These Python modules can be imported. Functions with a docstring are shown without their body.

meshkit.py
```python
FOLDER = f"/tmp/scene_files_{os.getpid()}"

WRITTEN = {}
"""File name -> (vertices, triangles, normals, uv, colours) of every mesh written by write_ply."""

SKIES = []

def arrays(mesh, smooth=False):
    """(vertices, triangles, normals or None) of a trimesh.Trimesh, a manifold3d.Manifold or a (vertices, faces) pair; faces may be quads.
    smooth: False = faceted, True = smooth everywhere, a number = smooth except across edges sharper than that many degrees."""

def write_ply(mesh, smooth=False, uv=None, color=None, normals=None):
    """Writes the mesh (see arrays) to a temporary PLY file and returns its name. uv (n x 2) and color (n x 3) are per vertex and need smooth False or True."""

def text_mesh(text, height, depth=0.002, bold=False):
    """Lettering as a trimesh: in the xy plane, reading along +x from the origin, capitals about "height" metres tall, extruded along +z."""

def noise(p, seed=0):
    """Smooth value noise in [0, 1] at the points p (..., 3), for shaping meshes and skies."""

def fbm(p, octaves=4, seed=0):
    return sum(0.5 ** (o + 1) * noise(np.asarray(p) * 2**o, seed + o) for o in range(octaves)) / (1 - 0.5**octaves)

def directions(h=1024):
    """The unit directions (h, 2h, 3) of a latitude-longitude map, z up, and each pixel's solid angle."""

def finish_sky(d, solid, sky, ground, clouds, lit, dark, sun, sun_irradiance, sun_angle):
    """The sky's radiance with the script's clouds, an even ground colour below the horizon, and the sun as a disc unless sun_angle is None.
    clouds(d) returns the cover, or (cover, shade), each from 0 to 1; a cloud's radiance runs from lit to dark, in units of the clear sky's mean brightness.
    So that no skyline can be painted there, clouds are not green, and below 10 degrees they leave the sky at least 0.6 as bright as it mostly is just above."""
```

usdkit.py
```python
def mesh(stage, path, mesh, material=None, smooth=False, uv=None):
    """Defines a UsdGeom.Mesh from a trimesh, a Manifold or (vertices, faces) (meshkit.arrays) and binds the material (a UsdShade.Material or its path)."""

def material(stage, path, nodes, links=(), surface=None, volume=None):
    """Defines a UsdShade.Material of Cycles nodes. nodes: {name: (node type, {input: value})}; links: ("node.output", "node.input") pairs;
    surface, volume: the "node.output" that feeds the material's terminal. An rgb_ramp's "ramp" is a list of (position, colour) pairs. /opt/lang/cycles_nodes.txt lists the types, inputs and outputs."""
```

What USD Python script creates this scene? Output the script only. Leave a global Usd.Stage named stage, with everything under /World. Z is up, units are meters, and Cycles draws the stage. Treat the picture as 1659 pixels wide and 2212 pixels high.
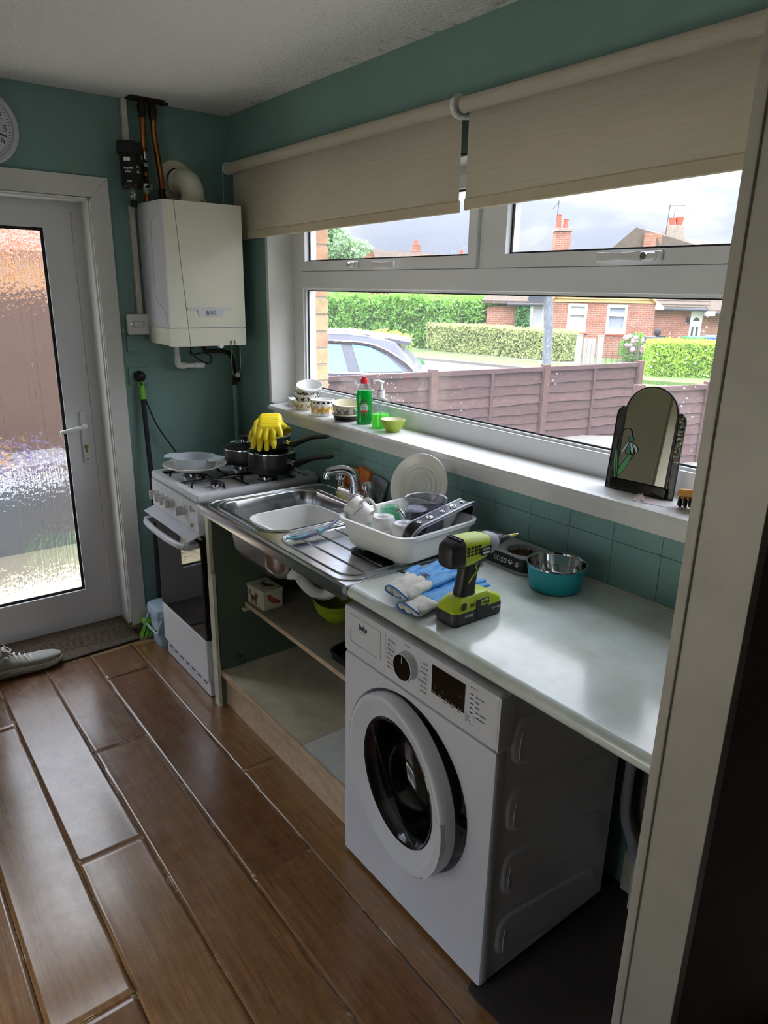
import math, random
import numpy as np, trimesh, manifold3d, usdkit, meshkit
from shapely.geometry import Polygon, Point, LineString, box as sbox
from shapely import affinity
from shapely.ops import unary_union
from pxr import Usd, UsdGeom, UsdLux, UsdShade, Gf, Sdf
from trimesh import transformations as tf

stage = Usd.Stage.CreateInMemory()
UsdGeom.SetStageUpAxis(stage, 'Z'); UsdGeom.SetStageMetersPerUnit(stage, 1.0)
UsdGeom.Xform.Define(stage, '/World'); UsdGeom.Scope.Define(stage, '/World/Looks')
rng = np.random.default_rng(7); random.seed(7)
PI = math.pi

# ---------------------------------------------------------------- camera
YAW, PITCH, ROLL, FPX = math.radians(142.2485), math.radians(-17.3969), math.radians(1.06115), 1526.634
CAM = np.array([3.30285, -1.61106, 1.68258])
_f = np.array([math.cos(PITCH)*math.cos(YAW), math.cos(PITCH)*math.sin(YAW), math.sin(PITCH)])
_r = np.cross(_f, [0, 0, 1.]); _r /= np.linalg.norm(_r); _u = np.cross(_r, _f)
_r, _u = math.cos(ROLL)*_r+math.sin(ROLL)*_u, -math.sin(ROLL)*_r+math.cos(ROLL)*_u
cam = UsdGeom.Camera.Define(stage, '/World/camera')
cam.CreateHorizontalApertureAttr(36.0); cam.CreateVerticalApertureAttr(36.0*2212/1659); cam.CreateFocalLengthAttr(36.0*FPX/1659)
cam.CreateClippingRangeAttr(Gf.Vec2f(0.05, 1000))
cam.AddTransformOp().Set(Gf.Matrix4d(*[float(a) for row in ([*_r, 0], [*_u, 0], [*(-_f), 0], [*CAM, 1]) for a in row]))
cam.CreateExposureAttr(1.05)

# ---------------------------------------------------------------- sky
def lin(h):
    h = h.lstrip('#'); v = np.array([int(h[i:i+2], 16)/255 for i in (0, 2, 4)])
    return tuple(float(x) for x in np.where(v <= .04045, v/12.92, ((v+.055)/1.055)**2.4))
# broken cloud over a bright sky, brighter towards the zenith as an overcast sky is
SKY = 1.0
usdkit.material(stage, '/World/Looks/sky', {
    'tc': ('texture_coordinate', {}), 'sep': ('separate_xyz', {}),
    'map': ('mapping', {'scale': (1.0, 1.0, 2.6), 'location': (0.7, 0.2, 0.0)}),
    'n1': ('noise_texture', {'scale': 3.4, 'detail': 8.0, 'roughness': 0.56, 'distortion': 0.25}),
    'cl': ('rgb_ramp', {'ramp': [(0.36, (0.74, 0.83, 1.06)), (0.47, (0.80, 0.88, 1.08)), (0.54, (1.05, 1.10, 1.18)), (0.64, (1.30, 1.32, 1.34))]}),
    'el': ('map_range', {'range_type': 'smoothstep', 'from_min': -0.05, 'from_max': 0.80, 'to_min': 0.33, 'to_max': 2.5, 'clamp': True}),
    'mul': ('vector_math', {'math_type': 'scale'}),
    'bg': ('background_shader', {'strength': SKY})},
    [('tc.generated', 'map.vector'), ('tc.generated', 'sep.vector'), ('map.vector', 'n1.vector'), ('n1.fac', 'cl.fac'),
     ('sep.z', 'el.value'), ('cl.color', 'mul.vector1'), ('el.result', 'mul.scale'), ('mul.vector', 'bg.color')], surface='bg.background')
dome = UsdLux.DomeLight.Define(stage, '/World/sky')
dome.CreateIntensityAttr(1.0)
UsdShade.MaterialBindingAPI.Apply(dome.GetPrim()).Bind(UsdShade.Material.Get(stage, '/World/Looks/sky'))

# ---------------------------------------------------------------- scene helpers
_used = {}
_inv = {}
def _path(name, parent):
    base = (str(parent.GetPath()) if parent is not None else '/World')
    k = (base, name); n = _used.get(k, 0); _used[k] = n+1
    return f'{base}/{name}' if n == 0 else f'{base}/{name}_{n:03d}'
def tag(p, label=None, cat=None, group=None, kind=None):
    for k, v in (('label', label), ('category', cat), ('group', group), ('kind', kind)):
        if v: p.SetCustomDataByKey(k, v)
    return p
def thing(name, label, cat, loc=(0, 0, 0), rot=0.0, group=None, kind=None, tilt=None):
    """an Xform at the thing's base; rot about z in degrees; tilt: a 3x3 used instead of rot"""
    p = UsdGeom.Xform.Define(stage, _path(name, None))
    R = tf.rotation_matrix(math.radians(rot), [0, 0, 1])
    if tilt is not None: R = np.eye(4); R[:3, :3] = tilt
    Mx = R.copy(); Mx[:3, 3] = loc
    p.AddTransformOp().Set(Gf.Matrix4d(*[float(a) for a in Mx.T.ravel()]))
    prim = p.GetPrim(); _inv[str(prim.GetPath())] = np.linalg.inv(Mx)
    return tag(prim, label, cat, group, kind)
SEPARATE = set('handle_bracket coupling battery_clip plinth_slot controls rear_vent lid_hinge door_glass gutter verge chimney_pot wheel latch_screw screw_hole drain_rib nut base_stamp shroud_slot top_band scale_mark rail clip fitting roof hinge_plate front_edge_board lino_sheet wall_collar'.split())
def add(name, mesh, m, parent=None, label=None, smooth=35, world=False, uv=None, kind=None):
    """one Mesh prim; world=True: the mesh is given in world coordinates"""
    if isinstance(mesh, (list, tuple)) and name in SEPARATE and kind is None:
        return [add(name, k, m, parent, label, smooth, world, uv, kind) for k in mesh][0]
    if isinstance(mesh, (list, tuple)): mesh = cat(mesh)
    if hasattr(mesh, 'to_mesh'): mesh = tm(mesh)
    if world and parent is not None:
        top = '/'.join(str(parent.GetPath()).split('/')[:3])
        mesh = mesh.copy(); mesh.apply_transform(_inv[top])
    g = usdkit.mesh(stage, _path(name, parent), mesh, M[m] if isinstance(m, str) else m, smooth=smooth, uv=uv)
    return tag(g.GetPrim(), label, kind=kind)
def copy_of(src, loc, rot, label, group=None, name=None):
    """a further instance of a thing with all its parts"""
    p = UsdGeom.Xform.Define(stage, _path(name or src.GetName(), None))
    R = tf.rotation_matrix(math.radians(rot), [0, 0, 1]) if np.ndim(rot) == 0 else np.eye(4)
    if np.ndim(rot) == 2: R[:3, :3] = rot
    R[:3, 3] = loc
    prim = p.GetPrim(); prim.GetReferences().AddInternalReference(src.GetPath()); prim.SetInstanceable(True)
    p.ClearXformOpOrder(); p.MakeMatrixXform().Set(Gf.Matrix4d(*[float(a) for a in R.T.ravel()]))
    return tag(prim, label, src.GetCustomDataByKey('category'), group or src.GetCustomDataByKey('group'))

# ---------------------------------------------------------------- mesh helpers
def cat(ms): return trimesh.util.concatenate([tm(m) for m in ms])
def tm(m):
    if isinstance(m, manifold3d.Manifold):
        k = m.to_mesh(); return trimesh.Trimesh(np.array(k.vert_properties[:, :3]), np.array(k.tri_verts), process=False)
    return m
def mf(m):
    if isinstance(m, manifold3d.Manifold): return m
    m = m.copy(); m.merge_vertices()
    if m.volume < 0: m.invert()
    return manifold3d.Manifold(manifold3d.Mesh(vert_properties=np.asarray(m.vertices, np.float32), tri_verts=np.asarray(m.faces, np.uint32)))
def diff(a, *bs):
    a = mf(a)
    for b in bs: a = a - mf(b)
    return tm(a)
def union(*ms):
    a = mf(ms[0])
    for b in ms[1:]: a = a + mf(b)
    return tm(a)
def mv(m, d=(0, 0, 0), rz=0, rx=0, ry=0, s=None):
    m = m.copy()
    if s is not None: m.apply_scale(s)
    for a, ax in ((rx, [1, 0, 0]), (ry, [0, 1, 0]), (rz, [0, 0, 1])):
        if a: m.apply_transform(tf.rotation_matrix(math.radians(a), ax))
    m.apply_translation(d); return m
def frame(o, xd, yd):
    xd = np.asarray(xd, float); yd = np.asarray(yd, float); xd /= np.linalg.norm(xd); yd = yd-xd*(yd@xd); yd /= np.linalg.norm(yd)
    F = np.eye(4); F[:3, 0] = xd; F[:3, 1] = yd; F[:3, 2] = np.cross(xd, yd); F[:3, 3] = o; return F
def put(m, o, xd, yd): m = m.copy(); m.apply_transform(frame(o, xd, yd)); return m
_oct = [np.array(d, float)/np.linalg.norm(d) for d in ((1, 0, 0), (0, 1, 0), (0, 0, 1), (1, 1, 0), (1, 0, 1), (0, 1, 1), (1, 1, 1))]
def box(x0, x1, y0, y1, z0, z1, r=0.0):
    if r <= 0: return trimesh.creation.box(bounds=[[x0, y0, z0], [x1, y1, z1]])
    r = min(r, .499*(x1-x0), .499*(y1-y0), .499*(z1-z0)); P = []
    for sx, X in ((-1, x0+r), (1, x1-r)):
        for sy, Y in ((-1, y0+r), (1, y1-r)):
            for sz, Z in ((-1, z0+r), (1, z1-r)):
                P += [(X+sx*r*d[0], Y+sy*r*d[1], Z+sz*r*d[2]) for d in _oct]
    return trimesh.convex.convex_hull(np.array(P))
def hull(P): return trimesh.convex.convex_hull(np.asarray(P, float))
def cyl(p0, p1, r0, r1=None, n=24, cap=True):
    return tube([p0, p1], [r0, r0 if r1 is None else r1], n)
def lathe(prof, n=48, o=(0, 0, 0)):
    m = trimesh.creation.revolve(np.array(prof, float), sections=n); m.merge_vertices()
    if m.is_watertight and m.volume < 0: m.invert()
    m.apply_translation(o); return m
def loft(rings, capa=True, capb=True, closed=True):
    R = np.asarray(rings, float); k, n = R.shape[:2]; v = R.reshape(-1, 3); F = []
    for i in range(k-1):
        for j in range(n if closed else n-1):
            a, b = i*n+j, i*n+(j+1) % n
            F += [(a, b, b+n), (a, b+n, a+n)]
    v = list(v)
    if capa: c = len(v); v.append(R[0].mean(0)); F += [(c, (j+1) % n, j) for j in range(n)]
    if capb: c = len(v); v.append(R[-1].mean(0)); b0 = (k-1)*n; F += [(c, b0+j, b0+(j+1) % n) for j in range(n)]
    m = trimesh.Trimesh(np.array(v), np.array(F), process=False)
    if capa and capb and m.volume < 0: m.invert()
    return m
def tube(pts, r, n=10, cap=True, closed=False, flat=1.0):
    p = np.asarray(pts, float); k = len(p); r = np.broadcast_to(np.asarray(r, float), (k,))
    t = np.gradient(p, axis=0)
    if closed: t = np.roll(p, -1, 0)-np.roll(p, 1, 0)
    t /= np.linalg.norm(t, axis=1, keepdims=True)+1e-12
    a = np.cross(t[0], [0, 0, 1.]) if abs(t[0][2]) < .9 else np.cross(t[0], [1., 0, 0])
    a /= np.linalg.norm(a); rings = []; ang = np.arange(n)*2*PI/n
    for i in range(k):
        a = a-t[i]*(a@t[i]); a /= np.linalg.norm(a)+1e-12; b = np.cross(t[i], a)
        rings.append(p[i]+r[i]*(np.cos(ang)[:, None]*a+flat*np.sin(ang)[:, None]*b))
    if closed: rings.append(rings[0]); return loft(rings, False, False)
    return loft(rings, cap, cap)
def smoothpath(pts, n=8):
    p = np.asarray(pts, float); P = np.vstack([2*p[0]-p[1], p, 2*p[-1]-p[-2]]); out = []
    for i in range(1, len(P)-2):
        for t in np.linspace(0, 1, n, endpoint=False):
            a, b, c, d = P[i-1:i+3]
            out.append(.5*((2*b)+(-a+c)*t+(2*a-5*b+4*c-d)*t*t+(-a+3*b-3*c+d)*t**3))
    out.append(p[-1]); return np.array(out)
def rr(hx, hy, r, z=0.0, n=6, c=(0, 0)):
    """rounded rectangle ring"""
    P = []
    for sx, sy, a0 in ((1, 1, 0), (-1, 1, 90), (-1, -1, 180), (1, -1, 270)):
        for a in np.linspace(a0, a0+90, n+1):
            P.append((c[0]+sx*(hx-r)+r*math.cos(math.radians(a)), c[1]+sy*(hy-r)+r*math.sin(math.radians(a)), z))
    return np.array(P)
def ring(r, z=0.0, n=40, c=(0, 0)):
    a = np.arange(n)*2*PI/n; return np.stack([c[0]+r*np.cos(a), c[1]+r*np.sin(a), np.full(n, z)], 1)
def ext(poly, h, o=(0, 0, 0), xd=(1, 0, 0), yd=(0, 1, 0)):
    if not hasattr(poly, 'geom_type'): poly = Polygon(poly)
    gs = getattr(poly, 'geoms', [poly])
    return put(trimesh.util.concatenate([trimesh.creation.extrude_polygon(g, h, engine='earcut') for g in gs if g.area > 1e-12]), o, xd, yd)
def plate_ring(poly, w, h, o, xd, yd):  # outline frame of a polygon
    return ext(poly.difference(poly.buffer(-w)), h, o, xd, yd)
def txt(s, h, o, xd, yd, depth=.0006, bold=False, w=None):
    m = meshkit.text_mesh(s, h, depth, bold)
    if w: m.apply_transform(np.diag([w/(m.bounds[1][0]-m.bounds[0][0]), 1, 1, 1]))
    return put(m, o, xd, yd)
def grid_mesh(fn, nu, nv):
    """fn(u,v)->(x,y,z), single sheet; returns mesh and uv"""
    U, V = np.meshgrid(np.linspace(0, 1, nu), np.linspace(0, 1, nv), indexing='ij')
    P = np.array([fn(u, v) for u, v in zip(U.ravel(), V.ravel())])
    i, j = np.meshgrid(np.arange(nu-1), np.arange(nv-1), indexing='ij'); a = (i*nv+j).ravel()
    F = np.vstack([np.stack([a, a+nv, a+nv+1], 1), np.stack([a, a+nv+1, a+1], 1)])
    return trimesh.Trimesh(P, F, process=False), np.stack([U.ravel(), V.ravel()], 1)
def thick(m, t):
    """give a sheet a thickness"""
    n = m.vertex_normals; k = len(m.vertices)
    e = m.edges_sorted; u, c = np.unique(e, axis=0, return_counts=True); be = set(map(tuple, u[c == 1])); F = [m.faces, m.faces[:, ::-1]+k]
    side = [(a, b) for f in m.faces for a, b in ((f[0], f[1]), (f[1], f[2]), (f[2], f[0])) if (min(a, b), max(a, b)) in be]
    S = np.array([x for a, b in side for x in ((b, a, a+k), (b, a+k, b+k))])
    return trimesh.Trimesh(np.vstack([m.vertices, m.vertices-n*t]), np.vstack(F+[S]), process=False)
def caps(J):
    """J: list of chains of (x,y,z,r): union of sphere hulls, one body"""
    B = []
    for ch in J:
        S = [np.asarray(_sph.vertices)*q[3]+np.array(q[:3]) for q in ch]
        B += [manifold3d.Manifold.hull_points(np.vstack([S[i], S[i+1]]).astype(np.float32)) for i in range(len(ch)-1)]
    return manifold3d.Manifold.batch_boolean(B, manifold3d.OpType.Add)
_sph = trimesh.creation.icosphere(2, 1.0)
def soften(m, l, it=8):
    m = tm(mf(m).refine_to_length(l)); m.merge_vertices(); trimesh.smoothing.filter_taubin(m, .5, .53, it); return m

# ---------------------------------------------------------------- materials
M = {}
def mk(name, col, rough=.5, metal=0., var=0., vs=8., bump=0., bs=60., sc=(1, 1, 1), dark=None, grime=0., **kw):
    """principled; var: tonal noise; bump: metres of relief; dark: second colour mixed in by the noise; grime: sparse smudges"""
    c = np.array(lin(col) if isinstance(col, str) else col)
    N = {'p': ('principled_bsdf', {'base_color': tuple(c), 'roughness': rough, 'metallic': metal, **kw})}; Lk = []
    if var or bump or dark is not None:
        N['g'] = ('geometry', {}); N['m'] = ('mapping', {'scale': sc}); Lk += [('g.position', 'm.vector')]
    if var or dark is not None:
        d = np.array(lin(dark)) if dark is not None else c*(1-var)
        N['n'] = ('noise_texture', {'scale': vs, 'detail': 5.0, 'roughness': .6})
        N['r'] = ('rgb_ramp', {'ramp': [(.32, tuple(d)), (.68, tuple(np.minimum(c*(1+var*.6), 1)))]})
        Lk += [('m.vector', 'n.vector'), ('n.fac', 'r.fac'), ('r.color', 'p.base_color')]
    if bump:
        N['bn'] = ('noise_texture', {'scale': bs, 'detail': 3.0}); N['b'] = ('bump', {'distance': bump, 'strength': 1.0})
        Lk += [('m.vector', 'bn.vector'), ('bn.fac', 'b.height'), ('b.normal', 'p.normal')]
    M[name] = usdkit.material(stage, '/World/Looks/'+name, N, Lk, surface='p.BSDF'); return M[name]
def glass(name, col=(1, 1, 1), ior=1.45, haze=0., speck=0., tint=1.0):
    """window pane: clear with a fresnel sheen; speck: dots of dried paint and dirt; haze: a film of dust"""
    N = {'t': ('transparent_bsdf', {'color': tuple(np.array(col)*tint)}), 'gl': ('glossy_bsdf', {'color': (1, 1, 1), 'roughness': .02}), 'f': ('layer_weight', {'blend': .5}), 'f5': ('math', {'math_type': 'power', 'value2': 4.5}), 'fm': ('math', {'math_type': 'multiply_add', 'value2': .9, 'value3': .025}), 'x': ('mix_closure', {})}
    Lk = [('f.facing', 'f5.value1'), ('f5.value', 'fm.value1'), ('fm.value', 'x.fac'), ('t.BSDF', 'x.closure1'), ('gl.BSDF', 'x.closure2')]; out = 'x.closure'
    if speck or haze:
        N |= {'g': ('geometry', {}), 'v': ('voronoi_texture', {'scale': 46.0}), 'sm': ('map_range', {'from_min': .10, 'from_max': .14, 'to_min': 1.0, 'to_max': 0.0, 'clamp': True}),
              'n': ('noise_texture', {'scale': 4.0, 'detail': 3.0}), 'nm': ('map_range', {'from_min': .47, 'from_max': .62, 'to_min': 0.0, 'to_max': speck, 'clamp': True}),
              'mu': ('math', {'math_type': 'multiply'}), 'ad': ('math', {'math_type': 'add', 'value2': haze}),
              'd': ('diffuse_bsdf', {'color': (.82, .82, .82)}), 'tr': ('translucent_bsdf', {'color': (.82, .82, .82)}), 'dt': ('mix_closure', {'fac': .5}), 'x2': ('mix_closure', {})}
        Lk += [('g.position', 'v.vector'), ('v.distance', 'sm.value'), ('g.position', 'n.vector'), ('n.fac', 'nm.value'), ('sm.result', 'mu.value1'), ('nm.result', 'mu.value2'),
               ('mu.value', 'ad.value1'), ('ad.value', 'x2.fac'), ('x.closure', 'x2.closure1'), ('d.BSDF', 'dt.closure1'), ('tr.BSDF', 'dt.closure2'), ('dt.closure', 'x2.closure2')]
        out = 'x2.closure'
    M[name] = usdkit.material(stage, '/World/Looks/'+name, N, Lk, surface=out)
def leafmat(name, a, b, trans=.35):
    M[name] = usdkit.material(stage, '/World/Looks/'+name, {
        'g': ('geometry', {}), 'n': ('noise_texture', {'scale': 2.2, 'detail': 4.0}), 'r': ('rgb_ramp', {'ramp': [(.0, lin(a)), (1., lin(b))]}), 'add': ('math', {'math_type': 'multiply_add', 'value2': .55}),
        'd': ('principled_bsdf', {'roughness': .55}), 't': ('translucent_bsdf', {}), 'x': ('mix_closure', {'fac': trans})},
        [('g.position', 'n.vector'), ('g.random_per_island', 'add.value1'), ('n.fac', 'add.value3'), ('add.value', 'h.value')][:3] +
        [('add.value', 'r.fac'), ('r.color', 'd.base_color'), ('r.color', 't.color'), ('d.BSDF', 'x.closure1'), ('t.BSDF', 'x.closure2')], surface='x.closure')
mk('teal', '#779992', .5, var=.10, vs=1.6, bump=.0006, bs=90)
mk('teal_tile', '#7ba19b', .32, var=.08, vs=3, bump=.0003, bs=60)
mk('white_gloss', '#dcdcda', .3, var=.04, vs=3)
mk('white_trim', '#d9d8d3', .42, var=.06, vs=5)
mk('upvc', '#dfe1e3', .33, var=.03, vs=2)
mk('gasket', '#0c0c0d', .6)
mk('black', '#0d0d0f', .4)
mk('black_gloss', '#08080a', .12)
mk('black_print', '#17181a', .6)
mk('grey_print', '#6b6d70', .6)
mk('white_print', '#e8e8e6', .5)
mk('appliance', '#c9cace', .28)
mk('appliance_side', '#cfd0d3', .38, bump=.0002, bs=300)
mk('chrome', '#dfe2e6', .08, 1.0)
mk('steel', '#cbcdd0', .2, 1.0, var=.12, vs=30, bump=.00012, bs=500)
mk('steel_brushed', '#a9acaf', .34, 1.0, var=.15, vs=4, sc=(1, 14, 14), bump=.0001, bs=300)
mk('brass', '#9c8a55', .35, 1.0, var=.3, vs=40)
mk('copper', '#b87548', .24, 1.0, var=.45, vs=22, sc=(1, 1, .6))
mk('copper_dark', '#3d3327', .6, .6, var=.5, vs=40)
mk('cream', '#dedbc8', .34, var=.03, vs=3)
mk('silver_plastic', '#c9cad0', .36)
mk('white_plastic', '#e3e3e0', .38, var=.03, vs=8)
mk('grey_plastic', '#9aa0a6', .45)
mk('conduit', '#cbc9bb', .5, var=.1, vs=14)
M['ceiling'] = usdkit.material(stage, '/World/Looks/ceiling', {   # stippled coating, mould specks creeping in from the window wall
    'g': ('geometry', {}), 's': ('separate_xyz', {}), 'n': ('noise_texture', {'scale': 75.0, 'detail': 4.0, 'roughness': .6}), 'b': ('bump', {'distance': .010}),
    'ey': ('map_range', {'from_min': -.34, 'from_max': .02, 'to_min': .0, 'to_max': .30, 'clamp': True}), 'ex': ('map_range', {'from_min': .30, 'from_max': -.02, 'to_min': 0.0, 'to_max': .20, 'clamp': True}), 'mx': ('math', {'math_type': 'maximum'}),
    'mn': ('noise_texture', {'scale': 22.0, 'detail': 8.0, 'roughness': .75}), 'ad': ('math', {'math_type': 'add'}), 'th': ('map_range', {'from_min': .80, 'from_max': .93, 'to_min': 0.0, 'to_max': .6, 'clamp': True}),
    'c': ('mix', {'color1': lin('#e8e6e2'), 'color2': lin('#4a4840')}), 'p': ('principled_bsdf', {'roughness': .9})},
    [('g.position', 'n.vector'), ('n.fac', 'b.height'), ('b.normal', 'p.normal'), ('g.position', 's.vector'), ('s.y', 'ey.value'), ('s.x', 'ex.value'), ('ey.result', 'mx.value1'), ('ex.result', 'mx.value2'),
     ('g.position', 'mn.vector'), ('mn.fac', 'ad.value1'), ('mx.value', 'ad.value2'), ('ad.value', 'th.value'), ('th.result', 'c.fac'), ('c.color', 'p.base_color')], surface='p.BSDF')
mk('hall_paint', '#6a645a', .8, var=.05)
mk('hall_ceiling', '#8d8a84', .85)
mk('trim_grubby', '#aaa599', .5, var=.1, vs=9)  # greyer, darker tone than the other white trim, slightly mottled
mk('worn_wood', '#8d6f4a', .7, var=.35, vs=20, sc=(1, 8, 1))
# ================================================================ THE ROOM
H = 2.425
# ---- floor: laminate planks 0.2 wide, cupped at the edges
def plankmat(name, a, b):
    M[name] = usdkit.material(stage, '/World/Looks/'+name, {
        'g': ('geometry', {}), 'oi': ('object_info', {}), 'off': ('combine_xyz', {}), 'k': ('math', {'math_type': 'multiply', 'value2': 37.0}), 'sh': ('vector_math', {'math_type': 'add'}),
        'm': ('mapping', {'scale': (1.3, 22.0, 1.0)}), 'n': ('noise_texture', {'scale': 2.6, 'detail': 7.0, 'roughness': .62, 'distortion': 1.2}),
        'm2': ('mapping', {'scale': (6.0, 160.0, 1.0)}), 'n2': ('noise_texture', {'scale': 3.0, 'detail': 3.0}),
        'r': ('rgb_ramp', {'ramp': [(.28, lin(a)), (.5, tuple((np.array(lin(a))+np.array(lin(b)))/2)), (.72, lin(b))]}),
        'r2': ('rgb_ramp', {'ramp': [(.35, (.78, .78, .78)), (.6, (1, 1, 1))]}), 'mm': ('mix', {'mix_type': 'multiply', 'fac': 1.0}),
        'uv': ('uvmap', {'attribute': 'st'}), 'suv': ('separate_xyz', {}), 'en': ('noise_texture', {'scale': 7.0, 'detail': 6.0, 'roughness': .7}),
        'eb': ('map_range', {'from_min': .54, 'from_max': .78, 'to_min': .0002, 'to_max': .012, 'clamp': True}),
        'lt': ('math', {'math_type': 'less_than'}), 'wear': ('mix', {'color2': lin('#a08c6c')}),
        'sn': ('noise_texture', {'scale': 14.0, 'detail': 6.0, 'roughness': .7}), 'sr': ('map_range', {'from_min': .3, 'from_max': .7, 'to_min': .17, 'to_max': .32, 'clamp': True}),
        'bn': ('noise_texture', {'scale': 180.0, 'detail': 2.0}), 'b': ('bump', {'distance': .00012}),
        'ra': ('math', {'math_type': 'multiply_add', 'value2': .4}),
        'p': ('principled_bsdf', {'specular_ior_level': .7, 'coat_weight': .8, 'coat_roughness': .17})},
        [('oi.random', 'k.value1'), ('k.value', 'off.x'), ('k.value', 'off.y'), ('g.position', 'sh.vector1'), ('off.vector', 'sh.vector2'), ('sh.vector', 'm.vector'), ('sh.vector', 'm2.vector'),
         ('m.vector', 'n.vector'), ('m2.vector', 'n2.vector'), ('n.fac', 'r.fac'), ('n2.fac', 'r2.fac'), ('r.color', 'mm.color1'), ('r2.color', 'mm.color2'),
         ('uv.UV', 'suv.vector'), ('g.position', 'en.vector'), ('en.fac', 'eb.value'), ('suv.x', 'lt.value1'), ('eb.result', 'lt.value2'),
         ('mm.color', 'wear.color1'), ('lt.value', 'wear.fac'), ('wear.color', 'p.base_color'), ('lt.value', 'ra.value1'), ('sr.result', 'ra.value3'), ('g.position', 'sn.vector'), ('sn.fac', 'sr.value'),
         ('ra.value', 'p.roughness'), ('g.position', 'bn.vector'), ('bn.fac', 'b.height'), ('b.normal', 'p.normal')], surface='p.BSDF')
for i, (a, b) in enumerate((('#573819', '#815935'), ('#50331a', '#775030'), ('#5e3f20', '#8a643c'), ('#55361e', '#7b5434'))): plankmat(f'plank_{i}', a, b)
fl = thing('floor', 'brown wood-effect laminate floor with worn lifting edges', None, kind='structure')
add('underlay', box(-.02, 4.6, -2.6, .02, -.06, -.006), 'black', fl)
def plank(x0, x1, y0, y1, lift0, lift1, side, k):
    us = np.r_[np.linspace(x0, x0+.12, 7), np.linspace(x0+.12, x1-.12, 9)[1:-1], np.linspace(x1-.12, x1, 7)] if x1-x0 > .4 else np.linspace(x0, x1, 10)
    vs = np.r_[0, .012, .03, .06, .1, .14, .17, .188, .2]*(y1-y0)/.2+y0
    P, UV = [], []; tilt = float(rng.uniform(-.006, .006))
    for x in us:
        for y in vs:
            e = abs(2*(y-y0)/(y1-y0)-1); z = .0016*e**5*side+tilt*(y-(y0+y1)/2)+.0010+lift0*max(0, 1-(x-x0)/.1)**2+lift1*max(0, 1-(x1-x)/.1)**2
            P.append((x, y, z)); UV.append((min(y-y0, y1-y, x-x0, x1-x), 0))
    nv = len(vs); i, j = np.meshgrid(np.arange(len(us)-1), np.arange(nv-1), indexing='ij'); a = (i*nv+j).ravel()
    F = np.vstack([np.stack([a, a+nv, a+nv+1], 1), np.stack([a, a+nv+1, a+1], 1)])
    m = thick(trimesh.Trimesh(np.array(P), F, process=False), .009)
    add('plank', m, f'plank_{k}', fl, smooth=True, uv=np.vstack([UV, np.ones((len(UV), 2))*.5]))
starts = {0: .72, -1: 1.28, -2: 1.744, -3: .858, -4: 1.383, -5: .499, -6: .95, -7: .2, -8: 1.1, -9: .6, -10: 1.5, 1: .3, 2: 1.05}
pn = 0
for row in range(2, -11, -1):
    y0 = -.475+.2*row; s = starts[row] % 1.395-1.395; y1 = min(y0+.2, 0); y0 = max(y0, -2.6)
    if y1-y0 < .01: continue
    for q in range(5):
        a, b = max(s+q*1.395, .07), min(s+(q+1)*1.395, 4.6)
        if b-a < .03: continue
        wn = row in (-2, -4, -5, -3)
        plank(a+.0007, b-.0009, y0+.0008, y1-.0008, .0035*wn*(rng.random()), .005*wn*rng.random(), 1.0 if wn else .45, int(rng.integers(4))); pn += 1
mk('dark_lino', '#2b2622', .6, var=.3, vs=6)
add('bare_patch', ext(smoothpath([(2.36, .0), (2.36, -.45), (2.375, -.585), (2.41, -.606), (2.50, -.603), (2.785, -.60)], 5).tolist()+[(2.785, 0)], .004, (0, 0, .0008)), 'dark_lino', fl, label='dark bare floor patch beside the washing machine')
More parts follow.
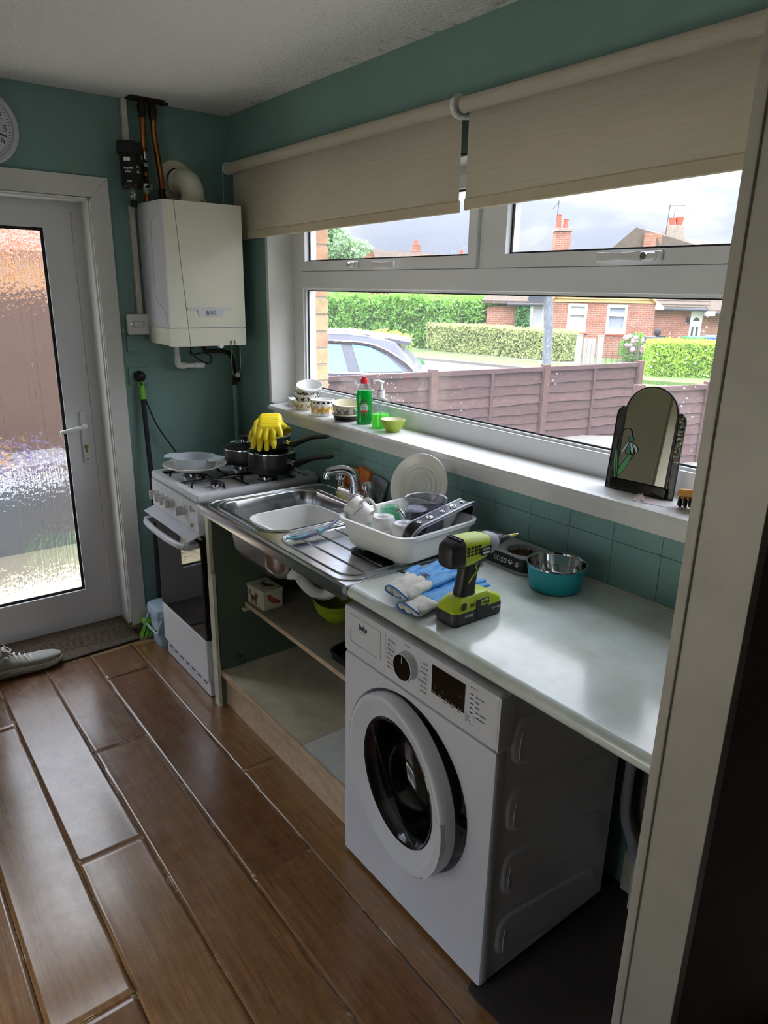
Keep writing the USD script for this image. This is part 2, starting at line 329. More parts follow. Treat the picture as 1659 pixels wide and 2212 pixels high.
add('threshold', ext([(.112, -.012), (.112, .001), (.03, .012), (-.03, .047), (-.15, .070), (-.27, .072), (-.27, -.1), (0, -.1)], 1.1, (0, -.5, 0), (1, 0, 0), (0, 0, 1)), 'worn_wood', fl)
# ---- ceiling
cl = thing('ceiling', 'off-white ceiling with rough textured coating', None, kind='structure')
add('plaster', box(-.3, 2.9, -2.9, .3, H, H+.12), 'ceiling', cl)
# ---- wall with the door and the boiler (x = 0)
DY0, DY1, DZ = -1.52, -.640, 2.03
wf = thing('wall_far', 'teal painted wall with the glazed door and the boiler', None, kind='structure')
g = sbox(-2.9, -.15, .3, H).difference(sbox(DY0, -.1, DY1, DZ))
add('plaster', ext(g, .28, (-.28, 0, 0), (0, 1, 0), (0, 0, 1)), 'teal', wf)
# ---- window wall (y = 0)
WX0, WX1, WZ0, WZ1 = .358, 2.64, 1.105, 2.075
ww = thing('wall_window', 'teal painted wall round the long window with tiled splashback', None, kind='structure')
g = sbox(0, -.6, 2.79, H).difference(sbox(WX0, WZ0, WX1, WZ1))
add('plaster', ext(g, .14, (0, .14, 0), (1, 0, 0), (0, 0, 1)), 'teal', ww)
mk('brick_buff', '#c2a478', .9, var=.25, vs=14, bump=.0015, bs=120)
mk('brick_pink', '#bb8f6e', .9, var=.25, vs=14, bump=.0015, bs=120)
mk('mortar', '#a39a88', .95)
g = sbox(-.3, -.6, 3.2, H+.3).difference(sbox(.402, WZ0+.02, WX1-.04, WZ1))
add('outer_leaf', ext(g, .085, (0, .275, 0), (1, 0, 0), (0, 0, 1)), 'mortar', ww)
for q in range(14):
    z = 1.115+.0765*q; x1 = .404+.004*rng.random()
    add('brick', mv(box(x1-(.21 if q % 2 else .10), x1, .188, .277, z, z+.066, .003), (0, .003*rng.random(), 0)), ('brick_buff', 'brick_pink', 'brick_buff')[q % 3] if q not in (8, 9) else 'brick_pink', ww)
for r_ in range(2):
    for q in range(17):
        x0 = .344+.1465*q; z0, z1 = ((.899, 1.045), (1.045, 1.11))[r_]
        if x0 > 2.77: continue
        add('tile', box(x0+.0004, min(x0+.1465, 2.788)-.0004, -.006, 0, z0+.0004, z1-.0004, .0011), 'teal_tile', ww, smooth=False)
# ---- opposite wall with an unseen door lighting the room, and the walls of the passage behind the camera
wl = thing('wall_left', 'plain teal wall opposite the sink with a second window', None, kind='structure')
OX0, OX1, OZ0, OZ1 = 1.50, 2.78, .06, 2.0
g = sbox(-.3, -.15, 2.9, H).difference(sbox(OX0, OZ0, OX1, OZ1))
add('plaster', ext(g, .28, (0, -2.6, 0), (1, 0, 0), (0, 0, 1)), 'teal', wl)
w2 = thing('window_2', 'glazed garden door in the opposite wall with its blind half lowered', None, kind='structure')  # out of view, placed to light the fronts that face it
add('frame', [plate_ring(sbox(OX0, OZ0, OX1, OZ1), .06, .07, (0, -2.70, 0), (1, 0, 0), (0, 0, 1)), box((OX0+OX1)/2-.04, (OX0+OX1)/2+.04, -2.77, -2.70, OZ0, OZ1)], 'upvc', w2, smooth=False)
add('pane', box(OX0+.05, OX1-.05, -2.738, -2.734, OZ0+.05, OZ1-.05), glass('pane_garden') or 'pane_garden', w2)
add('blind', box(OX0-.04, OX1+.003, -2.592, -2.588, 1.36, OZ1+.06), 'white_trim', w2); add('blind_roller', cyl((OX0-.04, -2.57, OZ1+.07), (OX1, -2.57, OZ1+.07), .022), 'white_trim', w2)  # unseen blind, keeps light off the upper wall and window frame
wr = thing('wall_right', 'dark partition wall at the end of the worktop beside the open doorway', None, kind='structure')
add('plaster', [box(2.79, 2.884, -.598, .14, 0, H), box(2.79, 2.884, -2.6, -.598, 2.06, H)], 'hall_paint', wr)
wh = thing('wall_passage', 'dim walls of the passage behind the open doorway', None, kind='structure')  # out of view, shuts sky light off the partition face
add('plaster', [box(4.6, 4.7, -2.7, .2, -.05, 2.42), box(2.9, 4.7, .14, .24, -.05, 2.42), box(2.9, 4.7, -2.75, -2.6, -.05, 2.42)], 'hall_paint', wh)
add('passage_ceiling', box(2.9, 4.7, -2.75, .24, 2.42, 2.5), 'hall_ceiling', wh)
t2 = thing('trim_2', 'grubby white door lining at the right edge of the picture', None, kind='structure')
add('lining', box(2.795, 2.888, -.622, -.597, 0, 2.06, .002), 'trim_grubby', t2)
add('stop', box(2.780, 2.799, -.628, -.60, 0, 2.06, .004), 'trim_grubby', t2)
# ---- window_1
wi = thing('window_1', 'long white plastic window over the sink with two top openers', None, kind='structure')
Y0, Y1 = .122, .19
add('outer_frame', [box(WX0, .44, Y0, Y1, WZ0+.03, WZ1, .004), box(2.60, WX1, Y0, Y1, WZ0+.03, WZ1, .004), box(.44, 2.60, Y0, Y1, 1.14, 1.243, .004), box(.44, 2.60, Y0, Y1, 2.045, WZ1, .004)], 'upvc', wi)
add('transom', box(.436, 2.604, Y0-.002, Y1, 1.686, 1.757, .004), 'upvc', wi)
add('mullion', box(1.547, 1.632, Y0-.001, Y1, 1.755, 2.046, .004), 'upvc', wi)
add('gasket', plate_ring(sbox(.436, 1.24, 2.604, 1.69), .016, .006, (0, .148, 0), (1, 0, 0), (0, 0, 1)), 'gasket', wi)
add('glazing_bead', plate_ring(sbox(.44, 1.243, 2.60, 1.686), .008, .018, (0, .150, 0), (1, 0, 0), (0, 0, 1)), 'upvc', wi)
glass('pane_dirty', speck=.85, haze=.022)
glass('pane_clear', haze=.012, speck=.2)
add('pane', box(.446, 2.594, .155, .159, 1.249, 1.68), 'pane_dirty', wi, label='large lower pane spotted with dirt')
for i, (a, b) in enumerate(((.441, 1.546), (1.633, 2.599))):
    s_ = add('sash', plate_ring(sbox(a, 1.758, b, 2.044), .040, .060, (0, .168, 0), (1, 0, 0), (0, 0, 1)), 'upvc', wi, smooth=False)
    add('gasket', plate_ring(sbox(a+.034, 1.792, b-.034, 2.010), .012, .006, (0, .136, 0), (1, 0, 0), (0, 0, 1)), 'gasket', s_)
    add('pane', box(a+.036, b-.036, .140, .144, 1.794, 2.008), 'pane_clear', s_)
    hx = (.845, 2.172)[i]; d = (1, 1)[i]
    hd = add('handle', [box(hx-.012, hx+.05, .094, .108, 1.766, 1.792, .006), hull(np.vstack([rr(.02, .012, .008, 0), rr(.03, .006, .004, .02)])*[1, 1, 1] @ np.diag([1, 1, 1]).T*[1, 1, .5]+[0, 0, 0]).apply_transform(frame((hx+.012, .094, 1.779), (1, 0, 0), (0, 0, 1)))], 'white_gloss', wi, label='white window handle')
    lever = loft([rr(.004, w_, .003, 0, 3)*[1, 1, 0]+[0, 0, x_] for x_, w_ in ((0, .013), (.03, .011), (.07, .009), (.11, .011), (.135, .0125))])
    add('lever', put(lever, (hx, .084, 1.779), (0, -1, 0), (0, 0, 1)) if i else put(lever, (hx+.135+.03, .084, 1.775), (0, 1, 0), (0, 0, 1)), 'white_gloss', hd)
    add('lock', cyl((hx+.01, .076, 1.779), (hx+.01, .086, 1.779), .009), 'chrome', hd)
add('sill', hull(np.vstack([[(x, y, z) for x in (.376, 2.80) for y, z in ((-.022, 1.169), (-.034, 1.164), (-.037, 1.155), (-.033, 1.147), (-.02, 1.143), (.135, 1.146), (.135, 1.172))]])), 'white_gloss', wi, label='white painted window sill')
add('apron', [box(.388, 2.79, -.014, .001, 1.099, 1.146, .002), box(WX0, 2.79, 0, .13, 1.10, 1.146)], 'white_trim', wi)
add('reveal_lining', [box(.338, .360, -.008, .010, 1.172, WZ1+.01, .002), box(.350, .3595, 0, .13, 1.168, WZ1), box(WX1-.005, WX1+.003, 0, .13, 1.168, WZ1), box(WX0, WX1, 0, .13, WZ1-.004, WZ1+.004)], 'white_trim', wi)
# ---- door_1
dr = thing('door_1', 'white plastic back door with a tall pane of rain-patterned glass', None, kind='structure')
add('door_frame', plate_ring(sbox(DY0, .066, DY1, DZ), .052, .07, (-.185, 0, 0), (0, 1, 0), (0, 0, 1)).copy(), 'upvc', dr, smooth=False)
g = sbox(DY0+.056, .108, -.697, 2.002)
add('sash', ext(g.difference(sbox(-1.36, .250, -.803, 1.918)), .065, (-.176, 0, 0), (0, 1, 0), (0, 0, 1)), 'upvc', dr, smooth=False)
add('bead', ext(sbox(-1.375, .235, -.789, 1.932).difference(sbox(-1.352, .258, -.811, 1.910)), .012, (-.120, 0, 0), (0, 1, 0), (0, 0, 1)), 'upvc', dr, smooth=False)
add('gasket', plate_ring(sbox(-1.362, .248, -.801, 1.920), .022, .006, (-.127, 0, 0), (0, 1, 0), (0, 0, 1)), 'gasket', dr)
M['rain_glass'] = usdkit.material(stage, '/World/Looks/rain_glass', {
    'g': ('geometry', {}), 'm': ('mapping', {'scale': (1, 120, 4)}), 'n': ('noise_texture', {'scale': 1.0, 'detail': 3.0, 'roughness': .55, 'distortion': .6}), 'b': ('bump', {'distance': .020, 'strength': 1.0}),
    'm2': ('mapping', {'scale': (1, 60, 46)}), 'n2': ('noise_texture', {'scale': 1.0, 'detail': 2.0}), 'a': ('math', {'math_type': 'multiply_add', 'value2': .28}),
    'r': ('refraction_bsdf', {'color': (.95, .96, .96), 'IOR': 1.4, 'roughness': .03}), 'gl': ('glossy_bsdf', {'color': (1, 1, 1), 'roughness': .06}), 't': ('transparent_bsdf', {'color': (.95, .96, .96)}),
    'f': ('layer_weight', {'blend': .5}), 'f5': ('math', {'math_type': 'power', 'value2': 4.5}), 'fm': ('math', {'math_type': 'multiply_add', 'value2': .9, 'value3': .03}), 'x': ('mix_closure', {}), 'y': ('mix_closure', {'fac': .18})},
    [('g.position', 'm.vector'), ('m.vector', 'n.vector'), ('g.position', 'm2.vector'), ('m2.vector', 'n2.vector'), ('n2.fac', 'a.value1'), ('n.fac', 'a.value3'), ('a.value', 'b.height'), ('b.normal', 'r.normal'), ('b.normal', 'gl.normal'),
     ('r.BSDF', 'y.closure1'), ('t.BSDF', 'y.closure2'), ('f.facing', 'f5.value1'), ('f5.value', 'fm.value1'), ('fm.value', 'x.fac'), ('y.closure', 'x.closure1'), ('gl.BSDF', 'x.closure2')], surface='x.closure')
pg, puv = grid_mesh(lambda u, v: (-.130, -1.358+.555*u, .252+1.664*v), 2, 2)
add('pane', pg, 'rain_glass', dr, label='rain-patterned obscure glass', smooth=False)
h_ = add('handle', box(-.112, -.099, -.752, -.720, .888, 1.128, .005), 'white_gloss', dr, label='white lever handle on a long back plate')
lv = smoothpath([(-.10, -.737, 1.062), (-.068, -.737, 1.064), (-.055, -.750, 1.063), (-.052, -.79, 1.058), (-.052, -.852, 1.048)])
add('lever', tube(lv, np.linspace(.0105, .009, len(lv)), 12), 'white_gloss', h_)
add('keyhole', [cyl((-.0985, -.737, .965), (-.094, -.737, .965), .0085), box(-.0985, -.0945, -.7415, -.7325, .938, .962, .002)], 'brass', h_)
add('screw', cyl((-.0985, -.737, .905), (-.097, -.737, .905), .004), 'grey_print', h_)
# ---- architrave, lining and stubs of skirting
t1 = thing('trim_1', 'white painted architrave and lining round the back door', None, kind='structure')
add('lining', [box(-.118, .002, DY1-.012, DY1+.001, .07, DZ), box(-.118, .002, DY0, DY1, DZ-.012, DZ+.001)], 'white_gloss', t1)
A = [(-.640, .068), (-.570, .068), (-.566, 2.111), (-.640, 2.032)]
add('side_board', ext(A, .018, (0, 0, 0), (0, 1, 0), (0, 0, 1)), 'white_trim', t1)
add('head_board', ext([(DY0-.08, 2.111), (-.567, 2.1115), (-.641, 2.032), (DY0, 2.032)], .018, (0, 0, 0), (0, 1, 0), (0, 0, 1)), 'white_trim', t1)
add('bead', tube([(.006, -.641, .08), (.006, -.641, 2.028), (.006, DY0, 2.028)], .006, 8), 'white_trim', t1)
bb = thing('baseboard_far', 'chipped painted skirting board stub beside the door', None, kind='structure')
add('board', box(0, .020, -.640, -.13, .066, .150, .003), 'white_trim', bb)
add('broken_edge', [box(.001, .024, -.652, -.60, .050, .068, .004), box(-.12, .012, -.656, -.640, .066, .078, .003)], 'worn_wood', bb)
# ================================================================ OUTSIDE
# local frame of the street: x along the street to the right, y away from the window, z up
RS = 52.248
def E(s, d, z=0.0): return (CAM[0]+.61224*s-.79067*d, CAM[1]+.79067*s+.61224*d, z)
GZ = -.60
leafmat('hedge_bright', '#5f8f2a', '#a9cf55'); leafmat('hedge_mid', '#4c7a33', '#8fbf52'); leafmat('hedge_beech', '#87905a', '#c2c987'); leafmat('hedge_lime', '#6f9a2c', '#b9d64e'); leafmat('tree_grey', '#6d8a66', '#a4bd90'); leafmat('conifer', '#3f7a3a', '#7db05a'); leafmat('ivy', '#2f6b35', '#62a052'); leafmat('blossom', '#d98fb8', '#f0bfd6', .2)
mk('hedge_core', '#3f5a28', .9); mk('hedge_top', '#b39a6a', .9, var=.2)
mk('grass', '#5f7a3e', .95, var=.3, vs=1.5, bump=.02, bs=30)
mk('asphalt', '#666367', .9, var=.1, vs=2)
mk('concrete', '#716c64', .9, var=.12, vs=3)
mk('paving', '#b8a985', .85, var=.12, vs=4)
mk('fence_brown', '#4c3431', .85, var=.35, vs=9, sc=(1, 1, 4), bump=.002, bs=40)
mk('fence_brown_b', '#563d39', .85, var=.35, vs=9, sc=(1, 1, 4), bump=.002, bs=40)
mk('fence_post', '#563a34', .85, var=.3, vs=12)
mk('grey_wood', '#9a968f', .9, var=.35, vs=16, sc=(6, 6, 1))
mk('pole_wood', '#6f7377', .9, var=.5, vs=5, sc=(5, 5, 1.5))
mk('tile_tan', '#a88a5c', .85, var=.12, vs=3)
mk('roof_brown', '#5b4f44', .9, var=.2, vs=5)
mk('roof_dark', '#75655a', .9, var=.2, vs=5)
mk('fascia_dark', '#3f4147', .6)
M['house_brick'] = usdkit.material(stage, '/World/Looks/house_brick', {
    'tc': ('texture_coordinate', {}), 's': ('separate_xyz', {}), 'c': ('combine_xyz', {}),
    'b': ('brick_texture', {'scale': 1.0, 'brick_width': .225, 'row_height': .075, 'mortar_size': .008, 'color1': lin('#9a6451'), 'color2': lin('#8a5745'), 'mortar': lin('#a08a7a'), 'bias': .1}),
    'n': ('noise_texture', {'scale': 2.5, 'detail': 4.0}), 'r': ('rgb_ramp', {'ramp': [(.3, (.85, .8, .8)), (.7, (1.1, 1.08, 1.05))]}), 'mm': ('mix', {'mix_type': 'multiply', 'fac': 1.0}), 'p': ('principled_bsdf', {'roughness': .9})},
    [('tc.object', 's.vector'), ('s.x', 'c.x'), ('s.z', 'c.y'), ('c.vector', 'b.vector'), ('tc.object', 'n.vector'), ('n.fac', 'r.fac'), ('b.color', 'mm.color1'), ('r.color', 'mm.color2'), ('mm.color', 'p.base_color')], surface='p.BSDF')
mk('terracotta', '#b0553f', .8, var=.15)
mk('chimney_grey', '#94857a', .9, var=.25, vs=8)
mk('net_curtain', '#b8b8bc', .9, var=.25, vs=30, sc=(3, 3, .1))
mk('net_curtain_blue', '#8e93a3', .9, var=.3, vs=30, sc=(3, 3, .1))
mk('far_glass', '#3a4046', .1)
mk('car_paint', '#4b4c58', .35, 0, coat_weight=.35)
mk('car_glass', '#6c93b0', .1, 0)
mk('tyre', '#1b1b1d', .8)
mk('bin_green', '#2f8a4a', .5); mk('bin_blue', '#2b4fa5', .5); mk('bin_purple', '#4b4a60', .6); mk('rail_dark', '#55504c', .6)
mk('white_far', '#e6e6e6', .5)
def xg(name, label, c, s, d, z=GZ, rot=0.0, group=None, kind=None): return thing(name, label, c, E(s, d, z), RS+rot, group, kind)
def strip(name, label, pts, z, m, th=.2):
    q = xg(name, label, None, 0, 0, 0, kind='structure')
    add('surface', ext(pts, th, (0, 0, z-th), (1, 0, 0), (0, 1, 0)), m, q)
# ground of the street
strip('land', 'rough grass and earth beyond the houses', [(-60, 3.5), (60, 3.5), (60, 90), (-60, 90)], GZ-.06, 'grass', .3)
strip('road', 'pale grey road beyond the brown fence', [(-14, 11.5), (-3.0, 24.6), (.4, 26.0), (3.9, 23.0), (6.5, 19.9), (7, 10), (-14, 10)], GZ-.02, 'asphalt', .06)
strip('kerb', 'thin kerb line along the grass verge', [(-3.0, 24.6), (.4, 26.0), (3.9, 23.0), (6.5, 19.9), (6.7, 20.1), (4.1, 23.25), (.4, 26.3), (-3.2, 24.8)], GZ+.06, 'concrete', .12)
strip('lawn_verge', 'green grass verge between road and hedges', [(-3.2, 24.8), (.4, 26.3), (4.1, 23.25), (6.7, 20.1), (12, 17.2), (12, 19.4), (6.4, 23.6), (1.6, 28.9), (.2, 30.6), (-6, 32)], GZ+.04, 'grass', .1)
strip('pavement', 'narrow footpath along the far hedges', [(.2, 30.6), (1.6, 28.9), (6.4, 23.6), (12, 19.4), (12, 20.5), (6.8, 24.6), (1.9, 29.8), (.4, 31.4)], GZ+.045, 'concrete', .1)
strip('path', 'concrete path beside the bungalow', [(7.6, 24.2), (10.6, 22.4), (12.5, 28.9), (9.9, 28.9)], GZ+.03, 'concrete', .08)
strip('lawn_front', 'front lawn before the brick bungalow', [(4.4, 24.6), (7.6, 24.2), (9.9, 28.9), (5, 29)], GZ+.02, 'grass', .08)
strip('yard', 'garden ground under the kitchen window', [(-9, .3), (9, 1.5), (7, 10.5), (-14, 10.0)], -.32, 'concrete', .4)
# hedges: a dark woody body under a skin of leaves
def hedge(name, label, pts, w, z0, z1, m, n, leaf=.085, jag=.08, seed=1, top=None):
    """pts: centre line in street coordinates"""
    R = np.random.default_rng(seed); q = xg(name, label, 'hedge', pts[0][0], pts[0][1], z0)
    P = np.array(pts, float)-np.array(pts[0]); seg = np.linalg.norm(np.diff(P, axis=0), axis=1); L = np.r_[0, np.cumsum(seg)]
    def at(t):
        t = np.clip(t, 0, L[-1]); i = np.clip(np.searchsorted(L, t, 'right')-1, 0, len(seg)-1); dd = (P[i+1]-P[i])/seg[i][:, None]
        return P[i]+dd*(t-L[i])[:, None], np.stack([-dd[:, 1], dd[:, 0]], 1)
    k = max(6, int(L[-1]/.5)); ts = np.linspace(0, L[-1], k); c, nn = at(ts); h = z1-z0; rings = []
    for i in range(k):
        e = .75 if i in (0, k-1) else .93
        rings.append([(*(c[i]+nn[i]*a*w*.46*e), b*h*e) for a, b in ((-1, 0), (-1.02, .5), (-.9, .9), (-.6, .97), (0, .98), (.6, .97), (.9, .9), (1.02, .5), (1, 0))])
    add('stems', loft(rings), 'hedge_core', q)
    t = R.random(n)*L[-1]; a = R.random(n); pr_ = 2*h+w; u = a*pr_
    off = np.where(u < h, -w/2, np.where(u < h+w, u-h-w/2, w/2)); zz = np.where(u < h, u, np.where(u < h+w, h, pr_-u))
    ends = R.random(n) < .10; t[ends] = np.where(R.random(ends.sum()) < .5, 0, L[-1]); off[ends] = (R.random(ends.sum())-.5)*w; zz[ends] = R.random(ends.sum())*h
    c, nn = at(t); lump = meshkit.noise(np.stack([t*1.3, off*2, zz*2], 1), seed)-.5
    pos = np.stack([*(c+nn*(off*(1+.35*lump))[:, None]).T, np.maximum(zz*(1+.12*lump), .02)], 1)+R.normal(0, jag*.45, (n, 3)); pos[:, 2] = np.abs(pos[:, 2])
    if top is not None: add('clipped_top', mv(loft([np.array(r_)[2:7] + [0, 0, .02] for r_ in rings], False, False, False)), top, q)
    add('foliage', leaves(pos, leaf, R), m, q, smooth=False)
    return q
def leaves(pos, size, R):
    n = len(pos); d = R.normal(size=(n, 3)); d /= np.linalg.norm(d, axis=1, keepdims=True); e = np.cross(d, R.normal(size=(n, 3))); e /= np.linalg.norm(e, axis=1, keepdims=True)
    s = size*(.6+.8*R.random(n))[:, None]; nrm = np.cross(d, e)*s*.18
    V = np.stack([pos-d*s, pos+e*s*.5+nrm, pos+d*s, pos-e*s*.5+nrm], 1).reshape(-1, 3); b = np.arange(n)[:, None]*4
    return trimesh.Trimesh(V, np.vstack([b+[0, 1, 2], b+[0, 2, 3]]), process=False)
hedge('tall_hedge', 'tall bright green hedge across the road, left of the clipped hedges', [(-8.5, 34.5), (-3, 33.0), (1.5, 30.6), (4.1, 28.9)], 1.7, GZ, 1.36, 'hedge_mid', 26000, .10, .16, 1)
hedge('clipped_hedge', 'pale clipped beech hedge with a dry tan top behind the wooden pole', [(1.9, 29.2), (4.2, 27.2), (6.35, 25.2)], .9, GZ, .42, 'hedge_beech', 16000, .07, .07, 2, 'hedge_top')
hedge('clipped_hedge', 'small yellow-green clipped hedge right of the railings, near the bins', [(7.72, 21.3), (10.9, 20.9)], .95, GZ, .40, 'hedge_lime', 15000, .06, .06, 3, 'hedge_top')
hedge('low_hedge', 'low lime-green hedge right behind the parked car', [(-3.4, 12.9), (-.4, 12.6), (.22, 12.2)], .8, GZ, .95, 'hedge_bright', 11000, .05, .07, 4)
# loose shrubs and trees
def shrub(name, label, c, s, d, z, rx, rz, m, n, leaf, seed, blobs=None, stem=True):
    R = np.random.default_rng(seed); q = xg(name, label, c, s, d, z); P = []
    for bx, by, bz, br in (blobs or [(0, 0, rz, 1.0)]):
        v = R.normal(size=(n, 3)); v /= np.linalg.norm(v, axis=1, keepdims=True); v *= (.55+.5*R.random((n, 1))**.5)*np.array([rx, rx*.8, rz])*br; P.append(v+[bx, by, bz])
    P = np.vstack(P); P = P[P[:, 2] > .02]
    if stem: add('stem', [tube([(0, 0, 0), (.02, 0, rz*.8), (b[0]*.8, b[1]*.8, b[2])], [.09*rx, .07*rx, .03*rx], 7) for b in (blobs or [(0, 0, rz, 1)])], 'hedge_core', q)
    add('foliage', leaves(P, leaf, R), m, q, smooth=False); return q
shrub('bush', 'dark glossy bush at the end of the low hedge beside the car', 'bush', .42, 11.4, GZ, .34, .62, 'ivy', 1500, .05, 11)
shrub('conifer_bush', 'feathery green bush at the right end of the tall hedge', 'bush', 4.45, 28.6, GZ, .62, 1.1, 'conifer', 2600, .09, 12, [(0, 0, 1.2, 1.0), (-.5, .1, 1.0, .85)])
shrub('tree', 'loose grey-green tree rising over the left end of the tall hedge', 'tree', -2.9, 40, GZ, 1.5, 1.3, 'tree_grey', 900, .13, 13, [(0, 0, 4.4, .75), (1.2, 0, 3.9, .7), (-1.3, .2, 4.0, .9), (.2, .3, 3.2, 1.0), (1.6, 0, 3.0, .7), (-.2, 0, 5.2, .35)])
shrub('bush', 'soft dull-green bush above the far left of the tall hedge', 'bush', -2.4, 36.5, GZ, 1.7, 1.3, 'tree_grey', 2500, .12, 14, [(0, 0, 1.2, 1.0), (2.0, 0, 1.0, .8)])
hy = shrub('hydrangea', 'pink flowering hydrangea by the bungalow corner', 'flowering bush', 8.75, 25.6, GZ, .55, .5, 'hedge_mid', 900, .07, 15)
R_ = np.random.default_rng(5); fl_ = []
for k in range(15):
    a, b = R_.random()*2*PI, .3+.7*R_.random(); fl_.append(mv(trimesh.creation.icosphere(1, .075+.03*R_.random()), (.5*math.cos(a)*b, -.38+.2*math.sin(a), .45+.5*R_.random())))
for f_ in fl_: add('flower_head', f_, 'blossom', hy, smooth=True)
# ---- brown fence panels, slat by slat
def fence(label, a, b, top, bot, slats, m, posts=(True, True), nb=2, name='fence_panel'):
    a, b = np.array(a, float), np.array(b, float); L = np.linalg.norm(b-a); ang = math.degrees(math.atan2(b[1]-a[1], b[0]-a[0]))
    q = xg(name, label, 'fence', a[0], a[1], bot, ang); h = top-bot; sh = (h-.10)/slats
    x0, x1 = (.05, L-.05)
    for k in range(slats):
        z = .03+k*sh; n = 14; xs = np.linspace(x0, x1, n); w = .006*np.sin(xs*5+k*2.1)+.004*rng.normal(size=n)
        rings = [[(x, -.012, z+w[i]-.02), (x, .004, z+w[i]-.02), (x, .020, z+sh+.01), (x, .010, z+sh+.01)] for i, x in enumerate(xs)]
        add('slat', loft(rings), m if (k % 3) else 'fence_brown_b', q)
    add('rail', box(x0-.02, x1+.02, -.03, .025, h-.06, h, .004), m, q)
    for k in range(nb): x = x0+(x1-x0)*(k+1)/(nb+1) if nb > 1 else (x0+x1)/2; add('batten', box(x-.02, x+.02, -.034, -.012, .0, h-.05, .003), m, q)
    for x in (x0, x1): add('batten', box(x-.018, x+.018, -.034, -.012, 0, h-.05, .003), m, q)
    for x, on in ((0, posts[0]), (L, posts[1])):
        if on: add('post', box(x-.05, x+.05, -.05, .05, -.1, h+.03, .006), 'fence_post', q)
D0 = np.array((1.625, .915)); F0 = np.array((.59, 9.1))
names = ['left-hand brown fence panel in front of the parked car', 'brown overlapping-board fence panel under the clipped beech hedge', 'brown fence panel beneath the bungalow, ending at the last tall post']
for k in range(-2, 2):
    if k == -2: continue
    fence(names[k+1], F0+D0*k, F0+D0*(k+1), .71, -.62, 9, 'fence_brown', (k == -1, True), 1)
fence('short brown fence panel behind the arched mirror', (2.96, 8.34), (3.98, 8.80), .655, -.62, 9, 'fence_brown_b', (True, True), 0)
fence('brown fence panel out of line behind the house bricks', F0+D0*-2, F0-D0*1.06, .71, -.62, 9, 'fence_brown', (True, False), 1)
# ---- wooden pole with a dark board
p_ = xg('street_pole', 'weathered grey wooden pole carrying a dark board', 'pole', 4.62, 21, GZ)
add('shaft', tube([(.05, 0, 0), (.02, 0, 1.2), (-.10, 0, 2.5), (-.13, 0, 2.72)], [.135, .133, .128, .126], 14), 'pole_wood', p_)
add('board', hull([(x, y, z) for y in (-.16, -.10) for x, z in ((-.22, 2.03), (-.58, 2.03), (-.68, 2.12), (-.62, 2.25), (-.2, 2.25))]), 'fascia_dark', p_)
# ---- car
cr = xg('parked_car', 'grey car parked behind the fence, rear end to the right', 'car', -.55, 9.75, GZ, rot=-3)
cg = lambda pts, y, t: ext(pts, t, (0, y, 0), (1, 0, 0), (0, 0, 1))
body = [(-3.6, .25), (1.05, .25), (1.15, .55), (1.12, .95), (1.02, 1.17), (.78, 1.34), (.58, 1.42), (-2.6, 1.22), (-3.4, 1.05), (-3.7, .8)]
prof = [(1.10, 1.16), (.90, 1.40), (.68, 1.62), (.52, 1.66), (.0, 1.72), (-.9, 1.72), (-1.6, 1.60), (-2.4, 1.20)]
lower = [(-3.7, .3), (1.12, .3), (1.18, .7), (1.12, 1.18), (-2.4, 1.20), (-3.5, 1.02), (-3.75, .75)]
rings = []
for y, k in ((-.84, .0), (-.80, .6), (-.70, 1.0), (.70, 1.0), (.80, .6), (.84, 0)):
    rings.append([(x*(1 if k else .995), y+.9, z if k or z > .35 else z+.02) for x, z in lower])
add('body', loft(rings), 'car_paint', cr, smooth=30)
rf = []
for y, sx, dz in ((-.80, 1, -.50), (-.63, .97, -.04), (-.5, .96, 0), (.5, .96, 0), (.63, .97, -.04), (.80, 1, -.50)):
    rf.append([(-.5+(x+.5)*sx, y+.9, max(1.17, z+dz*(z-1.17)*2)) for x, z in prof])
add('roof', loft(rf), 'car_paint', cr, smooth=45)
def side(pts, off=-.012):   # a panel on the sloping side of the cabin
    P = [(x, .9-.80+(z-1.17)/.55*.19+off, z) for x, z in pts]; Q = [(x, y+.03, z) for x, y, z in P]; return hull(P+Q)
add('side_window', side([(.02, 1.20), (-.10, 1.56), (-1.0, 1.58), (-1.6, 1.48), (-2.1, 1.22)]), 'car_glass', cr)
add('quarter_window', side([(.78, 1.23), (.55, 1.42), (.30, 1.54), (.05, 1.57), (.18, 1.21)]), 'car_glass', cr)
tr_ = [(x, .9-.80+(z-1.17)/.55*.19-.02, z) for x, z in ((-2.1, 1.19), (.12, 1.185), (.80, 1.20), (.90, 1.25), (.62, 1.45), (.3, 1.57), (-.1, 1.60), (-1.0, 1.61), (-1.6, 1.5))]
add('window_trim', tube(smoothpath(tr_, 4), .022, 6), 'chrome', cr)
add('spoiler', hull([(.50, y, z) for y in (.35, 1.45) for z in (1.60, 1.66)]+[(.86, y, z) for y in (.38, 1.42) for z in (1.56, 1.60)]), 'car_paint', cr)
add('roof_rail', tube([(.3, .32, 1.69), (.1, .3, 1.74), (-1.2, .3, 1.76), (-1.5, .32, 1.69)], .018, 6), 'chrome', cr)
for x in (.45, -2.6):
    for y in (.14, 1.66): add('wheel', cyl((x, y-.1, .32), (x, y+.1, .32), .32), 'tyre', cr)
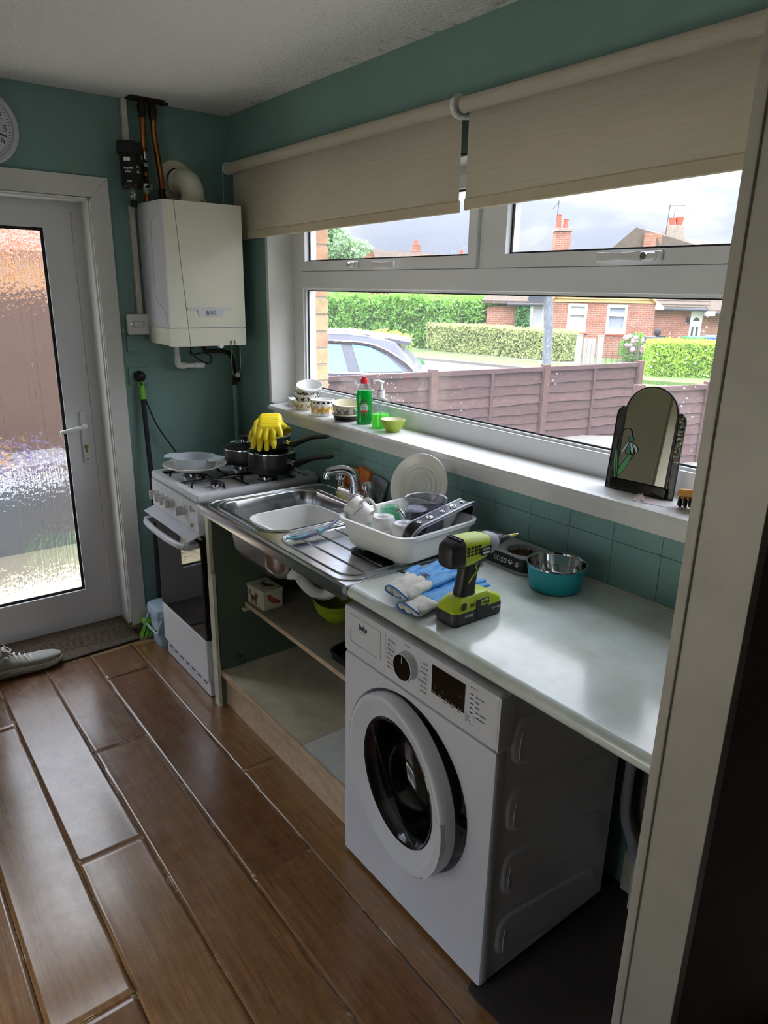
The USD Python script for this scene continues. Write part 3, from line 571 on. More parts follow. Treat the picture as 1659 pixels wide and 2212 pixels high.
# ---- brick bungalow with a gable towards us
bg = xg('bungalow', 'red brick bungalow with a tan tiled gable and white windows', 'house', 5.95, 27, GZ)
W_, EV = 3.86, 2.0
add('front_wall', ext(sbox(0, -.2, W_, EV+.02).difference(unary_union([sbox(.66, .93, 1.38, 1.96), sbox(2.10, .91, 2.86, 1.94)])), .2, (0, .2, 0), (1, 0, 0), (0, 0, 1)), 'house_brick', bg)
for k in range(16):   # courses of hung tile on the gable
    z = EV+.115*k; x0 = .0+.115*k*.98; x1 = W_-.115*k*1.35
    if x1-x0 < .2: break
    add('tile_course', hull([(x0, -.035, z), (x1, -.035, z), (x0, .02, z), (x1, .02, z), (x0+.11, -.008, z+.12), (x1-.15, -.008, z+.12), (x0+.11, .02, z+.12), (x1-.15, .02, z+.12)]), 'tile_tan', bg)
add('verge', [tube([(-.1, -.05, EV-.06), (1.72, -.05, EV+1.86)], .05, 6), tube([(W_+.14, -.05, EV-.08), (1.6, -.05, EV+1.80)], .05, 6)], 'tile_tan', bg)
add('corner_box', hull([(W_-.02, y, z) for y in (-.1, .1) for z in (EV-.2, EV+.1)]+[(W_+.28, y, z) for y in (-.1, .1) for z in (EV-.22, EV-.12)]), 'white_far', bg)
for (x, z, c_) in ((.66, .93, 'net_curtain'), (2.10, .91, 'net_curtain_blue')):
    w_, h_ = (.72, 1.03) if x < 1 else (.76, 1.03)
    f_ = add('window', ext(sbox(x, z, x+w_, z+h_).difference(unary_union([sbox(x+.10, z+.14, x+w_-.09, z+.62), sbox(x+.10, z+.74, x+w_-.09, z+h_-.11)])), .09, (0, .10, 0), (1, 0, 0), (0, 0, 1)), 'white_far', bg, smooth=False)
    add('curtain', box(x+.08, x+w_-.08, .09, .10, z+.1, z+h_-.1), c_, f_)
    add('window_ledge', box(x-.06, x+w_+.06, -.05, .02, z-.06, z, .01), 'terracotta', f_)
add('side_wall', box(W_-.2, W_, .2, 3, -.2, EV), 'house_brick', bg)
mw = add('range_wall', ext(sbox(W_, -.2, 9.5, 1.9).difference(sbox(6.02, -.2, 6.52, 1.72)), .2, (0, 2.2, 0), (1, 0, 0), (0, 0, 1)), 'house_brick', bg)
add('roof', [hull([(W_+.05, 1.75, 1.82), (6.62, 1.75, 1.80), (W_+.05, 1.75, 1.9), (6.62, 1.75, 1.88), (2.2, 4.8, 3.85), (7.6, 4.8, 3.85)]), hull([(6.5, 1.55, 1.70), (9.6, 1.55, 1.66), (6.5, 1.55, 1.78), (9.6, 1.55, 1.74), (6.0, 4.8, 3.83), (9.4, 4.8, 3.83)]),
             hull([(-.1, 0, EV), (-.1, 5, EV), (1.75, 0, EV+1.86), (1.75, 5, EV+1.86), (.1, 0, EV), (.1, 5, EV)]), hull([(W_+.1, 0.05, EV-.06), (W_-.1, .05, EV-.06), (1.72, .05, EV+1.84), (1.72, 5, EV+1.84), (W_+.1, 3, EV-.06)])], 'roof_brown', bg, smooth=False)
for k in range(14):   # tile rows on the roof towards us
    t_ = (k+.5)/14; add('tile_course', hull([(W_+.05-1.6*t_, 1.72+3.05*t_, 1.87+1.96*t_+dz) for dz in (.0, .035)]+[(6.62+1.0*t_, 1.72+3.05*t_, 1.87+1.96*t_+dz) for dz in (.0, .035)]+[(W_+.05-1.6*t_, 1.94+3.05*t_, 2.02+1.96*t_), (6.62+1.0*t_, 1.94+3.05*t_, 2.02+1.96*t_)]), 'roof_brown', bg)
add('gutter', [tube([(W_+.1, 1.68, 1.80), (6.5, 1.68, 1.78)], .06, 8), tube([(6.75, 1.5, 1.68), (9.5, 1.5, 1.64)], .06, 8), tube(smoothpath([(W_+.42, 1.7, 1.74), (W_+.3, 1.85, 1.6), (W_+.12, 1.95, 1.5), (W_+.09, 1.95, 1.2), (W_+.05, 1.95, -.1)], 4), .045, 8)], 'fascia_dark', bg)
add('corner_box', box(6.45, 6.75, 1.5, 1.9, 1.56, 1.74, .01), 'white_far', bg)
dd = add('front_door', box(6.03, 6.51, 2.03, 2.1, -.1, 1.71, .01), 'white_far', bg, label='white front door with a fan light')
add('door_glass', [box(6.12, 6.20, 2.015, 2.03, .3, 1.12, .005), box(6.30, 6.38, 2.015, 2.03, .3, 1.12, .005), ext(Point(6.27, 1.35).buffer(.13).intersection(sbox(6, 1.35, 7, 2)), .015, (0, 2.03, 0), (1, 0, 0), (0, 0, 1))], 'far_glass', dd)
add('wall_lamp', box(5.86, 5.97, 1.9, 2.0, 1.25, 1.5, .02), 'black', bg)
add('garage_door', box(7.25, 8.4, 1.98, 2.02, -.1, 1.45), 'grey_wood', bg)
cm = add('chimney', box(.60, 1.18, 2.7, 3.3, 2.8, 4.72, .01), 'house_brick', bg)
add('chimney_cap', box(.56, 1.22, 2.66, 3.34, 4.62, 4.74, .01), 'chimney_grey', cm)
add('chimney_pot', [lathe([(0, 0), (.11, 0), (.085, .5), (.10, .52), (0, .52)], 14, (.72, 3.0, 4.72)), lathe([(0, 0), (.11, 0), (.085, .34), (.10, .36), (0, .36)], 14, (1.0, 3.0, 4.72))], 'terracotta', cm)
add('aerial', [tube([(.62, 3, 4.5), (.66, 3, 5.75)], .016, 5), tube([(.66, 3, 5.0), (1.15, 3, 5.03)], .012, 5), tube([(.45, 3, 5.45), (.66, 3, 5.7)], .010, 5)], 'fascia_dark', cm)
# left part with ivy
add('left_wall', box(-1.25, .0, .75, .95, -.2, 1.9), 'house_brick', bg)
add('left_roof', hull([(-2.4, .55, 1.9), (.2, .55, 1.9), (-2.4, .55, 2.0), (.2, .55, 2.0), (-1.4, 4, 3.7), (1.7, 4, 3.7)]), 'roof_brown', bg)
add('gutter', tube([(-1.5, .5, 1.88), (.0, .5, 1.88)], .05, 8), 'fascia_dark', bg)
lw = add('window', ext(sbox(-.62, .98, .0, 1.95).difference(sbox(-.50, 1.10, -.14, 1.83)), .08, (0, .68, 0), (1, 0, 0), (0, 0, 1)), 'white_far', bg, smooth=False)
add('curtain', box(-.52, -.12, .66, .67, 1.05, 1.85), 'net_curtain', lw)
R_ = np.random.default_rng(6); add('ivy', leaves(np.stack([R_.uniform(-1.12, -.60, 1200), R_.normal(.62, .06, 1200), R_.uniform(0, 1.85, 1200)], 1), .07, R_), 'ivy', bg, smooth=False)
add('left_gable', hull([(-2.2, .75, 0), (-1.25, .75, 0), (-2.2, .75, 1.75), (-1.25, .75, 1.85), (-2.2, 1, 0), (-1.25, 1, 1.85)]), 'house_brick', bg)
# ---- taller house behind with the stone chimney
h2 = xg('far_house', 'red roofed house behind the bungalow with a stone chimney', 'house', 12.4, 40, GZ)
add('gable_wall', hull([(-.6, 0, 0), (2.0, 0, 0), (-.6, 0, 4.5), (.6, 0, 5.6), (2.0, .0, 5.35), (-.6, .3, 0), (2, .3, 5.3)]), 'house_brick', h2)
add('roof', [hull([(.55, -.1, 5.68), (.6, .4, 5.6), (-.75, -.1, 4.5), (-.75, .3, 4.4), (6.4, 2, 5.0), (1.6, -.1, 4.2), (6.5, .5, 4.3)])], 'roof_brown', h2)
add('stack', box(1.0, 1.62, -.25, 0, 3, 5.4), 'house_brick', h2)
c2 = add('chimney', box(2.35, 3.2, .2, .9, 4.4, 5.85, .02), 'chimney_grey', h2)
add('chimney_pot', [lathe([(0, 0), (.16, 0), (.18, .34), (.20, .38), (0, .38)], 14, (2.62, .5, 5.83)), lathe([(0, 0), (.15, 0), (.20, .38), (.2, .44), (0, .44)], 14, (3.0, .5, 5.83))], 'terracotta', c2)
add('aerial', [tube([(2.3, .4, 5), (2.36, .4, 6.85)], .02, 5), tube([(2.3, .4, 6.8), (3.15, .4, 6.82)], .02, 5), tube([(2.62, .4, 6.2), (2.66, .4, 6.6), (3.3, .4, 6.62)], .015, 5)], 'fascia_dark', c2)
# ---- bungalow behind the tall hedge
h3 = xg('far_bungalow', 'low bungalow half hidden behind the tall hedge', 'house', -.9, 36, GZ)
add('gable_wall', hull([(-.6, 0, 0), (.9, 0, 0), (-.6, 0, 3.6), (.15, 0, 4.1), (.9, 0, 3.6), (.1, .4, 4.0)]), 'house_brick', h3)
add('roof', hull([(.1, -.1, 4.15), (4.5, -.1, 3.92), (.5, -1.2, 3.0), (5.2, -1.2, 2.9), (.1, .2, 4.1), (4.5, .2, 3.9)]), 'roof_brown', h3)
add('gable_tiles', hull([(1.2, -1.7, 1.6), (4.6, -1.7, 1.6), (1.9, -1.7, 3.0), (3.9, -1.7, 3.0), (1.2, -1.3, 1.6), (4.6, -1.3, 1.6), (2.2, -1.3, 3.3), (3.6, -1.3, 3.3)]), 'tile_tan', h3)
c3_ = add('chimney', box(2.0, 2.42, .0, .5, 3.4, 4.42, .02), 'house_brick', h3)
add('chimney_pot', lathe([(0, 0), (.10, 0), (.09, .18), (0, .18)], 12, (2.2, .25, 4.42)), 'terracotta', c3_)
add('chimney', box(4.3, 4.45, .0, .2, 3.6, 4.2, .02), 'terracotta', h3)
# ---- gate, posts, railing, bins
gp = 'weathered gate posts'
for s_, lab in ((6.32, 'left weathered wooden gate post at the end of the beech hedge'), (7.02, 'broad weathered wooden gate post left of the wire railings')):
    q = xg('gate_post', lab, 'post', s_, 23.9, GZ); add('shaft', box(-.09, .09, -.08, .08, 0, 1.0, .02), 'grey_wood', q)
    add('cap', box(-.10, .10, -.09, .09, .99, 1.02, .01), 'grey_wood', q)
q = xg('garden_gate', 'closed grey wooden board gate between two posts', 'gate', 6.44, 23.9, GZ)
for k in range(3): add('board', box(.02+.135*k, .15+.135*k, -.02, .02, .05, .9-.01*(k % 2), .004), 'grey_wood', q)
add('brace', box(.02, .42, .02, .04, .3, .38), 'grey_wood', q)
q = xg('wire_railing', 'thin dark wire railing right of the gate', 'railing', 7.15, 23.8, GZ)
for k in range(10): add('upright', tube([(.08+.17*k, -.06*k, 0), (.08+.17*k, -.06*k, .72)], .010, 5), 'rail_dark', q)
add('rail', [tube([(0, 0, .70), (1.75, -.6, .70)], .010, 5), tube([(0, 0, .40), (1.75, -.6, .40)], .008, 5)], 'rail_dark', q)
add('post', tube([(1.0, -.35, 0), (1.0, -.35, .95)], .02, 6), 'rail_dark', q)
def wbin(lab, s_, d_, m_, z=GZ, w=.5, h=1.02):
    q = xg('wheelie_bin', lab, 'bin', s_, d_, z); add('body', loft([rr(w*.42, .24, .04, 0, 2), rr(w*.5, .29, .04, h*.88, 2)]), m_, q)
    add('lid', box(-w*.55, w*.55, -.34, .30, h*.87, h*.98, .04), m_, q); add('wheel', [cyl((-w*.3, .26, .1), (-w*.22, .26, .1), .1), cyl((w*.22, .26, .1), (w*.3, .26, .1), .1)], 'tyre', q)
wbin('green wheelie bin behind the yellow-green hedge', 10.3, 24.5, 'bin_green'); wbin('blue wheelie bin right of the green one', 10.90, 24.55, 'bin_blue'); wbin('dark wheelie bin behind the blue one at the far right', 11.35, 25.4, 'bin_purple')
q = xg('mobility_scooter', 'dark purple mobility scooter parked behind the hedge end', 'scooter', 8.98, 24.6, GZ)
add('basket', loft([rr(.16, .14, .03, .35, 2), rr(.25, .2, .04, .95, 2)]), 'bin_purple', q); add('seat', box(.14, .42, -.15, .2, .88, 1.0, .04), 'tyre', q); add('headrest', mv(trimesh.creation.icosphere(2, .12), (.16, .1, 1.1), s=None), 'tyre', q)
add('base', box(-.2, .5, -.25, .25, .12, .36, .05), 'bin_purple', q); add('wheel', [cyl((-.12, -.28, .12), (-.12, -.2, .12), .13), cyl((.4, -.28, .12), (.4, -.2, .12), .13)], 'tyre', q)
# ---- the street goes on to the right of what the window frames from the doorway
hedge('long_hedge', 'long clipped hedge continuing along the street beyond the doorway side', [(11.6, 20.6), (17, 16.5), (26, 9.5)], .95, GZ, .45, 'hedge_lime', 16000, .08, .07, 21, 'hedge_top')
def plain_house(lab, s, d, rot):
    q = xg('street_house', lab, 'house', s, d, GZ, rot)
    add('front_wall', ext(sbox(0, -.2, 9, 2.5).difference(unary_union([sbox(1, .9, 2.4, 2.0), sbox(6.4, .9, 7.8, 2.0), sbox(4, -.2, 4.9, 2.0)])), .2, (0, .2, 0), (1, 0, 0), (0, 0, 1)), 'house_brick', q)
    add('roof', hull([(-.3, -.3, 2.4), (9.3, -.3, 2.4), (-.3, 6.3, 2.4), (9.3, 6.3, 2.4), (1.2, 3, 4.6), (7.8, 3, 4.6)]), 'roof_brown', q, smooth=False)
    for x in (1, 6.4): w_ = add('window', plate_ring(sbox(x, .9, x+1.4, 2.0), .09, .08, (0, .10, 0), (1, 0, 0), (0, 0, 1)), 'white_far', q, smooth=False); add('curtain', box(x+.05, x+1.35, .09, .1, .95, 1.95), 'net_curtain', w_)
    add('front_door', box(4, 4.9, .08, .12, -.1, 2.0), 'white_far', q); add('body', box(0.0, 9, .2, 6, -.2, 2.45), 'house_brick', q); ch_ = add('chimney', box(4.2, 4.9, 2.6, 3.3, 4.2, 5.6), 'house_brick', q); add('chimney_pot', lathe([(0, 0), (.13, 0), (.11, .4), (0, .4)], 14, (4.55, 2.95, 5.6)), 'terracotta', ch_)
plain_house('brick bungalow farther along the street to the right, first beyond the red one', 19, 25.5, -20)
plain_house('brick bungalow farthest along the street to the right', 29, 19, -42)
for k, (s_, d_) in enumerate(((27, 41), (33, 36), (39, 30), (44, 22))): shrub('tree', ('tree behind the gap right of the red bungalow', 'tree behind the first bungalow on the right', 'tree behind the far right bungalow', 'last tree at the right end of the street')[k], 'tree', s_, d_, GZ, 2.6, 2.4, 'tree_grey', 900, .22, 60+k, [(0, 0, 5.0, 1.0), (1.4, 0, 4.0, .8), (-1.5, .3, 4.2, .8), (0, .2, 6.6, .6)])
# ---- what lies behind the obscure glass of the back door
q = thing('side_path', 'pale paving slabs outside the back door', None, kind='structure')
add('paving_slab', box(-1.95, -.28, -3.6, 2.2, -.25, -.12), 'paving', q)
add('earth', box(-14, -1.95, -6, 2.2, -.25, -.14), 'hedge_core', q)
q = thing('planter', 'dark planter outside the back door behind the obscure glass', 'planter', (-2.15, -1.5, -.14))
add('trough', box(-.3, .25, -1.2, 1.2, 0, .62, .02), 'fascia_dark', q)
mk('flower_yellow', '#e3b23a', .7); mk('flower_violet', '#6d6aa8', .7)
R_ = np.random.default_rng(9)
for k in range(16): add('flower', leaves(R_.normal(0, .05, (60, 3))*[1, 2, .8]+[R_.uniform(-.2, .2), R_.uniform(-1.1, 1.1), .68+.06*R_.random()], .022, R_), 'flower_yellow' if k % 2 else 'flower_violet', q, smooth=False)
add('soil', box(-.27, .22, -1.17, 1.17, .6, .63), 'grey_plastic', q)
mk('board_umber', '#4f3a31', .85, var=.2, vs=4)
q = thing('boundary_fence', 'brown boarded fence seen blurred through the back door', 'fence', (-3.0, -1.5, -.14))
for k in range(14): add('board', box(-.02, .02, -2.1+.3*k, -1.805+.3*k, 0, 1.78, .006), 'board_umber', q)
add('rail', box(-.06, -.02, -2.1, 2.1, 1.3, 1.4), 'board_umber', q)
mk('render_orange', '#c58a5c', .85, var=.15, vs=3)
q = thing('neighbour_house', 'orange-tan house beyond the boundary fence outside the back door', 'house', (-10.2, -2.0, -.2))
add('wall', box(-1, 0, -5, 4.5, 0, 2.55), 'render_orange', q); add('roof', hull([(.3, -5.2, 2.4), (.3, 4.7, 2.4), (-1.5, -5.2, 3.5), (-1.5, 4.7, 3.5), (-3, -5, 2.4), (-3, 4.5, 2.4)]), 'terracotta', q)
q = thing('patio', 'pale paved ground on the other side of the house', None, kind='structure')
mk('patio_slab', '#cdc4ae', .85, var=.1, vs=3); add('surface', box(-14, 14, -40, -2.9, -.5, -.3), 'patio_slab', q)  # out of view, kept pale to bounce daylight onto the ceiling
# ================================================================ BLINDS
M['blind'] = usdkit.material(stage, '/World/Looks/blind', {
    'g': ('geometry', {}), 'm': ('mapping', {'scale': (7, 1, 160)}), 'n': ('noise_texture', {'scale': 1.0, 'detail': 5.0, 'roughness': .65}), 'r': ('rgb_ramp', {'ramp': [(.25, lin('#cdc5b3')), (.6, lin('#d8d0bf'))]}),
    'b': ('bump', {'distance': .0001}), 'd': ('diffuse_bsdf', {}), 't': ('translucent_bsdf', {}), 'x': ('mix_closure', {'fac': .34})},
    [('g.position', 'm.vector'), ('m.vector', 'n.vector'), ('n.fac', 'r.fac'), ('r.color', 'd.color'), ('r.color', 't.color'), ('n.fac', 'b.height'), ('b.normal', 'd.normal'), ('d.BSDF', 'x.closure1'), ('t.BSDF', 'x.closure2')], surface='x.closure')
mk('blind_bar', '#c4b69b', .8, var=.06, vs=10)
for x0, x1, zl, zr, lab in ((.112, 1.612, 1.890, 1.910, 'cream roller blind on the left half of the window, beside the boiler'), (1.632, 2.775, 1.914, 1.944, 'cream roller blind on the right half of the window, by the doorway')):
    b = thing('roller_blind', lab, 'roller blind', (x0, -.055, 2.19))
    if x0 < 1: first_blind = b
    add('roller', cyl((x0, -.056, 2.192), (x1, -.056, 2.196), .0215, n=28), 'blind', b, world=True, smooth=50)
    f_, _ = grid_mesh(lambda u, v: (x0+.004+u*(x1-x0-.008), -.0365-.002*math.sin(u*9)*v*.3, 2.19+(zl+.03+(zr-zl)*u-2.19)*v), 24, 8)
    add('fabric', thick(f_, .0006), 'blind', b, world=True, smooth=True)
    add('bottom_bar', hull([(x, y, z+dz) for x, z in ((x0+.004, zl), (x1-.004, zr)) for y, dz in ((-.041, .002), (-.038, 0), (-.033, 0), (-.030, .002), (-.041, .030), (-.038, .034), (-.034, .034), (-.030, .030))]), 'blind_bar', b, world=True)
b = thing('blind_bracket', 'white curved bracket joining the two roller blinds', 'bracket', (1.618, -.055, 2.19))
add('cup', [lathe([(.016, -.004), (.029, -.004), (.031, .004), (.024, .006), (.0, .006)], 28).apply_transform(frame((1.612, -.056, 2.194), (0, 1, 0), (0, 0, 1))), tube(smoothpath([(1.618, -.085, 2.205), (1.618, -.088, 2.185), (1.618, -.07, 2.165), (1.618, -.02, 2.168), (1.618, 0, 2.175)]), .008, 8, flat=1)], 'white_gloss', b, world=True)
b = thing('blind_bracket', 'white end bracket of the left roller blind above the boiler', 'bracket', (.105, -.055, 2.19))
add('cup', [cyl((.100, -.056, 2.192), (.112, -.056, 2.192), .026), box(.098, .104, -.06, 0, 2.17, 2.215, .002)], 'white_gloss', b, world=True)
b = first_blind
cp = smoothpath([(.094, -.078, 2.19), (.096, -.078, 1.7), (.098, -.078, 1.40), (.102, -.078, 1.31), (.118, -.078, 1.278), (.146, -.07, 1.285), (.160, -.062, 1.33), (.162, -.062, 1.45), (.140, -.05, 1.8), (.118, -.036, 2.18)], 44)
pc_ = add('pull_cord', tube(cp, np.where(np.arange(len(cp)) % 2, .0020, .0009), 6), 'white_gloss', b, world=True, smooth=True, label='white beaded pull cord')
add('cord_weight', mv(trimesh.creation.icosphere(2, .012), (.14, -.07, 1.282), s=None), 'white_gloss', pc_, world=True)
# ================================================================ BOILER AND PIPES
bo = thing('boiler', 'cream wall-hung gas boiler in the corner above the cooker', 'boiler', (0, -.265, 1.434))
by0, by1, bz0, bz1 = -.443, -.088, 1.434, 2.022
def gy(z): return -.391+(2.024-z)*.061
fr = lambda y0, y1, z0, z1: [(y0, z0), (y1, z0), (y1, z1), (y0, z1)]
add('casing', box(.004, .258, by0+.003, by1-.003, 1.445, bz1-.004, .004), 'appliance', bo, world=True)
EXT = dict(xd=(0, 1, 0), yd=(0, 0, 1))
def panel(pts, name, m, x0=.255, x1=.2805, lab=None): return add(name, ext(Polygon(pts).buffer(-.0012).buffer(.0012), x1-x0, (x0, 0, 0), (0, 1, 0), (0, 0, 1)), m, bo, world=True, label=lab)
panel([(by0, 1.514), (gy(1.514)-.0012, 1.514), (gy(bz1)-.0012, bz1), (by0, bz1)], 'front_panel', 'cream')
panel([(gy(1.514)+.0012, 1.514), (by1, 1.514), (by1, bz1), (gy(bz1)+.0012, bz1)], 'front_panel', 'cream')
panel([(by0, bz0+.002), (gy(bz0)-.0012, bz0), (gy(1.51)-.0012, 1.5105), (by0, 1.5105)], 'lower_panel', 'cream')
panel([(gy(bz0)+.0012, bz0), (by1, bz0), (by1, 1.5105), (gy(1.51)+.0012, 1.5105)], 'lower_panel', 'cream')
add('seam', [box(.250, .2799, -.1405, -.1395, 1.60, bz1-.002), box(.25, .2785, by0+.004, by1-.004, 1.508, 1.516)], 'grey_plastic', bo, world=True)
cv = smoothpath([(.262, 2.020), (.240, 1.99), (.175, 1.955), (.150, 1.92), (.145, 1.88), (.145, 1.66), (.158, 1.625), (.205, 1.60), (.245, 1.582), (.262, 1.55), (.272, 1.514)], 6)
add('side_cover', ext(Polygon([(.004, 1.514), (.004, 2.022)]+[(a, b) for a, b in cv]), .006, (0, by0+.003, 0), (1, 0, 0), (0, 0, 1)), 'silver_plastic', bo, world=True)
add('side_fairing', ext(Polygon([(.281, 1.514), (.281, 2.022)]+[(a+.0015, b) for a, b in cv]), .006, (0, by0+.004, 0), (1, 0, 0), (0, 0, 1)), 'silver_plastic', bo, world=True)
add('lower_side', box(.05, .257, by0, by1, bz0+.004, 1.509, .003), 'cream', bo, world=True)
bd = add('badge', [ext([(-.308, 1.561), (-.198, 1.560), (-.190, 1.588), (-.316, 1.588)], .003, (.2803, 0, 0), (0, 1, 0), (0, 0, 1)), box(.279, .286, -.362, -.150, 1.588, 1.597, .002)], 'silver_plastic', bo, world=True)
add('lettering', txt('BAXI', .0155, (.2834, -.276, 1.5685), (0, 1, 0), (0, 0, 1), bold=True, w=.046), 'grey_print', bd, world=True)
add('controls', [box(.277, .2835, -.168, -.160, 1.436, 1.455, .002), box(.277, .2835, -.150, -.142, 1.436, 1.455, .002)], 'grey_print', bo, world=True)
add('knob', cyl((.262, -.212, 1.433), (.285, -.212, 1.433), .010), 'white_plastic', bo, world=True)
fl2 = thing('boiler_flue', 'cream flue elbow turning from the boiler top into the wall', 'flue', (.15, -.25, 2.02))
pth = smoothpath([(.0, -.254, 2.122), (.05, -.254, 2.122), (.095, -.253, 2.120), (.132, -.252, 2.105), (.149, -.250, 2.075), (.150, -.250, 2.05), (.150, -.250, 2.016)], 6)
add('elbow', tube(pth, .049, 32), 'cream', fl2, world=True, smooth=60)
add('wall_collar', lathe([(.048, .022), (.055, .018), (.058, .008), (.080, .005), (.082, 0)], 40).apply_transform(frame((0, -.262, 2.134), (0, 1, 0), (0, 0, 1))), 'cream', fl2, world=True)
add('ring', [tube(np.array([(.035, -.254+.0515*math.cos(a), 2.122+.0515*math.sin(a)) for a in np.linspace(0, 2*PI, 33)[:-1]]), .005, 8, closed=True), lathe([(.045, 0), (.0535, 0), (.0535, .03), (.045, .032)], 32, (.150, -.250, 2.016))], 'cream', fl2, world=True)
add('clip', [box(.190, .205, -.235, -.222, 2.020, 2.040, .003), box(.150, .16, -.203, -.19, 2.02, 2.045, .003)], 'brass', fl2, world=True)
mf_ = thing('magnetic_filter', 'black magnetic filter canister on the pipes left of the boiler', 'filter', (.09, -.486, 2.02))
C0 = np.array((.088, -.487, 0.))
add('canister', lathe([(0, 2.072), (.036, 2.072), (.043, 2.082), (.0435, 2.205), (.046, 2.208), (0, 2.21)], 40, C0), 'black', mf_, world=True)
rg = [[(C0[0]+(.050+.002*(k % 2))*math.cos(k*PI/20), C0[1]+(.050+.002*(k % 2))*math.sin(k*PI/20), z) for k in range(40)] for z in (2.203, 2.246)]
add('screw_cap', loft(rg), 'black_print', mf_, world=True, smooth=False)
def wrap(m, R, c, a0):
    m = m.copy(); v = np.array(m.vertices); a = a0+v[:, 0]/R; r = R+v[:, 2]
    m.vertices = np.stack([c[0]+r*np.cos(a), c[1]+r*np.sin(a), c[2]+v[:, 1]], 1); return m
def wtxt(s, h, w, dx, z, m, bold=True, lab='lettering', R=.0437, par=mf_, c=C0, a0=-.55):
    t_ = meshkit.text_mesh(s, h, .0004, bold); k = w/(t_.bounds[1][0]-t_.bounds[0][0]); t_.apply_transform(np.diag([k, 1, 1, 1])); t_ = t_.subdivide_to_size(.006)
    t_.apply_translation((dx, 0, 0)); return add(lab, wrap(t_, R, (c[0], c[1], z), a0), m, par, world=True, smooth=False)
wtxt('Magnetic', .0085, .040, -.022, 2.142, 'white_print'); wtxt('Filter', .0085, .024, -.016, 2.128, 'white_print'); wtxt('22mm', .0075, .020, -.012, 2.093, 'white_print')
pt_ = ext(sbox(-.020, 2.172, .008, 2.186), .0003).subdivide_to_size(.005)
add('sticker', wrap(pt_, .0436, (C0[0], C0[1], 0), -.55), 'white_print', mf_, world=True, smooth=False)
for k in (0, 1):
    tr3 = plate_ring(Polygon([(.030, 2.128+.018*(1-k)), (.046, 2.128+.018*(1-k)), (.038, 2.142+.018*(1-k))]), .002, .0004, (0, 0, 0), (1, 0, 0), (0, 1, 0)).subdivide_to_size(.006); add('warning_triangle', wrap(tr3, .0437, (C0[0], C0[1], 0), -.55), 'white_print', mf_, world=True, smooth=False)
add('valve', [cyl((.05, -.474, 2.074), (.05, -.474, 2.03), .011), cyl((.05, -.474, 2.06), (.05, -.474, 2.045), .015, n=6), cyl((.05, -.474, 2.05), (.075, -.50, 2.05), .006)], 'chrome', mf_, world=True)
add('valve_collar', cyl((.05, -.474, 2.032), (.05, -.474, 2.004), .014), 'black', mf_, world=True)
P_ = lambda name, lab, cat_, loc: thing(name, lab, cat_, loc)
q = P_('copper_pipe', 'thinner copper pipe above the brass valves, next to the filter', 'pipe', (.05, -.41, 2.04))
add('pipe', tube(smoothpath([(.05, -.408, 2.42), (.05, -.410, 2.33), (.05, -.414, 2.22), (.05, -.416, 2.03)]), .0125, 14), 'copper', q, world=True)
add('coupling', [cyl((.05, -.408, 2.425), (.05, -.409, 2.355), .0165, n=8), cyl((.05, -.4085, 2.40), (.05, -.4085, 2.375), .020, n=8)], 'copper_dark', q, world=True)
add('valve', [cyl((.05, -.414, 2.225), (.05, -.415, 2.19), .015, n=8), cyl((.05, -.415, 2.18), (.05, -.415, 2.165), .018, n=6), cyl((.05, -.415, 2.19), (.085, -.43, 2.185), .008), cyl((.05, -.416, 2.10), (.05, -.416, 2.06), .015, n=8), cyl((.05, -.416, 2.085), (.075, -.40, 2.085), .013)], 'chrome', q, world=True)
add('valve_handle', [cyl((.05, -.415, 2.165), (.05, -.415, 2.145), .013), cyl((.05, -.416, 2.13), (.05, -.416, 2.105), .014)], 'black', q, world=True)
add('tail', cyl((.05, -.416, 2.06), (.05, -.417, 2.018), .010), 'teal_tile', q, world=True)
q = P_('copper_pipe', 'bent copper pipe running down to the boiler beside the flue', 'pipe', (.05, -.355, 2.02))
add('pipe', tube(smoothpath([(.05, -.364, 2.42), (.05, -.364, 2.34), (.05, -.363, 2.28), (.055, -.356, 2.2), (.06, -.351, 2.12), (.06, -.351, 2.015)]), .0125, 14), 'copper', q, world=True)
add('coupling', [cyl((.05, -.364, 2.425), (.05, -.364, 2.35), .0165, n=8), cyl((.05, -.364, 2.395), (.05, -.364, 2.365), .0205, n=8), cyl((.06, -.351, 2.085), (.06, -.351, 2.03), .016, n=8)], 'copper_dark', q, world=True)
q = P_('hole_trim', 'dark rough patch where the copper pipes enter the ceiling', 'patch', (.05, -.39, 2.42))
add('patch', [box(.012, .09, -.468, -.32, 2.4205, 2.427, .002), box(.03, .06, -.325, -.295, 2.414, 2.425, .003)], 'copper_dark', q, world=True)
q = P_('cable_conduit', 'pale plastic conduit strip running down the wall behind the filter', 'conduit', (.012, -.474, 1.56))
add('upper_length', box(0, .022, -.4845, -.4605, 2.22, 2.424, .003), 'conduit', q, world=True); add('lower_length', box(0, .020, -.4845, -.4615, 1.560, 2.012, .003), 'conduit', q, world=True)
q = P_('fused_switch', 'white fused switch on a square box left of the boiler', 'switch', (0, -.49, 1.475))
add('back_box', box(0, .026, -.536, -.447, 1.476, 1.560, .004), 'white_plastic', q, world=True); add('face_plate', box(.024, .034, -.540, -.443, 1.473, 1.563, .005), 'white_plastic', q, world=True)
add('rocker', box(.033, .0375, -.515, -.470, 1.507, 1.531, .0015), 'white_gloss', q, world=True); add('rocker_outline', plate_ring(sbox(-.5165, 1.5055, -.4685, 1.5325), .0012, .0008, (.0338, 0, 0), (0, 1, 0), (0, 0, 1)), 'grey_print', q, world=True)
for y in (-.524, -.461): add('screw', cyl((.033, y, 1.519), (.0355, y, 1.519), .0035), 'chrome', q, world=True)
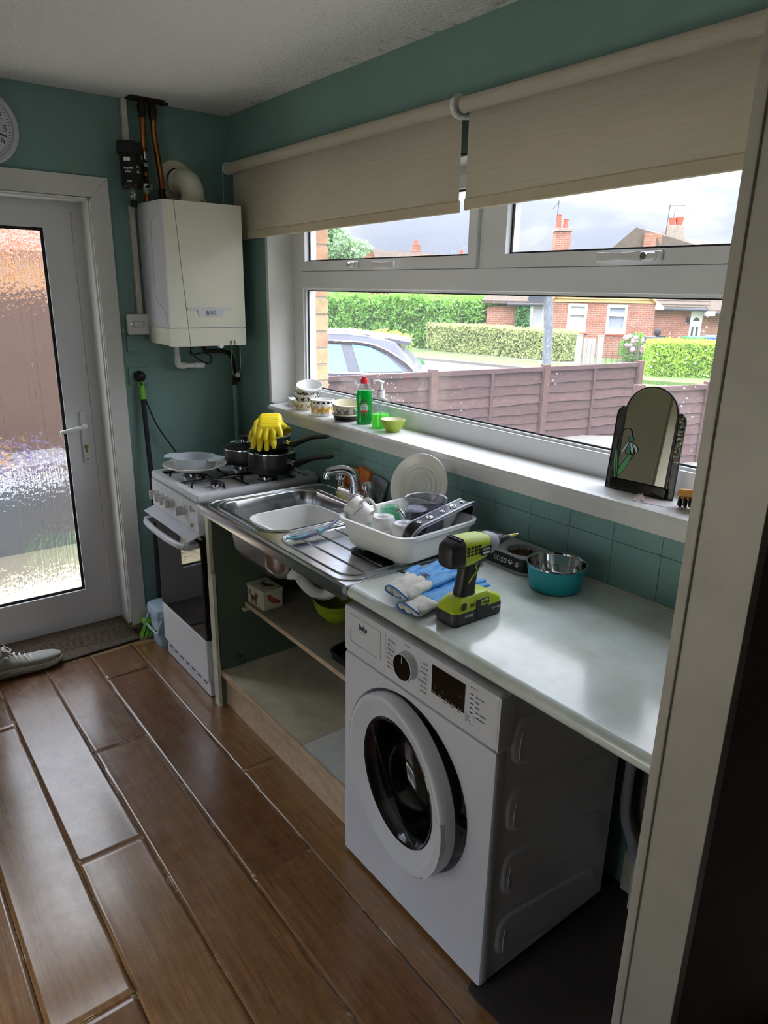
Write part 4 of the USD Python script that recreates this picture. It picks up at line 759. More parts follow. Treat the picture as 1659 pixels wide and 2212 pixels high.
q = P_('blank_plate', 'blanking plate painted over in teal below the fused switch', 'wall plate', (0, -.50, 1.397))
add('plate', box(0, .012, -.542, -.459, 1.397, 1.472, .003), 'teal', q, world=True); add('screw', mv(trimesh.creation.icosphere(2, .005), (.008, -.495, 1.437)), 'teal', q, world=True)
q = P_('wall_socket', 'square socket painted over in teal above the broom', 'socket', (0, -.50, 1.249))
add('plate', box(0, .0088, -.545, -.460, 1.249, 1.326, .003), 'teal', q, world=True)
q = P_('power_plug', 'black round plug with a cable drooping behind the cooker', 'plug', (.009, -.502, 1.285))
add('body', tube([(.009, -.502, 1.288), (.016, -.502, 1.288), (.034, -.502, 1.286), (.042, -.502, 1.284), (.045, -.502, 1.283)], [.021, .025, .024, .016, .004], 24), 'black', q, world=True, smooth=50)
add('cable', tube(smoothpath([(.03, -.502, 1.268), (.028, -.500, 1.235), (.03, -.480, 1.16), (.032, -.440, 1.05), (.04, -.37, .93), (.06, -.30, .80)]), .0035, 8), 'black', q, world=True)
q = P_('wall_hook', 'upper small white cup hook beside the door frame', 'hook', (0, -.556, 1.497))
add('hook', tube([(0, -.556, 1.497), (.012, -.556, 1.499), (.017, -.556, 1.491), (.012, -.556, 1.484)], .003, 6), 'white_gloss', q, world=True)
q = P_('wall_hook', 'lower small white cup hook beside the door frame', 'hook', (0, -.552, 1.365))
add('hook', tube([(0, -.552, 1.365), (.012, -.552, 1.367), (.017, -.552, 1.359), (.012, -.552, 1.352)], .003, 6), 'white_gloss', q, world=True)
q = P_('condensate_pipe', 'white plastic waste pipe elbow under the boiler', 'pipe', (.06, -.332, 1.33))
add('pipe', [cyl((.06, -.332, 1.44), (.06, -.333, 1.345), .0105), cyl((.06, -.325, 1.330), (.06, -.215, 1.328), .0105)], 'white_plastic', q, world=True)
add('elbow', tube(smoothpath([(.06, -.3325, 1.375), (.06, -.333, 1.345), (.06, -.328, 1.333), (.06, -.315, 1.330), (.06, -.295, 1.330)]), .0145, 14), 'white_plastic', q, world=True)
add('end_socket', cyl((.06, -.25, 1.329), (.06, -.205, 1.328), .0145), 'white_plastic', q, world=True)
q = P_('gas_pipe', 'gas pipe bending from the boiler down the corner, painted teal below', 'pipe', (.04, -.045, 0))
add('copper_bend', tube(smoothpath([(.08, -.21, 1.435), (.078, -.205, 1.405), (.07, -.18, 1.393), (.055, -.10, 1.388), (.05, -.062, 1.372), (.05, -.046, 1.33), (.05, -.044, 1.26)]), .0105, 12), 'copper_dark', q, world=True)
add('valve', [cyl((.05, -.044, 1.275), (.05, -.044, 1.225), .014, n=8), cyl((.05, -.044, 1.25), (.075, -.03, 1.25), .009)], 'copper_dark', q, world=True)
add('painted_pipe', cyl((.05, -.044, 1.23), (.05, -.044, .02), .0105), 'teal_tile', q, world=True)
q = P_('boiler_cable', 'thin black cable looped below the boiler', 'cable', (.06, -.24, 1.33))
add('cable', tube(smoothpath([(.09, -.27, 1.44), (.085, -.275, 1.40), (.08, -.24, 1.36), (.07, -.18, 1.335), (.06, -.165, 1.365), (.06, -.20, 1.385), (.06, -.26, 1.378), (.06, -.265, 1.40), (.07, -.235, 1.435)]), .0032, 8), 'black', q, world=True)
# clock
q = P_('wall_clock', 'round silver-rimmed wall clock cut off by the left edge of the picture', 'clock', (0, -1.028, 2.247))
cc = np.array((0., -1.028, 2.247)); Fc = frame(cc, (0, 1, 0), (0, 0, 1))
add('case', lathe([(0, 0), (.118, 0), (.135, .012), (.138, .03), (.132, .038), (.120, .036), (.115, .026), (0, .026)], 64).apply_transform(Fc), 'silver_plastic', q, world=True)
mk('clock_face', '#cfd2da', .5); add('face', cyl((.025, -1.028, 2.247), (.0275, -1.028, 2.247), .115, n=64), 'clock_face', q, world=True)
for k in range(1, 13):
    a = PI/2-k*PI/6; s_ = str(k); add('numeral', txt(s_, .022, (.0275, cc[1]+.086*math.cos(a)-.007*len(s_), cc[2]+.086*math.sin(a)-.011), (0, 1, 0), (0, 0, 1), .0008), 'black_print', q, world=True)
add('minute_marks', [put(box(.104, .111, -.0008, .0008, 0, .0008), (.0275, cc[1], cc[2]), (0, math.cos(a), math.sin(a)), (0, -math.sin(a), math.cos(a))) for a in np.arange(60)*PI/30], 'black_print', q, world=True)
for nm, a, l, w_ in (('hour_hand', PI/2-PI*.62, .06, .004), ('minute_hand', -.30, .098, .0028)): add(nm, put(box(-.015, l, -w_, w_, 0, .001), (.031, cc[1], cc[2]), (0, math.cos(a), math.sin(a)), (0, -math.sin(a), math.cos(a))), 'black_print', q, world=True)
add('glass', cyl((.0335, -1.028, 2.247), (.0345, -1.028, 2.247), .119, n=64), glass('clock_glass') or 'clock_glass', q, world=True)
# ================================================================ COOKER
mk('oven_glass', '#5a5a5c', .04, .85)
mk('enamel_black', '#101012', .3)
mk('knob_grey', '#c9c7c2', .4)
ck = thing('cooker', 'white freestanding gas cooker between the wall and the sink', 'cooker', (.514, -.30, 0))
cx0, cx1, cyf = .264, .764, -.567
A_ = lambda *a, **k: add(*a, parent=ck, world=True, **k)
A_('carcass', box(cx0+.004, cx1-.004, -.535, -.012, .03, .876, .004), 'appliance')
top = diff(box(cx0, cx1, -.572, -.004, .872, .906, .012), loft([rr(.212, .226, .03, .890, 8, (.519, -.317)), rr(.216, .230, .034, .93, 8, (.519, -.317))]))
A_('hob_top', top, 'appliance', smooth=30)
A_('rear_vent', [box(.60+.05*k, .635+.05*k, -.055, -.045, .9055, .907) for k in (0, 1, 2)], 'black')
A_('lid_hinge', [box(.31, .36, -.03, -.006, .904, .915, .004), box(.67, .74, -.03, -.006, .904, .914, .004)], 'appliance')
for k, (x, y, r_) in enumerate(((.412, -.435, .043), (.640, -.435, .027), (.640, -.195, .040), (.405, -.195, .040))):
    b_ = A_('burner', lathe([(0, .889), (r_+.004, .889), (r_+.004, .894), (r_, .896), (r_-.002, .908), (r_-.006, .910), (0, .910)], 32, (x, y, 0)), 'chrome')
    add('burner_cap', lathe([(0, .909), (r_-.004, .909), (r_-.002, .913), (r_-.005, .917), (r_*.55, .918), (r_*.5, .9165), (0, .9165)], 32, (x, y, 0)), 'enamel_black', b_, world=True)
    add('igniter', cyl((x+r_+.009, y-.01, .889), (x+r_+.009, y-.01, .909), .0035), 'white_gloss', b_, world=True)
for k, (xa, xb) in enumerate(((.312, .512), (.526, .726))):
    W_s = [tube(smoothpath([(xa, -.35, .897), (xa, -.52, .897), (xa+.02, -.54, .897), (xb-.02, -.54, .897), (xb, -.52, .897), (xb, -.12, .897), (xb-.02, -.10, .897), (xa+.02, -.10, .897), (xa, -.12, .897), (xa, -.35, .897)], 5), .0036, 8)]
    for (bx, by) in (((.412, -.435), (.405, -.195)) if k == 0 else ((.640, -.435), (.640, -.195))):
        for (ex, ey) in ((xa, by), (xb, by), (bx, -.54 if by < -.3 else -.10), (bx, -.315)):
            d = np.array((bx-ex, by-ey)); L_ = np.linalg.norm(d); d /= L_
            W_s.append(tube(smoothpath([(ex, ey, .897), (ex+d[0]*.004, ey+d[1]*.004, .918), (ex+d[0]*.018, ey+d[1]*.018, .927), (ex+d[0]*(L_-.03), ey+d[1]*(L_-.03), .927)], 4), .0042, 8))
    W_s.append(tube([(xa, -.315, .898), (xb, -.315, .898)], .0036, 8))
    A_('pan_support', W_s, 'enamel_black', label='black wire pan support')
pn_ = A_('control_panel', hull([(x, y, z) for x in (cx0+.002, cx1-.002) for y, z in ((-.563, .871), (-.571, .866), (-.571, .748), (-.560, .742), (-.52, .742), (-.52, .871))]), 'appliance')
A_('panel_seam', box(cx0+.003, cx1-.003, -.5705, -.54, .8705, .8735), 'grey_plastic')
for k, x in enumerate((.330, .386, .443, .500, .624)):
    z = .812; kn = A_('knob', lathe([(0, 0), (.0225, 0), (.0225, .004), (.0195, .006), (.0185, .016), (.016, .018), (0, .018)], 32).apply_transform(frame((x, -.571, z), (1, 0, 0), (0, 0, 1))), 'knob_grey')
    add('grip', hull(np.vstack([rr(.0065, .020, .004, .012, 3), rr(.0048, .019, .003, .036, 3)])).apply_transform(frame((x, -.571, z), (1, 0, 0), (0, 0, 1))), 'knob_grey', kn, world=True)
    add('dial_marks', [box(x-.001, x+.001, -.5716, -.571, z+.03+.012*j, z+.034+.012*j) for j in range(2)]+[box(x+.026, x+.036, -.5716, -.571, z+.008, z+.0095)], 'grey_print', pn_, world=True)
A_('ignition_button', lathe([(0, 0), (.009, 0), (.009, .008), (.007, .010), (0, .010)], 20).apply_transform(frame((.697, -.571, .768), (1, 0, 0), (0, 0, 1))), 'knob_grey')
lg = A_('logo_ring', ext(Point(.702, .836).buffer(.0125).difference(Point(.704, .836).buffer(.0108)).difference(sbox(.705, .83, .72, .842)), .0006, (0, -.571, 0), (1, 0, 0), (0, 0, 1)), 'black_print')
add('lettering', txt('flavel', .0085, (.706, -.571, .831), (1, 0, 0), (0, 0, 1), bold=True, w=.030), 'grey_print', lg, world=True)
A_('heat_lip', hull([(x, y, z) for x in (cx0-.002, cx1+.002) for y, z in ((-.548, .743), (-.612, .722), (-.616, .7245), (-.560, .7465))]), 'appliance')
A_('oven_door', box(cx0+.002, cx1-.002, -.556, -.535, .268, .722, .003), 'enamel_black')
A_('oven_glass', box(cx0+.004, cx1-.004, -.568, -.557, .272, .700, .003), 'oven_glass', label='black glass oven door front')
A_('glass_line', box(cx0+.006, cx1-.05, -.5686, -.568, .690, .692), 'silver_plastic')
hd = A_('door_handle', tube(smoothpath([(.296, -.618, .692), (.34, -.632, .692), (.45, -.640, .692), (.58, -.640, .692), (.69, -.632, .692), (.734, -.618, .692)], 6), .0125, 14, flat=1.15), 'appliance', label='white bow handle')
add('handle_bracket', [box(.282, .318, -.624, -.566, .680, .705, .005), box(.712, .748, -.624, -.566, .680, .705, .005)], 'silver_plastic', hd, world=True)
A_('lower_panel', box(cx0+.002, cx1-.002, -.569, -.535, .078, .266, .005), 'white_gloss')
A_('plinth', box(cx0+.008, cx1-.006, -.560, -.50, .004, .076, .003), 'appliance')
A_('plinth_slot', [box(.30+.065*k, .335+.065*k, -.5606, -.558, .050, .058) for k in range(7)], 'black')
# ================================================================ SINK CABINET
mk('olive', '#4c5a48', .6, var=.12, vs=4); mk('edge_cream', '#c9c4ac', .5, var=.15, vs=14); mk('lino', '#b8ae93', .6, var=.22, vs=9, bump=.0004, bs=60); mk('lino_dark', '#8b8370', .6, var=.22, vs=11); mk('chip_edge', '#c0a688', .7, var=.2, vs=25); mk('lino_light', '#c5c6bd', .5, var=.12, vs=14)
cb = thing('sink_cabinet', 'open doorless cabinet under the sink with dark green side', 'cabinet', (1.3, -.28, 0))
B_ = lambda *a, **k: add(*a, parent=cb, world=True, **k)
B_('side_panel', box(.808, .842, -.548, -.012, .0, .884), 'olive')
B_('front_edge', [box(.804, .846, -.562, -.547, .0, .60, .002), box(.806, .834, -.562, -.547, .60, .884, .002)], 'edge_cream')
for z in (.80, .19): B_('hinge_plate', [box(.841, .848, -.505, -.44, z-.012, z+.012, .003), box(.841, .852, -.485, -.462, z-.022, z+.022, .003)], 'olive')
B_('base_board', box(.842, 1.80, -.538, -.012, .146, .162), 'chip_edge')
B_('lino_sheet', [box(.842, 1.47, -.5375, -.015, .162, .165)], 'lino'); B_('lino_sheet', box(1.472, 1.80, -.5375, -.015, .162, .1653), 'lino_light')
B_('front_lip', box(.842, 1.80, -.545, -.537, .140, .167, .002), 'chip_edge')
B_('plinth', box(.842, 1.80, -.525, -.508, 0, .145), 'chip_edge')
B_('shelf', box(.842, 1.80, -.420, -.012, .428, .4455), 'lino_dark'); B_('shelf_edge', box(.842, 1.80, -.4235, -.4195, .427, .4445), 'chip_edge')
B_('shelf_support', hull([(.842, -.44, .422), (.842, -.36, .422), (.862, -.43, .424), (.862, -.38, .424), (.842, -.43, .40), (.842, -.38, .405)]), 'edge_cream')
B_('back_panel', box(.842, 1.80, -.012, -.006, .0, .88), 'olive')
# ================================================================ SINK
sk = thing('sink', 'stainless steel sink with bowl and ribbed drainer', 'sink', (1.35, -.30, .905))
K_ = lambda *a, **k: add(*a, parent=sk, world=True, **k)
bcx, bcy, bhx, bhy = 1.128, -.358, .208, .200
dcx, dcy, dhx, dhy = 1.588, -.350, .200, .212
deck = diff(box(.874, 1.834, -.603, -.008, .897, .911, .006), loft([rr(bhx, bhy, .08, .88, 8, (bcx, bcy)), rr(bhx, bhy, .08, .93, 8, (bcx, bcy))]), loft([rr(dhx-.006, dhy-.006, .05, .9055, 8, (dcx, dcy)), rr(dhx, dhy, .055, .93, 8, (dcx, dcy))]))
K_('deck', deck, 'steel', smooth=30)
br_ = [(bhx+.012, bhy+.012, .088, .9125), (bhx+.004, bhy+.004, .084, .9128), (bhx-.004, bhy-.004, .08, .906), (bhx-.012, bhy-.012, .075, .86), (bhx-.024, bhy-.024, .07, .76), (bhx-.045, bhy-.045, .06, .716), (bhx-.09, bhy-.09, .05, .706), (.03, .03, .03, .703)]
bw = [rr(a, b, r_, z, 8, (bcx, bcy)) for a, b, r_, z in br_]
K_('bowl', loft(bw+[w_-[0, 0, .0015] for w_ in bw[::-1]], False, False), 'steel', smooth=60)
K_('rim_bead', [tube(rr(bhx+.018, bhy+.018, .09, .9115, 8, (bcx, bcy)), .0035, 8, closed=True), tube(rr(dhx+.004, dhy+.004, .058, .9115, 8, (dcx, dcy)), .0032, 8, closed=True), tube(rr(.466, .262, .06, .9112, 8, (1.354, -.335)), .0030, 8, closed=True)], 'steel')
for k in range(5): K_('drainer_rib', tube([(1.405, -.495+.072*k, .9050), (1.42, -.495+.072*k, .9058), (1.755, -.495+.072*k, .9052), (1.77, -.495+.072*k, .904)], .0034, 8), 'steel')
K_('front_edge', hull([(x, y, z) for x in (.876, 1.833) for y, z in ((-.600, .911), (-.610, .908), (-.614, .900), (-.613, .874), (-.608, .869), (-.598, .870), (-.59, .900))]), 'steel', smooth=40)
K_('plug_hole', lathe([(0, .705), (.020, .705), (.033, .7075), (.036, .706)], 24, (bcx, bcy, 0)), 'chrome')
K_('overflow', cyl((bcx, bcy+bhy-.02, .86), (bcx, bcy+bhy-.008, .86), .018), 'chrome')
tp = thing('mixer_tap', 'chrome mixer tap with a curved swivel spout behind the sink bowl', 'tap', (1.125, -.075, .911))
K_ = lambda *a, **k: add(*a, parent=tp, world=True, **k)
K_('body', [hull(np.vstack([rr(.115, .024, .02, .911, 6, (1.125, -.072)), rr(.105, .020, .018, .930, 6, (1.125, -.072)), rr(.09, .014, .012, .938, 6, (1.125, -.072))])), lathe([(0, .93), (.026, .93), (.022, .95), (.0205, .965), (0, .966)], 28, (1.135, -.075, 0))], 'chrome')
sp = smoothpath([(1.135, -.075, .950), (1.135, -.076, .978), (1.130, -.082, 1.000), (1.116, -.098, 1.016), (1.098, -.120, 1.020), (1.078, -.146, 1.014), (1.066, -.160, 1.004)], 6)
K_('spout', tube(sp, np.interp(np.linspace(0, 1, len(sp)), [0, .3, .8, 1], [.0215, .0195, .0165, .0165]), 20), 'chrome', smooth=60)
K_('nozzle', cyl((1.066, -.158, 1.008), (1.062, -.163, .982), .0150), 'chrome')
for x in (1.035, 1.215):
    h_ = K_('tap_pillar', lathe([(0, .93), (.020, .93), (.016, .945), (.0135, .955), (0, .956)], 24, (x, -.073, 0)), 'chrome')
    fl_ = [[(x+(r_*(1+.10*math.cos(6*a)))*math.cos(a), -.073+(r_*(1+.10*math.cos(6*a)))*math.sin(a), z) for a in np.linspace(0, 2*PI, 37)[:-1]] for r_, z in ((.012, .953), (.021, .960), (.0225, .972), (.019, .984), (.012, .988))]
    add('tap_head', loft(fl_), 'chrome', h_, world=True, smooth=40); add('index_cap', cyl((x, -.073, .987), (x, -.073, .9905), .009), 'white_gloss', h_, world=True)
wp = thing('waste_pipe', 'white plastic trap and waste pipe under the drainer', 'pipe', (1.10, -.25, .45))
add('trap', tube(smoothpath([(1.128, -.34, .705), (1.13, -.325, .63), (1.15, -.29, .575), (1.175, -.25, .555), (1.21, -.22, .585), (1.22, -.20, .64), (1.22, -.1, .66), (1.22, -.02, .66)], 6), .024, 16), 'white_plastic', wp, world=True)
add('nut', [cyl((1.128, -.336, .665), (1.129, -.33, .64), .032, n=12), cyl((1.218, -.206, .62), (1.22, -.198, .645), .032, n=12)], 'white_plastic', wp, world=True)
# ================================================================ WORKTOP
mk('laminate', '#d5dcd8', .18, var=.04, vs=9, dark='#c3cabf', coat_weight=.3, coat_roughness=.12); mk('laminate_edge', '#a8a697', .4, var=.2, vs=18)
wt = thing('worktop', 'mottled pale green laminate worktop with a rounded front edge', 'worktop', (2.3, -.3, .872))
ed = [(-.597+.019+.019*math.cos(a), .891+.019*math.sin(a)) for a in np.linspace(PI/2, 3*PI/2, 9)]
add('board', ext(Polygon([(-.004, .910), (-.004, .872)]+[(-.03, .872)]+ed[::-1]), .954, (1.836, 0, 0), (0, 1, 0), (0, 0, 1)), 'laminate', wt, world=True, smooth=50)
add('back_seal', tube([(1.84, -.007, .912), (2.78, -.007, .912)], .004, 6), 'edge_cream', wt, world=True)
# ================================================================ WASHING MACHINE
M['door_glass'] = usdkit.material(stage, '/World/Looks/door_glass', {'t': ('transparent_bsdf', {'color': (.30, .30, .31)}), 'g': ('glossy_bsdf', {'color': (1, 1, 1), 'roughness': .04}), 'f': ('layer_weight', {'blend': .5}), 'p': ('math', {'math_type': 'power', 'value2': 3.0}), 'k': ('math', {'math_type': 'multiply_add', 'value2': .6, 'value3': .05}), 'x': ('mix_closure', {})},
    [('f.facing', 'p.value1'), ('p.value', 'k.value1'), ('k.value', 'x.fac'), ('t.BSDF', 'x.closure1'), ('g.BSDF', 'x.closure2')], surface='x.closure')
mk('door_inner', '#b4b6bb', .3); mk('rubber', '#37383b', .5); mk('drum_steel', '#8f9194', .3, 1.0)
wm = thing('washing_machine', 'white front-loading washing machine with its door ajar under the worktop', 'washing machine', (2.108, -.34, 0))
W_ = lambda *a, **k: add(*a, parent=wm, world=True, **k)
mx0, mx1, myf, mcx, mcz = 1.809, 2.407, -.589, 2.085, .440
def ly(prof, c, n=64, flip=1): return lathe(prof, n).apply_transform(frame(c, (1, 0, 0), (0, 0, 1)))     # axis towards the room (-y)
body = diff(box(mx0+.006, mx1-.003, -.556, -.086, .018, .848, .006), cyl((mcx, -.60, mcz), (mcx, -.20, mcz), .172, n=64), cyl((mcx, -.60, mcz), (mcx, -.528, mcz), .25, n=96))
W_('cabinet', body, 'appliance_side', smooth=30)
front = diff(box(mx0, mx1-.001, myf, -.552, .014, .7045, .010), cyl((mcx, -.62, mcz), (mcx, -.50, mcz), .2475, n=96))
W_('door_recess', ly([(.2475, .0005), (.2455, -.004), (.238, -.044), (.232, -.050), (.172, -.054)], (mcx, myf, mcz), 96), 'appliance', smooth=40)
W_('front_panel', front, 'appliance', smooth=28)
W_('fascia', box(mx0, mx1-.001, myf-.003, -.552, .7070, .851, .012), 'appliance', smooth=30)
W_('door_seal', [ly([(.170, -.02), (.182, .004), (.176, .012), (.160, .006), (.150, -.03), (.160, -.06), (.172, -.06)], (mcx, -.560, mcz))], 'rubber', smooth=50)
W_('drum', ly([(0, -.30), (.160, -.30), (.171, -.28), (.171, .02)], (mcx, -.56, mcz)), 'drum_steel', smooth=50)
for k in range(3):
    a = k*2*PI/3+.4; W_('drum_paddle', box(mcx+.135*math.cos(a)-.02, mcx+.135*math.cos(a)+.02, -.5, -.30, mcz+.135*math.sin(a)-.02, mcz+.135*math.sin(a)+.02, .012), 'drum_steel')
for k in range(2): W_('foot', cyl((mx0+.06+.48*k, -.53, .0), (mx0+.06+.48*k, -.53, .02), .018), 'black')
for k in range(2): W_('foot', cyl((mx0+.06+.48*k, -.13, .0), (mx0+.06+.48*k, -.13, .02), .018), 'black')
th = math.radians(-7.4); hx = 1.865
dx = np.array((math.cos(th), math.sin(th), 0)); DC = np.array((hx, myf-.004, mcz+.002))+dx*.223+np.array((math.sin(th), -math.cos(th), 0))*-.036
def ld(prof, n=96, off=0): m = lathe(prof, n); m.apply_translation((0, 0, off)); return m.apply_transform(frame(DC, dx, (0, 0, 1)))
dr_ = W_('door', ld([(.165, -.006), (.222, -.006), (.236, .004), (.2395, .020), (.2385, .038), (.233, .0445), (.224, .0455), (.218, .043), (.202, .036), (.184, .032), (.173, .028), (.169, .020), (.165, -.006)]), 'appliance', smooth=40, label='round white door ring')
arc = [(r_*math.cos(a), r_*math.sin(a)) for r_, aa in ((.2388, np.linspace(-.75, .20, 16)), (.216, np.linspace(.20, -.75, 16))) for a in aa]
add('door_grip', ext(arc, .012, (0, 0, 0), (1, 0, 0), (0, 1, 0)).apply_translation((0, 0, .0362)).apply_transform(frame(DC, dx, (0, 0, 1))), 'appliance', dr_, world=True)
add('glass_rim', ld([(.174, .0285), (.171, .0305), (.165, .028), (.160, .02)]), 'black_gloss', dr_, world=True)
add('door_glass', ld([(.167, .027), (.156, .012), (.146, -.02), (.136, -.06), (.112, -.085), (.06, -.096), (0, -.099)], 64), 'door_glass', dr_, world=True, smooth=60, label='dark bowl-shaped glass')
add('hinge', box(hx-.02, hx+.008, myf+.012, myf+.04, mcz-.08, mcz+.08, .004), 'door_inner', dr_, world=True)
W_('latch_plate', [box(2.302, 2.324, myf-.0005, myf+.01, .442, .472, .002)], 'black'); W_('latch_screw', [cyl((2.312, myf-.001, .492), (2.312, myf+.003, .492), .004), cyl((2.312, myf-.001, .424), (2.312, myf+.003, .424), .005)], 'grey_print')
FY = myf-.003
def wtext(s, h, x, z, w=None, m='grey_print', bold=False, right=False, lab='lettering', par=None):
    t_ = meshkit.text_mesh(s, h, .0004, bold); wd = t_.bounds[1][0]-t_.bounds[0][0]
    if w: t_.apply_transform(np.diag([w/wd, 1, 1, 1])); wd = w
    t_.apply_translation((-wd if right else 0, 0, 0)); return add(lab, put(t_, (x, FY-.0002, z), (1, 0, 0), (0, 0, 1)), m, par if par is not None else wm, world=True, smooth=False)
dw = W_('detergent_drawer', diff(box(1.838, 1.984, FY-.003, FY+.03, .746, .832, .004), loft([rr(.060, .0195, .01, -.02, 5), rr(.066, .022, .012, .02, 5)]).apply_transform(frame((1.911, FY-.002, .771), (1, 0, 0), (0, 0, 1)))), 'appliance', smooth=30)
add('finger_recess', box(1.850, 1.972, FY+.012, FY+.028, .750, .792), 'silver_plastic', dw, world=True)
add('lettering', txt('beko', .0155, (1.889, FY-.0032, .803), (1, 0, 0), (0, 0, 1), bold=True, w=.036), 'black_print', dw, world=True); add('underline', put(ext([(0, 0), (.017, .002), (.034, 0), (.017, .0005)], .0005), (1.890, FY-.0032, .797), (1, 0, 0), (0, 0, 1)), 'black_print', dw, world=True)
W_('panel_seam', [box(2.003, 2.0036, FY-.0003, FY, .700, .842)], 'grey_print')
kn = W_('program_knob', ly([(0, 0), (.038, 0), (.037, .006), (.0355, .020), (.033, .022)], (2.098, FY, .787)), 'appliance', smooth=40)
add('knob_cap', ly([(0, .0225), (.0335, .0222), (.034, .020)], (2.098, FY, .787)), 'black_gloss', kn, world=True); add('pointer', box(2.0975, 2.0985, FY-.0235, FY-.022, .80, .818), 'white_print', kn, world=True)
for k, s_ in enumerate(('Anti-Allergy', 'Shirts', 'StainExpert', 'Dark Care', 'Sports', 'Down Wear', 'Rinse')):
    z = .8225-.0128*k; w_ = len(s_)*.0026; wtext(s_, .0042, 2.0125, z, w_)
    W_('guide_line', [box(2.012, 2.012+(.036 if k < 6 else .042), FY-.0004, FY, z-.0030, z-.0025)], 'grey_print')
for k, s_ in enumerate(('Cottons', 'Eco 40-60', 'Synthetics', 'Quick', 'Mixed Fabrics', 'Hand Wash', 'Delicates')):
    z = .818-.0128*k; w_ = len(s_)*.0026; wtext(s_, .0042, 2.170, z, w_, right=True)
    W_('guide_line', [box(2.140, 2.171, FY-.0004, FY, z-.0030, z-.0025)], 'grey_print')
wtext('On / Off', .0040, 2.082, .836, .020); wtext('Spin+Drain', .0040, 2.078, .7405, .026)
ds = W_('display', box(2.188, 2.302, FY-.0015, FY+.002, .757, .832, .001), 'black_gloss', label='black display panel')
for k, s_ in enumerate(('Temp', 'Spin', 'Prewash', 'Rinse+', 'Extra')): add('lettering', txt(s_, .0036, (2.192+.0225*k, FY-.0017, .7605), (1, 0, 0), (0, 0, 1), w=.004*len(s_)**.75), 'grey_plastic', ds, world=True)
for k, (x, z) in enumerate(((2.203, .776), (2.229, .776), (2.288, .795))): add('display_mark', plate_ring(Point(x, z).buffer(.0030), .0006, .0003, (0, FY-.0016, 0), (1, 0, 0), (0, 0, 1)), 'grey_print', ds, world=True)
wtext('WiFi 1400', .0030, 2.318, .8335, .022)
for k, s_ in enumerate(('Door Lock', 'Wash', 'Spin', 'End / Cancel', 'AntiCrease+')):
    z = .8165-.0118*k; W_('indicator', box(2.3185, 2.3285, FY-.0006, FY, z, z+.0024), 'black'); wtext(s_, .0044, 2.336, z-.002+(-.001*k), len(s_)*.0028, 'black_print')
for k, s_ in enumerate(('Quick', 'Steam', 'Fast+')): wtext(s_, .0033, 2.232+.022*k, .750, .013)
W_('start_outline', plate_ring(sbox(2.306, .741, 2.333, .762), .0006, .0004, (0, FY, 0), (1, 0, 0), (0, 0, 1)), 'grey_print'); wtext('Start/', .0040, 2.309, .7535, .014); wtext('Pause', .0040, 2.309, .7465, .014)
# pressed ribs of the side wall
for k, z0 in enumerate((.700, .512, .324, .130)):
    P = []
    for grow, x in ((0, .0), (-.006, .004), (-.012, .0052)):
        q = []; 
        for sx, sz, a0 in ((1, 1, 0), (-1, 1, 90), (-1, -1, 180), (1, -1, 270)):
            R_c = .045
            for a in np.linspace(a0, a0+90, 7):
                y = -.335+sx*(.205+grow-R_c)+R_c*math.cos(math.radians(a))*(1+grow*0); z = z0-.02+sz*(.066+grow-R_c)+R_c*math.sin(math.radians(a)); q.append((mx1-.0035+x, y, z-.10*(y+.335)/.41*.6))
        P.append(q)
    W_('side_rib', loft(P, False, True), 'appliance_side', smooth=60)
    W_('side_groove', tube(smoothpath([(mx1+.0012, -.508, z0+.028), (mx1+.0018, -.512, z0+.01), (mx1+.0018, -.514, z0-.02), (mx1+.0012, -.511, z0-.04)], 4), .0016, 6), 'appliance_side')
W_('fascia_end', box(mx1-.008, mx1+.001, -.588, -.538, .708, .846, .004), 'appliance')
q = thing('drain_hose', 'grey corrugated drain hose hanging behind the washing machine', 'hose', (2.52, -.05, .3))
hp = smoothpath([(2.435, -.060, .80), (2.430, -.060, .6), (2.424, -.058, .40), (2.428, -.056, .29), (2.455, -.055, .225), (2.50, -.085, .205), (2.58, -.085, .21), (2.72, -.06, .22)], 10)
add('hose', tube(hp, np.where(np.arange(len(hp)) % 2, .016, .0135), 10), 'grey_plastic', q, world=True, smooth=60)
q = thing('stand_pipe', 'pale plastic stand pipe under the worktop by the wall', 'pipe', (2.51, -.04, 0))
add('pipe', [cyl((2.51, -.042, .24), (2.51, -.042, .85), .020), cyl((2.49, -.04, .16), (2.55, -.04, .16), .02)], 'edge_cream', q, world=True); add('fitting', [cyl((2.51, -.042, .26), (2.51, -.042, .17), .027), box(2.475, 2.555, -.07, -.02, .0, .165, .01)], 'white_plastic', q, world=True)
mk('bare_plaster', '#6d6962', .9, var=.2, vs=6)
add('bare_plaster', box(2.41, 2.788, -.003, .0, .14, .86), 'bare_plaster', ww, label='unpainted grey patch under the worktop')
bb = thing('baseboard_window', 'grubby skirting board under the worktop beside the washing machine', None, kind='structure')
add('board', box(2.42, 2.79, -.018, 0, 0, .14, .003), 'edge_cream', bb)
# ================================================================ THINGS ON COOKER, SINK AND WORKTOP
mk('porcelain', '#e4e2da', .22); mk('porcelain_white', '#e9e9e7', .2); mk('dish_grey', '#b9c1c6', .16); mk('pan_black', '#131317', .35, coat_weight=.3); mk('pan_grey', '#4a4542', .42, .3, var=.1, vs=60); mk('bakelite', '#0c0c0d', .45)
glass('lid_glass', (.82, .86, .86)); mk('rubber_yellow', '#e6cf1c', .42, var=.06, vs=20, subsurface_weight=.15, subsurface_scale=.004)
